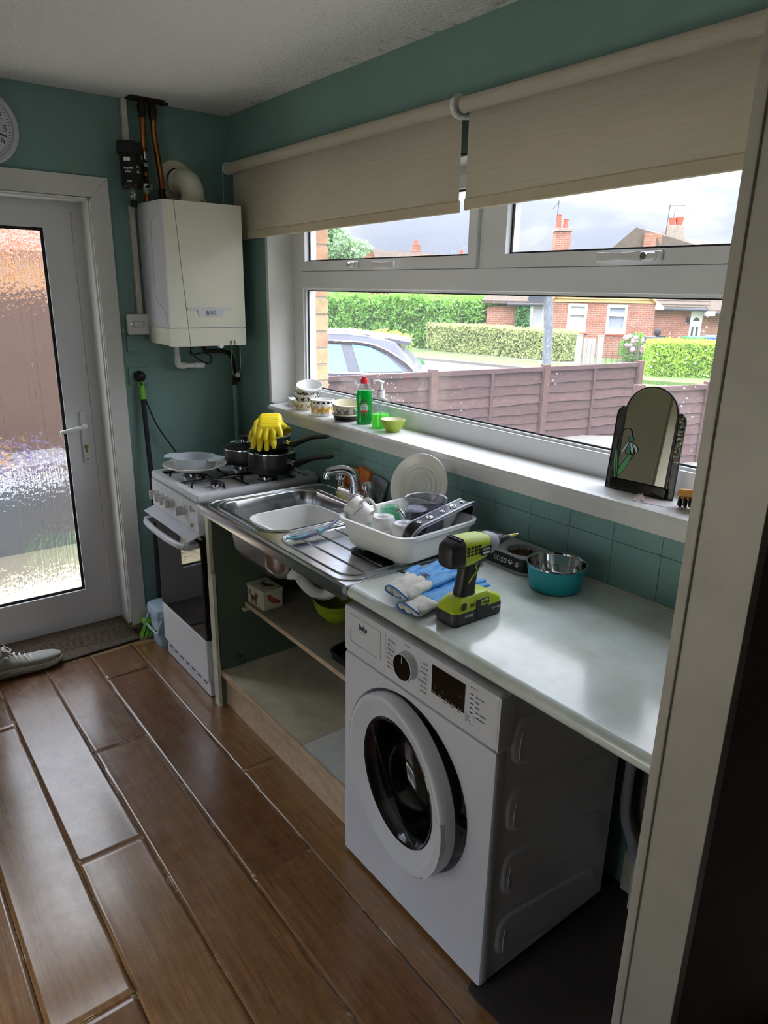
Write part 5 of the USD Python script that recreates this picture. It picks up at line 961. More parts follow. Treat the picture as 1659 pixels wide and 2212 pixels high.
# white plate with a grey eared dish on the front left burner
q = thing('dinner_plate', 'white dinner plate on the front left burner under the grey dish', 'plate', (.445, -.438, .9315))
add('plate_body', lathe([(0, 0), (.085, 0), (.095, .004), (.128, .018), (.134, .021), (.135, .024), (.131, .0245), (.095, .010), (.088, .0065), (0, .0065)], 64), 'porcelain', q, smooth=50)
q = thing('oven_dish', 'pale grey round dish with two ears on the white plate', 'dish', (.452, -.442, .938), 40)
o_ = [(r_*math.cos(a), r_*.86*math.sin(a)) for r_ in (.90,) for a in np.linspace(0, 2*PI, 65)[:-1]]
def orow(s, z): return [(x*s, y*s, z) for x, y in o_]
add('dish_body', loft([orow(.088, 0), orow(.098, .010), orow(.108, .048), orow(.110, .050), orow(.106, .050), orow(.094, .012), orow(.084, .006)]), 'dish_grey', q, smooth=40)
for s in (-1, 1): add('ear', ext(Polygon([(s*x, y) for x, y in ((.086, -.048), (.108, -.046), (.128, -.030), (.134, 0), (.128, .030), (.108, .046), (.086, .048))]).buffer(-.006).buffer(.006), .006, (0, 0, .043), (1, 0, 0), (0, 1, 0)), 'dish_grey', q)
def pan(lab, c, R, h, body, name='saucepan', hdir=None, hend=None, lid='rim'):
    q = thing(name, lab, 'saucepan', c)
    add('pan_body', lathe([(0, 0), (R*.80, 0), (R*.90, .004), (R*.975, .018), (R, .035), (R, h), (R-.003, h+.001), (R-.003, .03), (R*.8, .004), (0, .004)], 64), body, q, smooth=45)
    lr = add('lid_rim', lathe([(R-.006, h), (R+.004, h+.001), (R+.004, h+.005), (R-.004, h+.007), (R-.008, h+.004)], 64), 'chrome', q, smooth=50)
    hh = .028 if lid == 'dome' else .012
    add('lid_glass', lathe([(R-.006, h+.004), (R*.8, h+.004+hh*.45), (R*.45, h+.004+hh*.85), (0, h+.004+hh), (0, h+.001+hh), (R*.45, h+.001+hh*.85), (R*.8, h+.001+hh*.45)], 64), 'lid_glass', q, smooth=60)
    if lid == 'dome':
        kn = add('lid_knob', lathe([(0, h+hh), (.010, h+hh), (.010, h+hh+.012), (.022, h+hh+.016), (.025, h+hh+.024), (.020, h+hh+.029), (0, h+hh+.030)], 32), 'bakelite', q); add('knob_collar', lathe([(.0, h+hh), (.020, h+hh), (.019, h+hh+.007), (0, h+hh+.008)], 28), 'chrome', kn)
    if hdir:
        d = np.array((math.cos(math.radians(hdir)), math.sin(math.radians(hdir)), 0)); e = lambda r_, z: d*r_+np.array((0, 0, z))
        hp = smoothpath([e(R+.030, h*.60), e(R+.055, h*.62+.004), e(R+.095, h*.62+.022), e(R+.16, h*.62+.046), e(R+.235, h*.62+.058)], 6)
        n = len(hp); w_ = np.interp(np.linspace(0, 1, n), [0, .12, .35, .7, .95, 1], [.011, .0185, .0145, .0130, .0125, .007])
        hd = add('handle', tube(hp, w_, 14, flat=.8), 'bakelite', q, smooth=60); add('ferrule', tube([e(R-.002, h*.62), e(R+.034, h*.61)], [.013, .011], 14), 'chrome', hd)
    return q
pan('grey-brown saucepan with a glass lid and black knob on the rear left burner', (.450, -.200, .9305), .098, .068, 'pan_grey', lid='dome')
pan('large black saucepan on the rear right burner, below the smaller one', (.668, -.185, .9305), .102, .090, 'pan_black', hdir=17)
pan('small black saucepan stacked on the large black one under the yellow gloves', (.672, -.186, 1.033), .080, .056, 'pan_black', hdir=17)
# yellow rubber gloves hanging over the small pan
def drape(lab, o, yawd, path, fing, seed, cuffw):
    """a limp glove: cuff and palm lie over the lid knob, fingers hang down over the rim"""
    q = thing('rubber_glove', lab, 'glove', o, yawd)
    P = smoothpath(path, 8); L = np.r_[0, np.cumsum(np.linalg.norm(np.diff(P, axis=0), axis=1))]
    t = lambda s, x, r_, dz=0: (x, np.interp(s, L, P[:, 0]), np.interp(s, L, P[:, 1])+dz, r_)
    J = []
    for x in (-.030, -.010, .010, .030): J.append([t(s, x*(.9+.2*k/4), .0190-.0011*k) for k, s in enumerate((.005, .04, .08, .115, .145))])
    for x, l_, sp in zip((-.036, -.013, .012, .034), fing, (-.012, -.004, .004, .012)): J.append([t(.14, x, .0140), t(.14+l_*.35, x+sp*.3, .0138), t(.14+l_*.75, x+sp*.7, .0120), t(.14+l_, x+sp*.9, .0085)])
    for s in np.linspace(.005, .14, 12): J.append([t(s, -.032, .0165), t(s, .032, .0165)])
    J.append([t(.085, .036, .012), t(.115, .054, .0115), t(.15, .060, .010), t(.17, .058, .008)])
    m = soften(caps(J), .005, 14); v = np.array(m.vertices); n = np.array(m.vertex_normals); m.vertices = v+n*(.004*(meshkit.noise(v*45, seed)[:, None]-.5)); add('hand', m, 'rubber_yellow', q, smooth=True)
    c0 = [[(cuffw*(1+.22*u)*math.cos(a), np.interp(.02, L, P[:, 0])-.085*u, np.interp(.02, L, P[:, 1])-.035*u**1.5+(.015+.006*u)*math.sin(a)) for a in np.linspace(0, 2*PI, 29)[:-1]] for u in np.linspace(0, 1, 6)]
    add('cuff', loft(c0, True, False), 'rubber_yellow', q, smooth=True); add('cuff_bead', tube(c0[-1], .0018, 6, closed=True), 'rubber_yellow', q, smooth=True); return q
drape('yellow rubber glove hanging lower, fingers reaching the large pan', (.672, -.188, 1.094), -140, [(-.06, .024), (-.02, .040), (.02, .042), (.055, .022), (.080, -.012), (.092, -.05), (.098, -.13)], (.050, .062, .066, .058), 3, .040)
drape('yellow rubber glove draped on top with its cuff turned to the wall', (.676, -.190, 1.094), -122, [(-.06, .050), (-.02, .068), (.02, .068), (.060, .046), (.088, .012), (.100, -.02), (.106, -.11)], (.034, .046, .050, .044), 8, .042)
# washing-up bowl, water and dish
mk('bowl_white', '#e6e6e2', .35); M['water'] = usdkit.material(stage, '/World/Looks/water', {'t': ('transparent_bsdf', {'color': (.9, .9, .87)}), 'g': ('glossy_bsdf', {'roughness': .01, 'color': (1, 1, 1)}), 'f': ('layer_weight', {'blend': .5}), 'p': ('math', {'math_type': 'power', 'value2': 4.0}), 'k': ('math', {'math_type': 'multiply_add', 'value2': .9, 'value3': .03}), 'x': ('mix_closure', {})}, [('f.facing', 'p.value1'), ('p.value', 'k.value1'), ('k.value', 'x.fac'), ('t.BSDF', 'x.closure1'), ('g.BSDF', 'x.closure2')], surface='x.closure')
def tray(hx, hy, r, h, t, tap=.86, lip=.006, n=8):
    o = [rr(hx*tap, hy*tap, r*.8, 0, n), rr(hx*(tap+.07), hy*(tap+.07), r*.9, h*.12, n), rr(hx, hy, r, h-.006, n), rr(hx+lip, hy+lip, r+lip, h-.005, n), rr(hx+lip, hy+lip, r+lip, h, n), rr(hx-t, hy-t, r, h, n), rr(hx*(tap+.07)-t, hy*(tap+.07)-t, r*.85, h*.14+t, n), rr(hx*tap-t, hy*tap-t, r*.7, t, n)]
    return loft(o)
q = thing('washing_up_bowl', 'white plastic washing-up bowl standing in the sink', 'washing-up bowl', (1.203, -.372, .7105), 3)
add('tub', tray(.130, .142, .06, .185, .003, .78, .007), 'bowl_white', q, smooth=40)
add('water', loft([rr(.104, .113, .05, .0515, 6), rr(.1045, .1135, .05, .052, 6)]), 'water', q)
mk('stoneware_tan', '#a9825c', .4, var=.12)
q = thing('soaking_dish', 'tan dish soaking in the washing-up bowl', 'dish', (1.21, -.375, .7165)); add('dish_body', lathe([(0, 0), (.06, 0), (.085, .02), (.087, .022), (.083, .022), (.058, .005), (0, .005)], 40), 'stoneware_tan', q, smooth=50)
mk('turquoise_soft', '#6fa9b5', .45); mk('grey_blue', '#6d7388', .4)
q = thing('dish_brush', 'grey and turquoise dish brush lying across the drainer edge', 'brush', (1.41, -.42, .915))
bp = smoothpath([(1.436, -.545, .922), (1.445, -.50, .921), (1.443, -.44, .925), (1.428, -.375, .937), (1.405, -.315, .952)], 8)
add('handle', tube(bp, np.interp(np.linspace(0, 1, len(bp)), [0, .1, .5, .75, 1], [.004, .0095, .0085, .0055, .0045]), 12), 'grey_blue', q, world=True, smooth=60)
add('grip_loop', tube(smoothpath([(1.437, -.555, .923), (1.427, -.53, .922), (1.433, -.49, .923), (1.443, -.465, .925), (1.449, -.49, .925), (1.449, -.53, .923), (1.437, -.555, .923)], 4), .0042, 8), 'turquoise_soft', q, world=True, smooth=60)
add('grip_band', tube([(1.4425, -.445, .925), (1.440, -.425, .928)], .0102, 12), 'turquoise_soft', q, world=True)
mk('sponge_orange', '#e88a45', .9, var=.15, vs=40, bump=.002, bs=160); mk('scourer', '#9a9da2', .35, .8, var=.5, vs=220, bump=.002, bs=320)
def softbox(hx, hy, hz, amp, seed): 
    m = trimesh.creation.box(extents=(2*hx, 2*hy, 2*hz)); m = tm(mf(m).refine_to_length(.006)); m.merge_vertices(); trimesh.smoothing.filter_taubin(m, .5, .53, 6); v = np.array(m.vertices); m.vertices = v+(meshkit.noise(v*35, seed)[:, None]-.5)*amp*np.array([1, 1, 1]); return m
for lab, c, s_, r_ in (('orange sponge cloth leaning on the tiles behind the tap', (1.040, -.028, .957), (.055, .016, .044), (-12, 0, 4)), ('second orange sponge cloth, half behind the tap spout', (1.118, -.022, .962), (.040, .012, .050), (-10, 6, -8))):
    q = thing('sponge', lab, 'sponge', c); add('sponge_body', mv(softbox(*s_, .008, 3), (0, 0, 0), rx=r_[0], ry=r_[1], rz=r_[2]), 'sponge_orange', q, smooth=True)
q = thing('scouring_pad', 'silver metallic scouring pad propped right of the tap', 'scourer', (1.215, -.026, .955)); add('pad', mv(softbox(.042, .006, .044, .006, 5), (0, 0, 0), rx=-14, ry=10, rz=4), 'scourer', q, smooth=True)
# ---- dish rack tub
q = thing('dish_tub', 'white plastic draining tub full of washed mugs and bowls', 'dish rack', (1.700, -.276, .9105), 5)
add('tub', loft([rr(.128, .135, .04, .016, 8), rr(.136, .143, .045, .024, 8), rr(.152, .161, .05, .094, 8), rr(.160, .169, .056, .094, 8), rr(.162, .171, .056, .106, 8), rr(.157, .166, .053, .1075, 8), rr(.151, .160, .05, .106, 8), rr(.132, .139, .043, .026, 8), rr(.124, .131, .038, .020, 8)]), 'bowl_white', q, smooth=40)
for sx in (-1, 1):
    for sy in (-1, 1): add('foot', box(sx*.085-.022, sx*.085+.022, sy*.10-.022, sy*.10+.022, 0, .018, .006), 'bowl_white', q)
add('drain_rib', [box(-.10, .10, -.10+.025*k, -.094+.025*k, .020, .024, .001) for k in range(9)], 'bowl_white', q)
q = thing('drip_tray', 'dark slim tray under the dish tub on the drainer', 'tray', (1.72, -.27, .9070), 4); add('tray_body', loft([rr(.13, .15, .03, 0, 5), rr(.135, .155, .03, .0035, 5), rr(.128, .148, .03, .0035, 5), rr(.126, .146, .03, .0015, 5)]), 'black', q)
mk('mug_speckle', '#e6e4df', .25, var=.10, vs=180); mk('print_brown', '#6e4636', .5); mk('print_pink', '#c9508c', .5); mk('print_orange', '#d98a3a', .5); mk('print_grey', '#77777a', .6)
def mug(lab, c, R3, deco):
    q = thing('mug', lab, 'mug', c, tilt=R3)     # local: upside down, base upwards
    add('mug_body', lathe([(.0415, 0), (.043, .002), (.040, .04), (.036, .080), (.033, .092), (.028, .0955), (.026, .094), (.0, .0925)], 48), 'mug_speckle', q, smooth=45); add('mug_inside', lathe([(.0415, .0), (.0375, .04), (.033, .085), (0, .086)], 48), 'porcelain_white', q, smooth=45)
    hp = smoothpath([(.040, 0, .022), (.058, 0, .020), (.066, 0, .040), (.062, 0, .062), (.036, 0, .070)], 6); add('handle', mv(tube(hp, .0048, 10), rz=deco.get('h', 150)), 'mug_speckle', q, smooth=60)
    for (kind, a, z, s_) in deco.get('p', ()):
        if kind == 'heart': pl = unary_union([Point(-.3, .25).buffer(.42), Point(.3, .25).buffer(.42), Polygon([(-.68, .1), (.68, .1), (0, -1)])])
        elif kind == 'blob': pl = unary_union([Point(0, 0).buffer(.9), Point(.6, .3).buffer(.5)])
        else: pl = unary_union([LineString([(x_, .22*math.sin(x_*5+k_*1.3)) for x_ in np.linspace(-3, 3, 30)]).buffer(.09) for k_ in (0,)])
        m = ext(affinity.scale(pl, s_, s_, origin=(0, 0)), .0005).subdivide_to_size(.006); Rm = np.interp(z, [0, .04, .092], [.0432, .0402, .0334])
        add('motif', wrap(m, Rm, (0, 0, z), math.radians(a)), {'heart': 'print_pink', 'blob': 'print_brown'}.get(kind, 'print_grey'), q, smooth=False)
    add('base_stamp', [box(-.016, .016, -.010+.006*k, -.008+.006*k, .0955, .0958) for k in range(4)], 'print_grey', q)
    return q
def Rax(n, spin=0):
    n = np.array(n, float)/np.linalg.norm(n); x = np.cross([0, 1, 0], n); x /= np.linalg.norm(x); y = np.cross(n, x); c, s = math.cos(math.radians(spin)), math.sin(math.radians(spin)); return np.stack([c*x+s*y, -s*x+c*y, n], 1)
mug('white speckled mug tipped on its side at the left corner of the tub', (1.605, -.350, .978), Rax((-.55, -.32, .60)), {'h': 10, 'p': (('line', -40, .055, .008), ('blob', 30, .02, .008), ('line', 20, .06, .006))})
mug('upside-down speckled mug in the middle of the tub front', (1.690, -.355, .934), Rax((-.06, -.06, 1)), {'h': 200, 'p': (('line', -55, .055, .009), ('heart', 10, .02, .005))})
mug('upside-down speckled mug with a pink heart and brown motif', (1.772, -.345, .934), Rax((-.02, -.05, 1)), {'h': 235, 'p': (('line', -50, .06, .009), ('heart', -20, .035, .006), ('blob', -62, .02, .011))})
glass('glass_green', (.62, .86, .74)); glass('glass_grey', (.76, .76, .82))
q = thing('glass_tumbler', 'green faceted glass tumbler upside down in the tub', 'glass', (1.612, -.262, .934), tilt=Rax((-.15, -.1, 1)))
add('tumbler', loft([ring(.038, 0, 14), ring(.034, .05, 14), ring(.030, .088, 14), ring(.026, .092, 14), ring(.022, .086, 14), ring(.028, .05, 14), ring(.034, 0, 14)]), 'glass_green', q, smooth=False)
q = thing('dark_cup', 'dark cup with a cream base upside down behind the glass tumbler', 'cup', (1.655, -.205, .934)); add('cup_body', lathe([(.042, 0), (.040, .05), (.034, .080), (0, .081)], 40), 'black_gloss', q, smooth=45); add('cup_base', lathe([(.034, .079), (.036, .083), (.030, .088), (.026, .085), (0, .085)], 40), 'porcelain', q, smooth=45)
q = thing('ladle', 'grey metal utensil handle standing between tumbler and jug', 'utensil', (1.69, -.27, .94)); add('handle', tube(smoothpath([(1.70, -.262, .94), (1.688, -.272, 1.0), (1.672, -.285, 1.030), (1.664, -.295, 1.026)], 6), .0052, 10, flat=.5), 'steel', q, world=True)
q = thing('measuring_jug', 'large clear grey plastic beaker with scale marks in the tub', 'jug', (1.748, -.246, .934), 0)
add('beaker', lathe([(0, 0), (.052, 0), (.055, .004), (.0625, .140), (.0655, .143), (.0655, .148), (.0605, .147), (.0525, .008), (0, .005)], 64), 'glass_grey', q, smooth=45)
add('scale_mark', [wrap(ext(sbox(-.006-.004*(k % 2), .02+.012*k, .006, .0206+.012*k), .0004), .0555+.0005*k, (0, 0, 0), -.9) for k in range(9)], 'white_print', q, smooth=False)
add('rim_band', lathe([(.0655, .143), (.0668, .1455), (.0655, .149), (.0605, .1475)], 64), 'glass_grey', q, smooth=50)
q = thing('side_plate', 'white ridged plate standing upright against the wall in the tub', 'plate', (1.548, -.098, 1.052), tilt=Rax((.30, -.86, .36)))
pr_ = [(0, 0)]+[(r_, .0012*math.sin(r_*260)+.00035) for r_ in np.linspace(.008, .078, 60)]+[(.088, .006), (.104, .012), (.108, .014), (.109, .0165), (.104, .0165), (.09, .011), (.075, .005), (0, .004)]
add('plate_body', lathe([(r_, .0045+.0012*math.sin(r_*360)) for r_ in np.linspace(0.0001, .078, 70)]+[(.088, .009), (.104, .0155), (.1085, .0165), (.1095, .0145), (.106, .012), (.088, .005), (.075, 0), (0, 0)], 72), 'porcelain', q, smooth=60)
# ---- double pet feeder (one in the tub without bowls, one on the worktop)
mk('feeder_grey', '#a7abb2', .35); mk('feeder_black', '#141416', .35); mk('kibble', '#5b3a26', .8, var=.3, vs=120)
def paw(s): return unary_union([affinity.scale(Point(0, -.25).buffer(.55), 1.1, .85)]+[affinity.rotate(affinity.scale(Point(x, y).buffer(.26), .75, 1.15), r_, origin=(x, y)) for x, y, r_ in ((-.85, .25, 25), (-.32, .72, 8), (.32, .72, -8), (.85, .25, -25))]), s
def feeder(lab, loc, R3, text, name='pet_feeder'):
    q = thing(name, lab, 'pet feeder', loc, tilt=R3)
    hx, hy, h = .145, .068, .046
    hole = lambda s: [loft([rr(.001, .001, .001, 0, 2)])]
    add('foot_rim', loft([rr(hx+.006, hy+.006, .045, 0, 8), rr(hx+.006, hy+.006, .045, .006, 8), rr(hx-.004, hy-.004, .04, .007, 8), rr(hx-.006, hy-.006, .04, 0, 8)], False, False), 'feeder_grey', q)
    add('skirt', loft([rr(hx+.001, hy+.001, .042, .006, 8), rr(hx-.008, hy-.008, .038, h-.002, 8), rr(hx-.0095, hy-.0095, .038, h-.003, 8), rr(hx-.001, hy-.001, .042, .006, 8)], False, False), 'feeder_black', q, smooth=40)
    top = ext(Polygon(rr(hx-.0075, hy-.0075, .038, 0, 8)[:, :2]).difference(unary_union([Point(s*.068, 0).buffer(.0515, 24) for s in (-1, 1)])), .004, (0, 0, h-.003)); add('top_plate', top, 'feeder_grey', q)
    for s in (-1, 1):
        if text: 
            add('bowl', lathe([(.0535, h+.001), (.050, h), (.046, .018), (.030, .009), (0, .009)], 40, (s*.068, 0, 0)), 'feeder_grey', q, smooth=50)
            R_ = np.random.default_rng(20+s); K = []
            for k in range(90):
                a, r_ = R_.random()*2*PI, .042*R_.random()**.5; K.append(mv(trimesh.creation.icosphere(1, .006), (s*.068+r_*math.cos(a), r_*math.sin(a), .024+.008*R_.random()), s=None))
            kb = add('kibble', K, 'kibble', q, smooth=True, kind='stuff')
    yo = -hy+.0028; up = np.array((0, .22, 1)); 
    def deco(poly, x, z, m='white_print'): add('paw_print', ext(poly, .0006, (x, yo+ (z-.026)*.22-.0012, z), (1, 0, 0), up), m, q, smooth=False)
    p_, _ = paw(1)
    if text:
        add('lettering', txt('BOSS', .014, (.012, yo-.0026, .018), (1, 0, 0), up, .0008, bold=False, w=.050), 'white_print', q)
        for x in (.078, .104): deco(affinity.scale(p_, .0085, .0085, origin=(0, 0)), x, .025)
    else:
        for i, x in enumerate((-.10, -.055, .0, .05, .095)): deco(affinity.rotate(affinity.scale(p_, *(2*(.0085+.004*(i % 2),)), origin=(0, 0)), 60*i), x, .024)
        R_ = [affinity.rotate(affinity.scale(p_, .012, .012, origin=(0, 0)), 90)]
        add('paw_print', ext(R_[0], .0006, (-hx+.002, .0, .025), (0, -1, 0), (.22, 0, 1)), 'white_print', q, smooth=False)
    return q
feeder('black and grey double pet feeder with kibble and white lettering on the worktop', (1.935, -.079, .9105), np.eye(3), True)
T_ = np.stack([np.array((-.12, .97, .12)), np.array((-.35, -.06, -.93)), np.array((-.90, -.15, .34))], 1); T_[:, 0] /= np.linalg.norm(T_[:, 0]); T_[:, 1] -= T_[:, 0]*(T_[:, 0]@T_[:, 1]); T_[:, 1] /= np.linalg.norm(T_[:, 1]); T_[:, 2] = np.cross(T_[:, 0], T_[:, 1])
feeder('empty black pet feeder with white paw prints leaning on edge in the tub', (1.818, -.235, .988), T_, False)
# ---- turquoise bowl of water
mk('turquoise', '#23a9b4', .5)
q = thing('water_bowl', 'turquoise steel-lined pet bowl of water on the worktop', 'bowl', (2.168, -.132, .9105))
add('bowl_shell', lathe([(0, 0), (.062, 0), (.070, .004), (.078, .055), (.080, .068), (.0795, .070), (.078, .069)], 56), 'turquoise', q, smooth=45)
add('steel_lining', lathe([(.0805, .068), (.083, .071), (.0825, .0735), (.078, .073), (.0755, .066), (.070, .02), (.06, .008), (0, .008)], 56), 'chrome', q, smooth=50)
add('water', lathe([(.0715, .040), (.0712, .0405), (0, .0405)], 48), 'water', q)
# ---- work gloves
mk('knit_white', '#cdcbc2', .9, var=.08, vs=200, bump=.0012, bs=500); mk('glove_blue', '#3f8fcf', .6, var=.10, vs=60, bump=.0006, bs=260); mk('hem_blue', '#2f6fb5', .7)
def workglove(lab, o, yaw, palm_up, curl, tiltv):
    q = thing('work_glove', lab, 'glove', o, tilt=(tf.euler_matrix(math.radians(tiltv), math.radians(-3), math.radians(yaw), 'sxyz'))[:3, :3])
    J = [[(0, -.028, 0, .018), (.05, -.024, .002, .019), (.11, -.030, .004, .019), (.14, -.030, .004, .016)], [(0, .028, 0, .018), (.05, .024, .002, .019), (.11, .030, .004, .019), (.14, .030, .004, .016)], [(0, 0, 0, .019), (.06, 0, .004, .022), (.14, 0, .006, .019)]]
    for k, (y, L) in enumerate(zip((-.034, -.012, .011, .032), (.066, .082, .078, .058))): J.append([(.135, y, .005, .0125), (.16, y*1.08, .010, .0118), (.16+L*.5, y*1.2, .012-curl*.4, .0112), (.16+L, y*1.28, .004-curl, .0092)])
    J.append([(.055, .030, .004, .013), (.095, .058, .004, .0125), (.135, .066, .0, .0095)])
    m = soften(caps(J), .006, 5); v = np.array(m.vertices); v[:, 2] = v[:, 2]*.62+.0025*(meshkit.noise(v*[60, 60, 20], 4)-.5)*2; v[:, 2] += .006*np.sin(v[:, 0]*38)*np.clip(.12-v[:, 0], 0, 1)*5; m.vertices = v
    mm = mf(m); n_ = np.array((.62, .0, -1 if not palm_up else .55)); n_ /= np.linalg.norm(n_)
    a, b = mm.split_by_plane(tuple(n_), float(n_@np.array((.075, 0, .008))) if not palm_up else float(n_@np.array((.06, 0, .0))))
    add('coating', tm(a), 'glove_blue', q, smooth=45, label='blue rubber coating'); add('knit', tm(b), 'knit_white', q, smooth=45, label='off-white knitted cuff and back')
    cr_ = [(-.015+.004*math.sin(a*2), .040*math.cos(a), .001+.0105*math.sin(a)) for a in np.linspace(0, 2*PI, 33)[:-1]]
    add('hem', tube(cr_, .0024, 6, closed=True), 'hem_blue', q, smooth=60); add('cuff', loft([[(-.015, .038*math.cos(a), .001+.0095*math.sin(a)) for a in np.linspace(0, 2*PI, 33)[:-1]], [(.012, .042*math.cos(a), .001+.012*math.sin(a)) for a in np.linspace(0, 2*PI, 33)[:-1]]], False, False), 'knit_white', q, smooth=60)
    if not palm_up: add('print_mark', [put(box(-.014+.004*(k % 2), .014-.003*k % 3*.001, -.0008, .0008, 0, .0004), (.085+.004*k, .006*(k % 3)-.004, .0152), (0, 1, 0), (-1, 0, 0)) for k in range(5)], 'black_print', q)
    return q
workglove('blue and white work glove on top, its printed knit back upwards', (2.005, -.548, .944), 96, False, .004, 4)
workglove('blue-palmed work glove underneath, nearer the front edge of the worktop', (2.068, -.560, .9255), 92, True, .0, -3)
# ---- cordless drill
mk('lime', '#b4c828', .38); mk('drill_black', '#1b1b1d', .5); mk('drill_grey', '#8c9094', .4); mk('battery_grey', '#2c2d30', .5); mk('bit_yellow', '#d9b92a', .4)
dl = thing('cordless_driver', 'lime green and black cordless impact driver standing on its battery', 'drill', (2.160, -.452, .9105), 90)
D_ = lambda *a, **k: add(*a, parent=dl, **k)   # local x points along the bit
def xs(x, hy, hz, zc, r_, n=5): q_ = rr(hy, hz, r_, 0, n); return np.stack([np.full(len(q_), x), q_[:, 0], q_[:, 1]+zc], 1)
D_('battery', hull(np.vstack([rr(.084, .037, .016, z, 4) * [1, 1, 1] for z in (.004, .030)]+[rr(.080, .033, .014, 0, 4), rr(.078, .034, .016, .036, 4)])), 'battery_grey')
D_('battery_shroud', hull(np.vstack([rr(.083, .0365, .016, .034, 4), rr(.080, .035, .016, .046, 4), rr(.052, .024, .014, .066, 4)+[-.008, 0, 0]])), 'lime')
D_('battery_clip', [box(-.012, .030, -.0385, -.034, .006, .058, .003), box(-.012, .030, .034, .0385, .006, .058, .003)], 'drill_black')
b_ = D_('badge', box(.002, .026, -.0392, -.038, .040, .055, .001), 'lime'); add('lettering', put(meshkit.text_mesh('ONE+', .0075, .0004, True), (.0035, -.0393, .0435), (1, 0, 0), (0, 0, 1)), 'black_print', b_)
D_('shroud_slot', [box(-.058, -.046, -.0382, -.033, .042, .058, .001), box(-.030, -.020, -.0372, -.034, .042, .052, .002)], 'black')
D_('grip', loft([xs(0, 1, 1, 0, .1)*0]) if False else loft([np.stack([np.array(rr(a, b, min(a, b)*.8, 0, 5))[:, 0]+xo, np.array(rr(a, b, min(a, b)*.8, 0, 5))[:, 1], np.full(24, z)], 1) for z, a, b, xo in ((.058, .028, .021, -.022), (.085, .026, .0195, -.020), (.115, .025, .0185, -.014), (.140, .029, .0195, -.008), (.162, .034, .021, -.004))]), 'drill_black', smooth=60)
D_('grip_inlay', tube(smoothpath([(.004, -.0188, .148), (-.006, -.0192, .140), (.000, -.0190, .126), (-.016, -.0192, .112), (-.026, -.0196, .100)], 5), .0022, 6), 'lime')
D_('trigger', hull(np.vstack([np.stack([q_[:, 0]*1+.020, q_[:, 1], np.full(len(q_), z)], 1) for z, w_ in ((.128, .010), (.157, .012)) for q_ in (rr(.013, w_, .006, 0, 4),)])), 'drill_grey')
D_('housing', loft([xs(x, hy, hz, zc, r_) for x, hy, hz, zc, r_ in ((-.062, .030, .032, .181, .014), (-.052, .0325, .035, .181, .016), (-.02, .0325, .0345, .182, .018), (.018, .030, .0315, .184, .020), (.036, .026, .027, .184, .020), (.042, .024, .025, .184, .020))]), 'lime', smooth=50)
D_('rear_cap', loft([xs(x, hy, hz, zc, r_) for x, hy, hz, zc, r_ in ((-.092, .021, .024, .176, .012), (-.086, .027, .030, .177, .014), (-.070, .0315, .0345, .180, .016), (-.054, .0335, .0360, .181, .017))]), 'drill_black', smooth=50)
D_('housing_belly', hull(np.vstack([xs(x, hy, hz, zc, .008) for x, hy, hz, zc in ((-.058, .022, .010, .150), (.024, .021, .009, .152), (-.045, .030, .012, .162), (.03, .024, .01, .164))])), 'drill_black')
D_('gear_nose', loft([xs(x, h_, h_, .184, h_*.95) for x, h_ in ((.034, .0285), (.052, .0285), (.062, .024), (.072, .0205))]), 'drill_grey', smooth=50)
D_('chuck', [cyl((.070, 0, .184), (.086, 0, .184), .0165, .0150), cyl((.086, 0, .184), (.096, 0, .184), .0125)], 'drill_black')
bt = D_('bit', cyl((.094, 0, .184), (.128, 0, .184), .0048, n=6), 'drill_black'); add('bit_sleeve', cyl((.120, 0, .184), (.150, 0, .184), .0040), 'bit_yellow', bt); add('bit_tip', cyl((.150, 0, .184), (.160, 0, .184), .0032, .0020, n=8), 'chrome', bt)
for k in range(3):
    for j in range(4): D_('vent_slot', hull([(-.050+.0125*j+dx_, y, .176+.0085*k+dz_) for y in (-.0335, -.031) for dx_, dz_ in ((0, 0), (.0075, 0), (.0095, .0055), (.002, .0055))]), 'black')
D_('top_band', [box(-.066, -.060, -.024, .024, .213, .2185, .002), box(-.057, -.052, -.024, .024, .214, .2185, .002)], 'drill_black')
lb = D_('rating_plate', hull([(x, y, z) for x, z in ((-.002, .168), (.030, .170), (.031, .192), (.000, .189)) for y in (-.0335, -.030)]), 'battery_grey')
add('lettering', [put(meshkit.text_mesh('RYOBI', .0055, .0004, True), (.001, -.0337, .182), (1, 0, 0), (0, 0, 1)), put(box(0, .024, 0, .005, 0, .0004), (.002, -.0337, .173), (1, 0, 0), (0, 0, 1))], 'white_print', lb)
D_('lettering', put(meshkit.text_mesh('RYOBI', .0060, .0004, True), (-.050, -.0373, .020), (1, 0, 0), (0, 0, 1)), 'white_print'); D_('lettering', put(meshkit.text_mesh('18V 1.5Ah', .0045, .0004, True), (.040, -.0373, .020), (1, 0, 0), (0, 0, 1)), 'white_print'); D_('screw_hole', [cyl((-.026, -.0200, .088), (-.026, -.0188, .088), .0035), cyl((-.04, -.0376, .012), (-.04, -.037, .012), .003)], 'black')
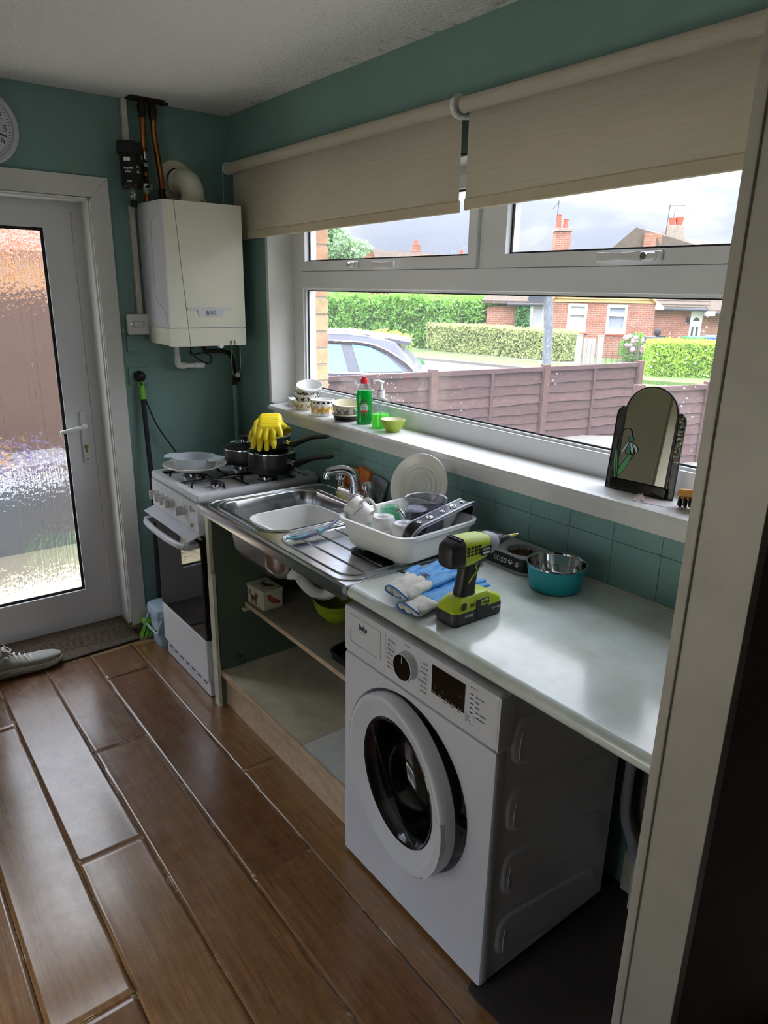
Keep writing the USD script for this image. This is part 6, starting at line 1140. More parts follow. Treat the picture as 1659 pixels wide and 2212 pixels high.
# ================================================================ WINDOW SILL
SZ = 1.1685
mk('cream_ware', '#dcd6bf', .3, var=.04, vs=30); mk('print_yellow', '#e0a81e', .5); mk('print_dark', '#3a3632', .55)
def bowl_ware(q, R0, R1, h, m, inner='porcelain_white', t=.004): add('bowl_body', lathe([(0, 0), (R0, 0), (R0+.003, .003), (R1-.002, h*.85), (R1+.001, h), (R1-t*.6, h+.001), (R1-t, h*.9), (R0, t+.002), (0, t)], 52), m, q, smooth=45)
def cone_print(poly, R0, R1, h, z, a, m, q, nm='motif'):
    k = ext(poly, .0005).subdivide_to_size(.006); R = R0+.003+(R1-R0-.005)*z/(h*.85)
    v = np.array(k.vertices); rad = R+(R1-R0)/h*(v[:, 1])+v[:, 2]+.0004; aa = math.radians(a)+v[:, 0]/R; k.vertices = np.stack([rad*np.cos(aa), rad*np.sin(aa), z+v[:, 1]], 1); add(nm, k, m, q, smooth=False)
def animal(s, cat_=False):   # a little standing animal, side on
    P = [affinity.scale(Point(0, 0).buffer(1), 1.0, .55), Point(.95, .75).buffer(.52), Polygon([(.5, .9), (.62, 1.5), (.9, 1.15)]), Polygon([(1.05, 1.15), (1.3, 1.5), (1.42, .95)]), sbox(-.85, -1.25, -.6, -.1), sbox(-.35, -1.2, -.12, -.1), sbox(.35, -1.2, .58, -.1), sbox(.7, -1.25, .95, .2), LineString([(-.9, .2), (-1.35, .7), (-1.2, 1.3)]).buffer(.13)]
    return affinity.scale(unary_union(P), s, s, origin=(0, 0))
def ringdeco(q, R0, R1, h, n, s, z, m, seed, poly=None):
    R_ = np.random.default_rng(seed)
    for k in range(n): cone_print(affinity.scale(animal(s), 1 if R_.random() < .5 else -1, 1, origin=(0, 0)), R0, R1, h, z, -150+k*(300/n)+R_.uniform(-5, 5), m, q)
base = (.588, .036)
for k, (lab, z, tl, m, pr) in enumerate((('cream pet bowl at the bottom of the stack on the sill corner', 0, (0, 0, 1), 'cream_ware', 'stoneware_tan'), ('patterned cream pet bowl, second from the bottom of the stack', .034, (.04, -.03, 1), 'porcelain', 'print_dark'), ('white pet bowl with dark animals, third in the stack', .052, (.02, .03, 1), 'cream_ware', 'print_dark'), ('tilted white pet bowl on top of the stack in the sill corner', .074, (.26, -.16, 1), 'porcelain_white', 'print_grey'))):
    q = thing('pet_bowl', lab, 'bowl', (base[0]+.006*k, base[1]+.004*k, SZ+z), tilt=Rax(tl), group=None)
    bowl_ware(q, .040, .058, .040, m); ringdeco(q, .040, .058, .040, 9, .0075, .021, pr, 30+k)
q = thing('cat_bowl', 'white bowl with black rim squares and yellow cats on the sill', 'bowl', (.752, .020, SZ))
bowl_ware(q, .044, .050, .068, 'porcelain_white')
for k in range(14): cone_print(sbox(-.0062, -.006, .0062, .007), .044, .050, .068, .0605, k*360/14, 'black_gloss', q, 'rim_square')
for k, a in enumerate((-95, -45, -10, 40, 200)): cone_print(animal(.0125), .044, .050, .068, .026, a, 'print_yellow', q)
cone_print(unary_union([sbox(-.005, -.012, .005, .012), Point(0, .016).buffer(.006)]), .044, .050, .068, .028, -128, 'print_dark', q); cone_print(sbox(-.007, -.004, .007, .004), .044, .050, .068, .012, -112, 'terracotta', q)
q = thing('pet_bowl', 'black glossy pet bowl with a cream rim under the tilted dish', 'bowl', (.905, .045, SZ)); bowl_ware(q, .050, .064, .026, 'black_gloss', t=.005); add('cream_rim', tube([(.0635*math.cos(a), .0635*math.sin(a), .0265) for a in np.linspace(0, 2*PI, 49)[:-1]], .0026, 6, closed=True), 'cream_ware', q)
q = thing('pet_bowl', 'cream pet bowl printed with grey dogs, nested in the black one', 'bowl', (.902, .045, SZ+.020), tilt=Rax((.10, -.06, 1))); bowl_ware(q, .050, .062, .052, 'cream_ware'); ringdeco(q, .050, .062, .052, 8, .0095, .026, 'print_grey', 40)
add('inner_ring', tube([(.0600*math.cos(a), .0600*math.sin(a), .046) for a in np.linspace(0, 2*PI, 49)[:-1]], .0016, 6, closed=True), 'stoneware_tan', q)
q = thing('white_box', 'small white plastic box in the far corner of the sill', 'box', (.475, .055, SZ), -20); add('box_body', box(-.045, .045, -.03, .03, 0, .028, .004), 'white_plastic', q); add('box_lid', box(-.046, .046, -.031, .031, .028, .034, .003), 'white_plastic', q)
# washing-up liquid
M['soap_green'] = usdkit.material(stage, '/World/Looks/soap_green', {'p': ('principled_bsdf', {'base_color': lin('#0f9a48'), 'roughness': .08, 'transmission_weight': .45, 'ior': 1.36, 'subsurface_weight': .2, 'subsurface_scale': .01}), 't': ('translucent_bsdf', {'color': lin('#1fb457')}), 'x': ('mix_closure', {'fac': .45})}, [('p.BSDF', 'x.closure1'), ('t.BSDF', 'x.closure2')], surface='x.closure')
M['soap_lime'] = usdkit.material(stage, '/World/Looks/soap_lime', {'p': ('principled_bsdf', {'base_color': lin('#7fe06a'), 'roughness': .06, 'transmission_weight': .4, 'ior': 1.36}), 't': ('translucent_bsdf', {'color': lin('#86ea6c')}), 'x': ('mix_closure', {'fac': .5})}, [('p.BSDF', 'x.closure1'), ('t.BSDF', 'x.closure2')], surface='x.closure')
glass('bottle_clear', (.90, .93, .92)); mk('cap_red', '#cf1f2b', .35); mk('label_green', '#1d6b3a', .4); mk('label_pale', '#cfe6d2', .45); mk('label_red', '#c43a3a', .45); mk('label_blue', '#2b5f8a', .5)
q = thing('washing_up_liquid', 'green washing-up liquid bottle with a red cap on the sill', 'bottle', (1.026, .042, SZ), 54)
def ov(a, b, z, n=36): t = np.arange(n)*2*PI/n; return np.stack([a*np.sign(np.cos(t))*np.abs(np.cos(t))**.85, b*np.sign(np.sin(t))*np.abs(np.sin(t))**.85, np.full(n, z)], 1)
pb = [(.028, .018, 0), (.031, .021, .004), (.0315, .0215, .02), (.031, .0205, .06), (.0335, .022, .095), (.034, .0222, .115), (.031, .021, .135), (.024, .018, .152), (.017, .0145, .163), (.0135, .0135, .166)]
add('bottle_body', loft([ov(a, b, z) for a, b, z in pb], True, False), 'bottle_clear', q, smooth=60)
add('liquid', loft([ov(a-.0015, b-.0015, z+(.0015 if k == 0 else 0)) for k, (a, b, z) in enumerate(pb[:7])]+[ov(.029, .0195, .1365)]), 'soap_green', q, smooth=60)
cp_ = add('cap', lathe([(0, .163), (.0145, .163), (.0150, .177), (.0135, .180), (.0, .180)], 32), 'cap_red', q); add('cap_spout', lathe([(0, .179), (.0095, .179), (.009, .188), (0, .189)], 24), 'cap_red', cp_); add('cap_tip', cyl((-.002, 0, .188), (.002, 0, .1895), .004), 'white_gloss', cp_)
def oval_label(poly, off, z0, m, nm, par):
    k = ext(poly, .0003).subdivide_to_size(.006); v = np.array(k.vertices); za = v[:, 1]+z0; A = np.interp(za, [p[2] for p in pb], [p[0] for p in pb]); B = np.interp(za, [p[2] for p in pb], [p[1] for p in pb])
    s = np.clip(v[:, 0]/A, -.98, .98); y = -B*(1-np.abs(s)**(2/.85))**(.85/2)-off-v[:, 2]; k.vertices = np.stack([v[:, 0], y, za], 1); return add(nm, k, m, par, smooth=False)
lb_ = oval_label(affinity.scale(Point(0, 0).buffer(.024, 24), .9, 1.55), .0004, .068, 'label_green', 'label', q)
rays = unary_union([Polygon([(0, 0), (.034*math.cos(a-.05), .038*math.sin(a-.05)), (.034*math.cos(a+.05), .038*math.sin(a+.05))]) for a in np.arange(24)*PI/12]).intersection(affinity.scale(Point(0, 0).buffer(.024, 24), .88, 1.5)); oval_label(rays, .0008, .068, 'soap_lime', 'label_rays', lb_)
oval_label(affinity.scale(Point(0, 0).buffer(.0155, 24), 1, 1.1), .0012, .070, 'label_pale', 'label_disc', lb_); oval_label(affinity.scale(Point(0, 0).buffer(.012), 1.2, .38), .0016, .056, 'label_red', 'label_ribbon', lb_)
def oltxt(s, h, w, z, m):
    t_ = meshkit.text_mesh(s, h, .0003, True); t_.apply_transform(np.diag([w/(t_.bounds[1][0]-t_.bounds[0][0]), 1, 1, 1])); t_.apply_translation((-w/2, -h/2, 0)); v = np.array(t_.vertices); za = v[:, 1]+z; B = np.interp(za, [p[2] for p in pb], [p[1] for p in pb]); A = np.interp(za, [p[2] for p in pb], [p[0] for p in pb]); y = -B*(1-np.abs(np.clip(v[:, 0]/A, -.98, .98))**(2/.85))**(.85/2)-.0018-v[:, 2]; t_.vertices = np.stack([v[:, 0], y, za], 1); add('lettering', t_, m, lb_, smooth=False)
oltxt('TESCO', .0055, .018, .080, 'label_red'); oltxt('Washing Up', .0045, .024, .0715, 'label_blue'); oltxt('Liquid', .0045, .014, .0655, 'label_blue')
q = thing('soap_dispenser', 'clear pump bottle half full of light green hand soap', 'bottle', (1.122, .052, SZ), 54)
pr2 = [(0, 0), (.031, 0), (.034, .003), (.035, .01), (.035, .095), (.033, .106), (.026, .114), (.016, .118), (.0145, .124)]
add('bottle_body', lathe(pr2, 44), 'bottle_clear', q, smooth=50); add('soap', lathe([(0, .002), (.030, .002), (.0335, .006), (.0335, .056), (0, .0565)], 44), 'soap_lime', q, smooth=50)
pp = add('pump', lathe([(0, .118), (.0165, .118), (.0165, .140), (.013, .144), (.006, .146), (.0055, .176), (0, .177)], 28), 'white_plastic', q); add('nozzle', [tube(smoothpath([(.004, 0, .177), (0, 0, .181), (-.02, 0, .182), (-.030, 0, .178)], 4), .0048, 10), lathe([(0, .172), (.012, .174), (.012, .181), (0, .184)], 20)], 'white_plastic', pp); add('pump_ring', lathe([(.0125, .144), (.0135, .146), (.011, .149)], 24), 'grey_blue', pp); add('dip_tube', cyl((0, 0, .01), (0, 0, .12), .0022), 'white_plastic', pp)
for s_, z_, a_ in (('PROTECT', .086, -1.9), ('CARE', .074, -1.9), ('BABY', .098, -.75)):
    t_ = meshkit.text_mesh(s_, .007, .0003, False).subdivide_to_size(.008); add('lettering', wrap(t_, .0352, (0, 0, z_), a_), 'grey_blue', q, smooth=False)
q = thing('green_bowl', 'small green patterned bowl with dark green dots inside, on the sill', 'bowl', (1.216, .040, SZ))
mk('bowl_lime', '#9db43a', .35, var=.2, vs=160); mk('dot_green', '#1f5a34', .4); mk('bowl_lip', '#e6e2c6', .3)
add('bowl_body', lathe([(0, 0), (.022, 0), (.024, .004), (.038, .022), (.0470, .048), (.0475, .050), (.046, .0505)], 52), 'bowl_lime', q, smooth=50); add('bowl_inside', lathe([(.0465, .0505), (.0445, .048), (.036, .024), (.022, .008), (0, .006)], 52), 'bowl_lip', q, smooth=50)
for k in range(7):
    a = k*2*PI/7+.3; n_ = np.array((-.85*math.cos(a), -.85*math.sin(a), .5)); n_ /= np.linalg.norm(n_); add('dot', put(cyl((0, 0, 0), (0, 0, .0006), .0095, n=20), (.0408*math.cos(a), .0408*math.sin(a), .0365), np.cross((0, 0, 1), n_), np.cross(n_, np.cross((0, 0, 1), n_))), 'dot_green', q)
# arched mirror
mk('mirror', '#d7dad8', .015, 1.0); mk('lead', '#23242a', .4, .5); mk('black_stone', '#4a4a4d', .14, var=.6, vs=30, coat_weight=.5)
M['stipple'] = usdkit.material(stage, '/World/Looks/stipple', {'g': ('geometry', {}), 'n': ('noise_texture', {'scale': 90.0, 'detail': 3.0}), 'r': ('rgb_ramp', {'ramp': [(.35, lin('#33322e')), (.7, lin('#8d8b78'))]}), 'b': ('bump', {'distance': .001}), 'p': ('principled_bsdf', {'roughness': .12, 'metallic': .7})}, [('g.position', 'n.vector'), ('n.fac', 'r.fac'), ('r.color', 'p.base_color'), ('n.fac', 'b.height'), ('b.normal', 'p.normal')], surface='p.BSDF')
mk('enamel_green', '#4fa05f', .3); mk('enamel_white', '#d4dadd', .3); mk('enamel_teal', '#3f8873', .3)
n_ = np.array((.10, -1, .10)); n_ /= np.linalg.norm(n_)
xd = np.cross((0, 0, 1), -n_)*-1; xd = np.cross(np.cross(n_, (0, 0, 1)), n_)*0+np.array((1, .10, 0))/np.linalg.norm((1, .10, 0)); yd = np.cross(n_, xd); yd = yd if yd[2] > 0 else -yd
mr = thing('arched_mirror', 'arched table mirror with a leaded snowdrop on the window sill', 'mirror', (2.262, .066, SZ+.002), tilt=np.stack([xd, yd, np.cross(xd, yd)], 1))
hw, mh = .098, .286      # half width of the stand, height
arch = unary_union([sbox(-.072, .028, .072, .212), Point(0, .212).buffer(.072, 32)])
wingL = Polygon([(-hw, 0), (-.078, 0), (-.074, .20), (-.070, .224)]+[(-.082+.0*a, .226) for a in (0,)]+[(-.092, .217), (-.096, .205)]); wingR = Polygon([(hw, 0), (.078, 0), (.074, .20), (.070, .224), (.083, .226), (.092, .217), (.096, .205)])
add('mirror_glass', ext(arch, .003, (0, 0, .002)), 'mirror', mr, smooth=False); add('lead_edge', [plate_ring(arch.buffer(.002), .004, .006, (0, 0, 0), (1, 0, 0), (0, 1, 0)), plate_ring(wingL, .0022, .006, (0, 0, 0), (1, 0, 0), (0, 1, 0)), plate_ring(wingR, .0022, .006, (0, 0, 0), (1, 0, 0), (0, 1, 0))], 'lead', mr, smooth=False)
add('side_glass', ext(wingL.buffer(-.0005), .003, (0, 0, .001)), 'black_stone', mr, smooth=False); add('side_glass', ext(wingR.buffer(-.0005).intersection(sbox(0, .1, 1, 1)), .003, (0, 0, .001)), 'stipple', mr, smooth=False); add('side_glass', ext(wingR.buffer(-.0005).intersection(sbox(0, 0, 1, .0995)), .003, (0, 0, .001)), 'black_stone', mr, smooth=False)
add('base_bar', [box(-.080, .080, 0, .028, -.002, .016, .002)], 'black_gloss', mr)
st_ = smoothpath([(-.070, .030), (-.078, .09), (-.079, .13), (-.070, .160), (-.055, .168), (-.044, .160), (-.042, .145)], 8)
sd = add('stem', tube([(x, y, .0065) for x, y in st_], .0012, 6), 'lead', mr)
for pl, m_ in (([(-.074, .030), (-.083, .07), (-.084, .10), (-.079, .118), (-.074, .09), (-.068, .055), (-.066, .032)], 'enamel_green'), ([(-.066, .032), (-.050, .052), (-.036, .085), (-.030, .105), (-.044, .096), (-.058, .072), (-.067, .05)], 'enamel_green')):
    l_ = add('leaf', ext(pl, .002, (0, 0, .005)), m_, mr); add('leaf_edge', plate_ring(Polygon(pl).buffer(.0012), .0016, .0026, (0, 0, .005), (1, 0, 0), (0, 1, 0)), 'lead', l_)
for pl, m_ in (([(-.050, .146), (-.044, .150), (-.036, .144), (-.038, .134), (-.048, .134)], 'enamel_teal'), ([(-.048, .133), (-.060, .116), (-.066, .100), (-.060, .100), (-.052, .116), (-.046, .132)], 'enamel_white'), ([(-.046, .132), (-.052, .112), (-.052, .100), (-.040, .100), (-.040, .116)], 'enamel_teal'), ([(-.044, .132), (-.040, .114), (-.034, .098), (-.028, .100), (-.032, .116), (-.040, .132)], 'enamel_white'), ([(-.040, .132), (-.030, .118), (-.022, .106), (-.018, .114), (-.026, .126)], 'enamel_white')):
    l_ = add('petal', ext(pl, .002, (0, 0, .005)), m_, mr); add('petal_edge', plate_ring(Polygon(pl).buffer(.0008), .0012, .0026, (0, 0, .005), (1, 0, 0), (0, 1, 0)), 'lead', l_)
add('easel_back', box(-.03, .03, .0, .17, -.006, -.001), 'lead', mr)
q = thing('paper_note', 'folded pinkish paper note lying on the sill before the mirror', 'paper', (2.35, .03, SZ), 12)
f_, _ = grid_mesh(lambda u, v: (-.065+.13*u, -.028+.045*v, .0012+.010*max(0, (.18-u)/.18)*v+.003*math.sin(u*7)*v), 16, 6); mk('paper_pink', '#d8c9cd', .8); add('sheet', thick(f_, -.0006), 'paper_pink', q, smooth=True); add('fold', hull([(-.064, -.02, .001), (-.03, -.018, .001), (-.052, .012, .016), (-.040, -.02, .005)]), 'paper_pink', q)
q = thing('scrub_brush', 'orange wooden brush with black bristles at the right end of the sill', 'brush', (2.448, .050, SZ), 20); mk('beech', '#c98a35', .4, var=.2, vs=20, sc=(1, 6, 6))
add('brush_block', mv(box(-.055, .09, -.028, .028, -.011, .011, .009), (0, 0, .040), rx=-24, ry=-4), 'beech', q, smooth=40)
Bq = []
for i in range(12):
    for j in range(5): x, y = -.048+.012*i, -.021+.0105*j; Bq.append(tube([(x, y, -.011), (x*1.03, y*1.2-.002, -.032)], [.0022, .0014], 5))
add('bristle', mv(cat(Bq), (0, 0, .040), rx=-24, ry=-4), 'black', q, kind='stuff')
# ================================================================ CUPBOARD CONTENTS
mk('tin_cream', '#cfc9b0', .35, .15, var=.08, vs=30)
q = thing('storage_tin', 'cream square tin printed with a horse and squirrel on the shelf', 'tin', (.905, -.362, .446), 3)
add('tin_body', box(-.062, .068, -.048, .042, 0, .072, .004), 'tin_cream', q); add('tin_lid', box(-.064, .070, -.050, .044, .066, .086, .005), 'tin_cream', q); add('lid_print', ext(affinity.scale(animal(.020), 1.3, .8), .0004, (.0, .0, .086)), 'print_dark', q, smooth=False)
add('horse_print', ext(affinity.scale(animal(.020), 1.1, 1.0), .0005, (-.010, -.0482, .035), (1, 0, 0), (0, 0, 1)), 'print_brown', q, smooth=False); add('print_panel', plate_ring(sbox(-.052, .008, .058, .062), .001, .0003, (0, -.0481, 0), (1, 0, 0), (0, 0, 1)), 'stoneware_tan', q)
mk('squirrel_red', '#a8432a', .6); add('squirrel_print', ext(unary_union([affinity.rotate(affinity.scale(Point(0, 0).buffer(.016), 1.3, .6), -20), Point(.020, -.008).buffer(.008), affinity.rotate(affinity.scale(Point(-.018, .016).buffer(.012), .8, 1.5), 35)]), .0005, (.0682, .0, .036), (0, 1, 0), (0, 0, 1)), 'squirrel_red', q, smooth=False)
mk('bowl_olive', '#8ea327', .4)
for k, (lab, z, tl) in enumerate((('lime green mixing bowl, lower of the pair under the waste pipe', .0, (0, 0, 1)), ('lime green mixing bowl tilted inside the lower one', .032, (.16, -.12, 1)))):
    q = thing('mixing_bowl', lab, 'bowl', (1.195, -.205, .446+z), tilt=Rax(tl)); add('bowl_body', lathe([(0, 0), (.042, 0), (.044, .006), (.075, .035), (.092, .075), (.094, .080), (.090, .080), (.072, .036), (.04, .010), (0, .009)], 48), 'bowl_olive', q, smooth=50)
q = thing('baking_tray', 'black rounded baking tray on the shelf beside the washing machine', 'tray', (1.60, -.275, .4460), 2); add('tray_body', tray(.19, .115, .05, .028, .0025, .93, .005), 'black_gloss', q, smooth=40)
# ================================================================ FLOOR THINGS
mk('tub_blue', '#9fb4c6', .3, subsurface_weight=.1, subsurface_scale=.01); mk('tub_blue_lid', '#a9bccb', .35); mk('brush_green', '#7dc243', .45)
q = thing('storage_tub', 'pale blue plastic tub with a lid on the floor beside the cooker', 'tub', (.150, -.46, .002))
add('tub_body', loft([rr(.062, .110, .025, 0, 6), rr(.070, .118, .028, .165, 6)]), 'tub_blue', q, smooth=40); add('tub_lid', loft([rr(.078, .126, .032, .163, 6), rr(.080, .128, .033, .172, 6), rr(.078, .126, .032, .196, 6), rr(.066, .112, .028, .205, 6)]), 'tub_blue_lid', q, smooth=40); add('carry_handle', tube(smoothpath([(-.074, -.10, .16), (-.080, -.125, .11), (-.070, -.130, .085), (.070, -.130, .085), (.080, -.125, .11), (.074, -.10, .16)], 5), .0055, 8), 'tub_blue_lid', q)
add('sticker', box(.0, .05, -.1185, -.1165, .06, .10), 'tin_cream', q); add('sticker_print', box(.015, .045, -.1190, -.1186, .065, .085), 'print_brown', q)
q = thing('broom', 'dark-handled broom with a lime green grip leaning in the gap by the cooker', 'broom', (.05, -.52, .01))
add('handle', tube([(.062, -.515, .10), (.05, -.494, .72), (.032, -.499, 1.19)], .011, 14), 'grey_blue' if False else 'drill_black', q, world=True); add('grip', tube([(.0325, -.4985, 1.185), (.031, -.4995, 1.215), (.030, -.500, 1.246)], [.0135, .0145, .0130], 16), 'brush_green', q, world=True); add('hanging_loop', tube([(.030, -.508, 1.243), (.030, -.508, 1.258), (.030, -.500, 1.264), (.030, -.492, 1.258), (.030, -.492, 1.243)], .003, 6), 'brush_green', q, world=True)
add('head', box(.028, .082, -.60, -.45, .072, .105, .008), 'brush_green', q, world=True)
B_s = []
R_ = np.random.default_rng(3)
for k in range(70):
    x, y = R_.uniform(.033, .077), R_.uniform(-.598, -.455); B_s.append(tube([(x, y, .075), (x+(x-.055)*.4, y-.02-R_.random()*.012, .012)], [.0022, .0028], 5))
add('bristle', B_s, 'brush_green', q, world=True, kind='stuff')
M['mat_rib'] = mk('mat_rib', '#6e6154', .95, var=.45, vs=160, sc=(1, .35, 1), bump=.002, bs=260)
q = thing('door_mat', 'brown ribbed doormat lying against the back door', 'doormat', (0, -.95, .02))
def zf(x): return float(np.interp(x, [-.27, -.15, -.03, .03, .112, .2], [.072, .070, .047, .012, .001, 0]))
def matp(u, v):
    y = -.632-.66*v; x0, x1 = -.108, .074+.030*v; x = x0+(x1-x0)*u; return (x, y, zf(x)+.0065+.0022*math.sin(u*2*PI*19))
f_, _ = grid_mesh(matp, 150, 5); add('pile', thick(f_, .004), 'mat_rib', q, world=True, smooth=True); add('edge_binding', tube(smoothpath([(matp(1, v)[0]+.001, matp(1, v)[1], matp(1, v)[2]) for v in np.linspace(0, 1, 5)], 3), .0035, 6), 'black_print', q, world=True)
# cupboard on the opposite wall, seen in the mirror
mk('cupboard_beige', '#b5ab8c', .5, var=.04); mk('knob_beige', '#a8997a', .4)
q = thing('wall_cupboard', 'beige tall cupboard with round knobs against the opposite wall', 'cupboard', (1.10, -2.38, 0))
add('carcass', box(-.45, .45, -.2, .2, 0, 2.1), 'cupboard_beige', q)
for s in (-1, 1):
    d_ = add('door', box(min(0, s*.44)+.003, max(0, s*.44)-.003, .2, .22, .1, 2.06, .004), 'cupboard_beige', q); add('knob', lathe([(0, 0), (.008, 0), (.010, .012), (.020, .020), (.020, .030), (0, .034)], 24).apply_transform(frame((s*.06, .22, 1.0), (1, 0, 0), (0, 0, -1))), 'knob_beige', d_)
# ================================================================ PERSON (only a shoe and ankle are in the picture)
mk('skin', '#b9826a', .5, subsurface_weight=.15, subsurface_scale=.01); mk('shoe_grey', '#a09f96', .85, var=.12, vs=300, bump=.0008, bs=700); mk('shoe_sole', '#c9c2ae', .7, var=.05); mk('sole_band', '#6f6e69', .7); mk('lace', '#dedbd2', .8); mk('sock_white', '#dcdcdc', .9, bump=.0006, bs=500); mk('outsole', '#4b4742', .8)
mk('cloth_navy', '#2b3346', .9); mk('cloth_shirt', '#6d7078', .9); mk('hair_brown', '#3a2a20', .8)
pe = thing('person', 'person in a grey trainer and white sock standing at the left edge by the doormat', 'person', (.070, -1.318, .006))
def _mvs(m, d):
    m = m.copy(); m.apply_scale(KS); m.apply_translation(d); return m
# local: x to the viewer's near side, y along the shoe towards the toe
KS = 1.13
def shoe(sx, yo, par, lab=None):
    mv = lambda m, d=(0, 0, 0): _mvs(m, d)
    S = [(-.010, .020, .040), (.0, .028, .052), (.03, .033, .066), (.07, .033, .064), (.11, .035, .050), (.15, .040, .042), (.19, .044, .040), (.23, .042, .038), (.26, .034, .034), (.282, .020, .026), (.288, .008, .018)]
    rg = []
    for y, w_, h_ in S:
        c_ = .006*math.sin(y/.28*PI)*-1; rg.append([(c_+w_*math.copysign(abs(math.cos(a))**.7, math.cos(a)), y, .030+h_*.55*(math.copysign(abs(math.sin(a))**.75, math.sin(a))+.35)) for a in np.linspace(0, 2*PI, 29)[:-1]])
    up = mv(loft(rg), (sx, yo, 0)); u_ = add('shoe_upper', up, 'shoe_grey', par, smooth=60, label=lab)
    so = []
    for y, w_, h_ in S:
        w2 = w_+.005; t0 = .006+.016*max(0, (y-.2)/.09)**2; top = .040-.010*min(1, max(0, (y-.05)/.15))+.004*max(0, (y-.22)/.07); c_ = -.006*math.sin(y/.28*PI); so.append([(c_-w2*.95, y*1.01-.002, t0), (c_-w2*1.04, y*1.01-.002, top*.6), (c_-w2, y*1.01-.002, top), (c_+w2, y*1.01-.002, top), (c_+w2*1.04, y*1.01-.002, top*.6), (c_+w2*.95, y*1.01-.002, t0)])
    s_ = add('sole', mv(loft(so), (sx, yo, 0)), 'shoe_sole', par, smooth=40); add('outsole', mv(loft([[(q_[0][0], q_[0][1], q_[0][2]-.004), (q_[0][0], q_[0][1], q_[0][2]+.003), (q_[5][0], q_[5][1], q_[5][2]+.003), (q_[5][0], q_[5][1], q_[5][2]-.004)] for q_ in so]), (sx, yo, 0)), 'outsole', s_, smooth=40)
    add('sole_flash', mv(tube(smoothpath([(.0395, .02, .028), (.041, .09, .030), (.043, .15, .022), (.047, .21, .026)], 5), .004, 6, flat=.6), (sx, yo, 0)), 'sole_band', s_)
    add('collar', mv(tube([(.026*math.cos(a), .038+.040*math.sin(a), .096+.010*math.sin(a+2.2)) for a in np.linspace(0, 2*PI, 29)[:-1]], .0075, 8, closed=True), (sx, yo, 0)), 'shoe_grey', u_)
    add('tongue', mv(hull([(x, y, z) for x in (-.016, .016) for y, z in ((.075, .118), (.085, .122), (.105, .088), (.098, .080))]), (sx, yo, 0)), 'shoe_grey', u_, smooth=False)
    for k in range(5):
        y = .098+.019*k; z = .092-.0085*k; add('lace', mv(tube(smoothpath([(-.024, y+.006, z-.008), (-.010, y+.002, z+.004), (.010, y-.001, z+.004), (.025, y+.005, z-.009)], 4), .0032, 6, flat=.6), (sx, yo, 0)), 'lace', u_)
    for k, q_ in enumerate(([(0, .092, .100), (.020, .080, .118), (.034, .092, .116), (.030, .112, .092), (.006, .100, .098)], [(0, .092, .100), (-.018, .085, .116), (-.030, .096, .110), (-.026, .112, .094), (-.004, .1, .098)], [(0, .094, .099), (.018, .108, .094), (.036, .118, .074), (.040, .112, .050)])): add('lace_bow', mv(tube(smoothpath(q_, 5), .0024, 6), (sx, yo, 0)), 'lace', u_)
    add('heel_tab', mv(box(-.008, .008, -.016, -.008, .06, .104, .003), (sx, yo, 0)), 'shoe_grey', u_)
    add('sock', mv(loft([[(r_*math.cos(a), y+r_*1.12*math.sin(a), z) for a in np.linspace(0, 2*PI, 25)[:-1]] for z, r_, y in ((.07, .032, .045), (.10, .033, .040), (.125, .035, .030), (.142, .037, .024), (.150, .0375, .022), (.1505, .035, .022))]), (sx, yo, 0)), 'sock_white', par, smooth=50)
shoe(0, 0, pe); shoe(-.20, -.06, pe)
J = []
for sx, yo in ((0, 0), (-.20, -.06)): J.append([(sx, yo+.040, .085, .026), (sx, yo+.026, .14, .029), (sx-.004, yo+.0, .30, .050), (sx-.006, yo-.01, .46, .050), (-.1+(sx+.1)*.85, yo*.5-.03, .86, .078), (-.1+(sx+.1)*.55, -.05, .95, .085)])
J += [[(-.16, -.05, .95, .09), (-.04, -.05, .95, .09)], [(-.1, -.05, .95, .11), (-.1, -.05, 1.12, .105), (-.1, -.06, 1.32, .12)], [(-.24, -.07, 1.40, .055), (.04, -.07, 1.40, .055)], [(-.17, -.06, 1.30, .10), (-.03, -.06, 1.30, .10)], [(-.1, -.07, 1.40, .06), (-.1, -.05, 1.52, .052)],
      [(-.26, -.07, 1.39, .048), (-.31, -.10, 1.12, .040), (-.31, -.03, .90, .028), (-.31, -.01, .83, .026)], [(.06, -.07, 1.39, .048), (.10, -.12, 1.12, .040), (.09, -.09, .90, .028), (.09, -.08, .83, .026)]]
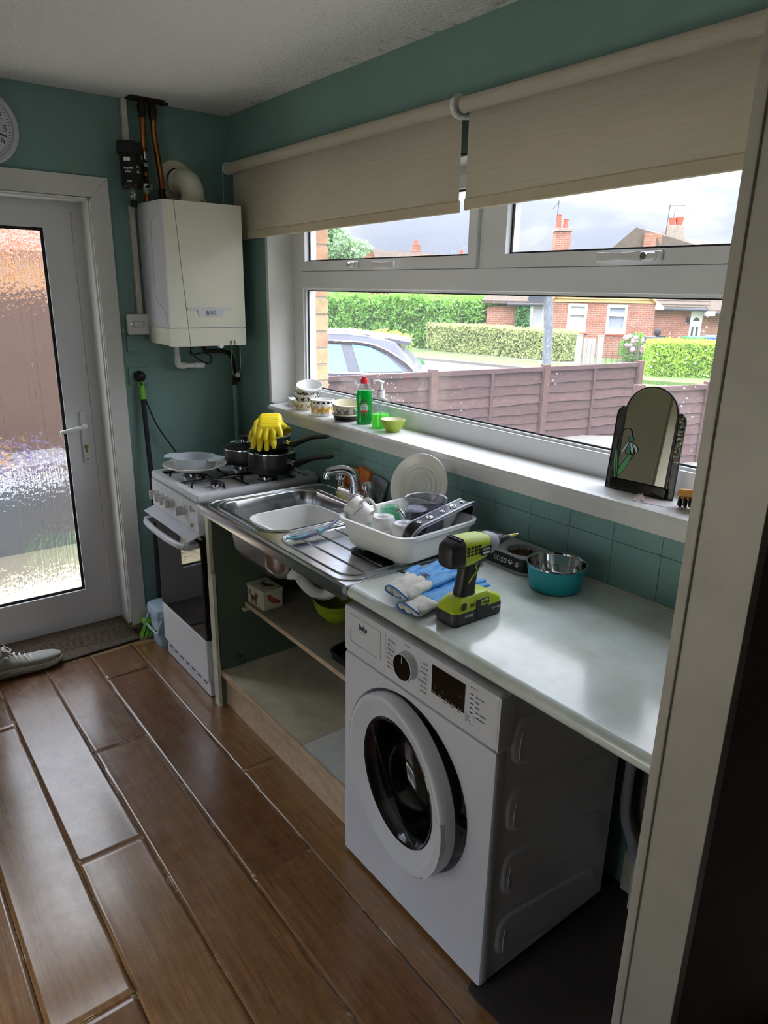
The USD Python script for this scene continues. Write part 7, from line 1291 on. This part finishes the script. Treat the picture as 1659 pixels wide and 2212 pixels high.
for hx_ in (-.31, .09):
    hy_ = -.0 if hx_ < 0 else -.075; J.append([(hx_, hy_, .83, .026), (hx_, hy_+.01, .76, .028)])
    for k in range(4): J.append([(hx_, hy_-.022+.016*k, .765, .011), (hx_+.003, hy_-.026+.019*k, .715-.004*abs(k-1.5), .0095), (hx_+.010, hy_-.024+.018*k, .680-.006*abs(k-1.5), .008)])
    J.append([(hx_, hy_+.03, .80, .011), (hx_+.012, hy_+.048, .765, .010), (hx_+.016, hy_+.052, .735, .009)])
J += [[(-.1, -.045, 1.585, .072), (-.1, -.05, 1.65, .083)], [(-.1, -.01, 1.57, .052), (-.1, .0, 1.545, .034)], [(-.1, .038, 1.60, .012), (-.1, .048, 1.583, .014)], [(-.183, -.05, 1.61, .012), (-.186, -.055, 1.59, .010)], [(-.017, -.05, 1.61, .012), (-.014, -.055, 1.59, .010)]]
add('body', soften(caps(J), .022, 6), 'skin', pe, smooth=True)
add('shorts', soften(caps([[(-.19, -.06, .93, .105), (-.01, -.06, .93, .105)], [(-.17, -.07, .90, .105), (-.185, -.075, .62, .095)], [(-.03, -.05, .90, .105), (-.012, -.03, .62, .095)], [(-.1, -.055, .96, .12), (-.1, -.055, 1.02, .118)]]), .022, 6), 'cloth_navy', pe, smooth=True)
add('shirt', soften(caps([[(-.1, -.055, 1.0, .125), (-.1, -.055, 1.14, .118), (-.1, -.06, 1.32, .132)], [(-.24, -.07, 1.395, .066), (.04, -.07, 1.395, .066)], [(-.17, -.06, 1.30, .112), (-.03, -.06, 1.30, .112)], [(-.265, -.07, 1.385, .058), (-.30, -.095, 1.20, .055)], [(.065, -.07, 1.385, .058), (.09, -.11, 1.20, .055)]]), .022, 6), 'cloth_shirt', pe, smooth=True)
add('hair', soften(caps([[(-.1, -.062, 1.665, .088), (-.1, -.075, 1.63, .085)], [(-.1, -.09, 1.58, .06), (-.1, -.10, 1.56, .05)]]), .02, 5), 'hair_brown', pe, smooth=True)
for s in (-1, 1): add('eye', mv(trimesh.creation.icosphere(2, .011), (-.1+s*.030, .024, 1.618)), 'porcelain_white', pe, smooth=True)
add('mouth', mv(box(-.022, .022, -.004, .004, -.004, .004, .003), (-.1, .032, 1.556)), 'paper_pink', pe)
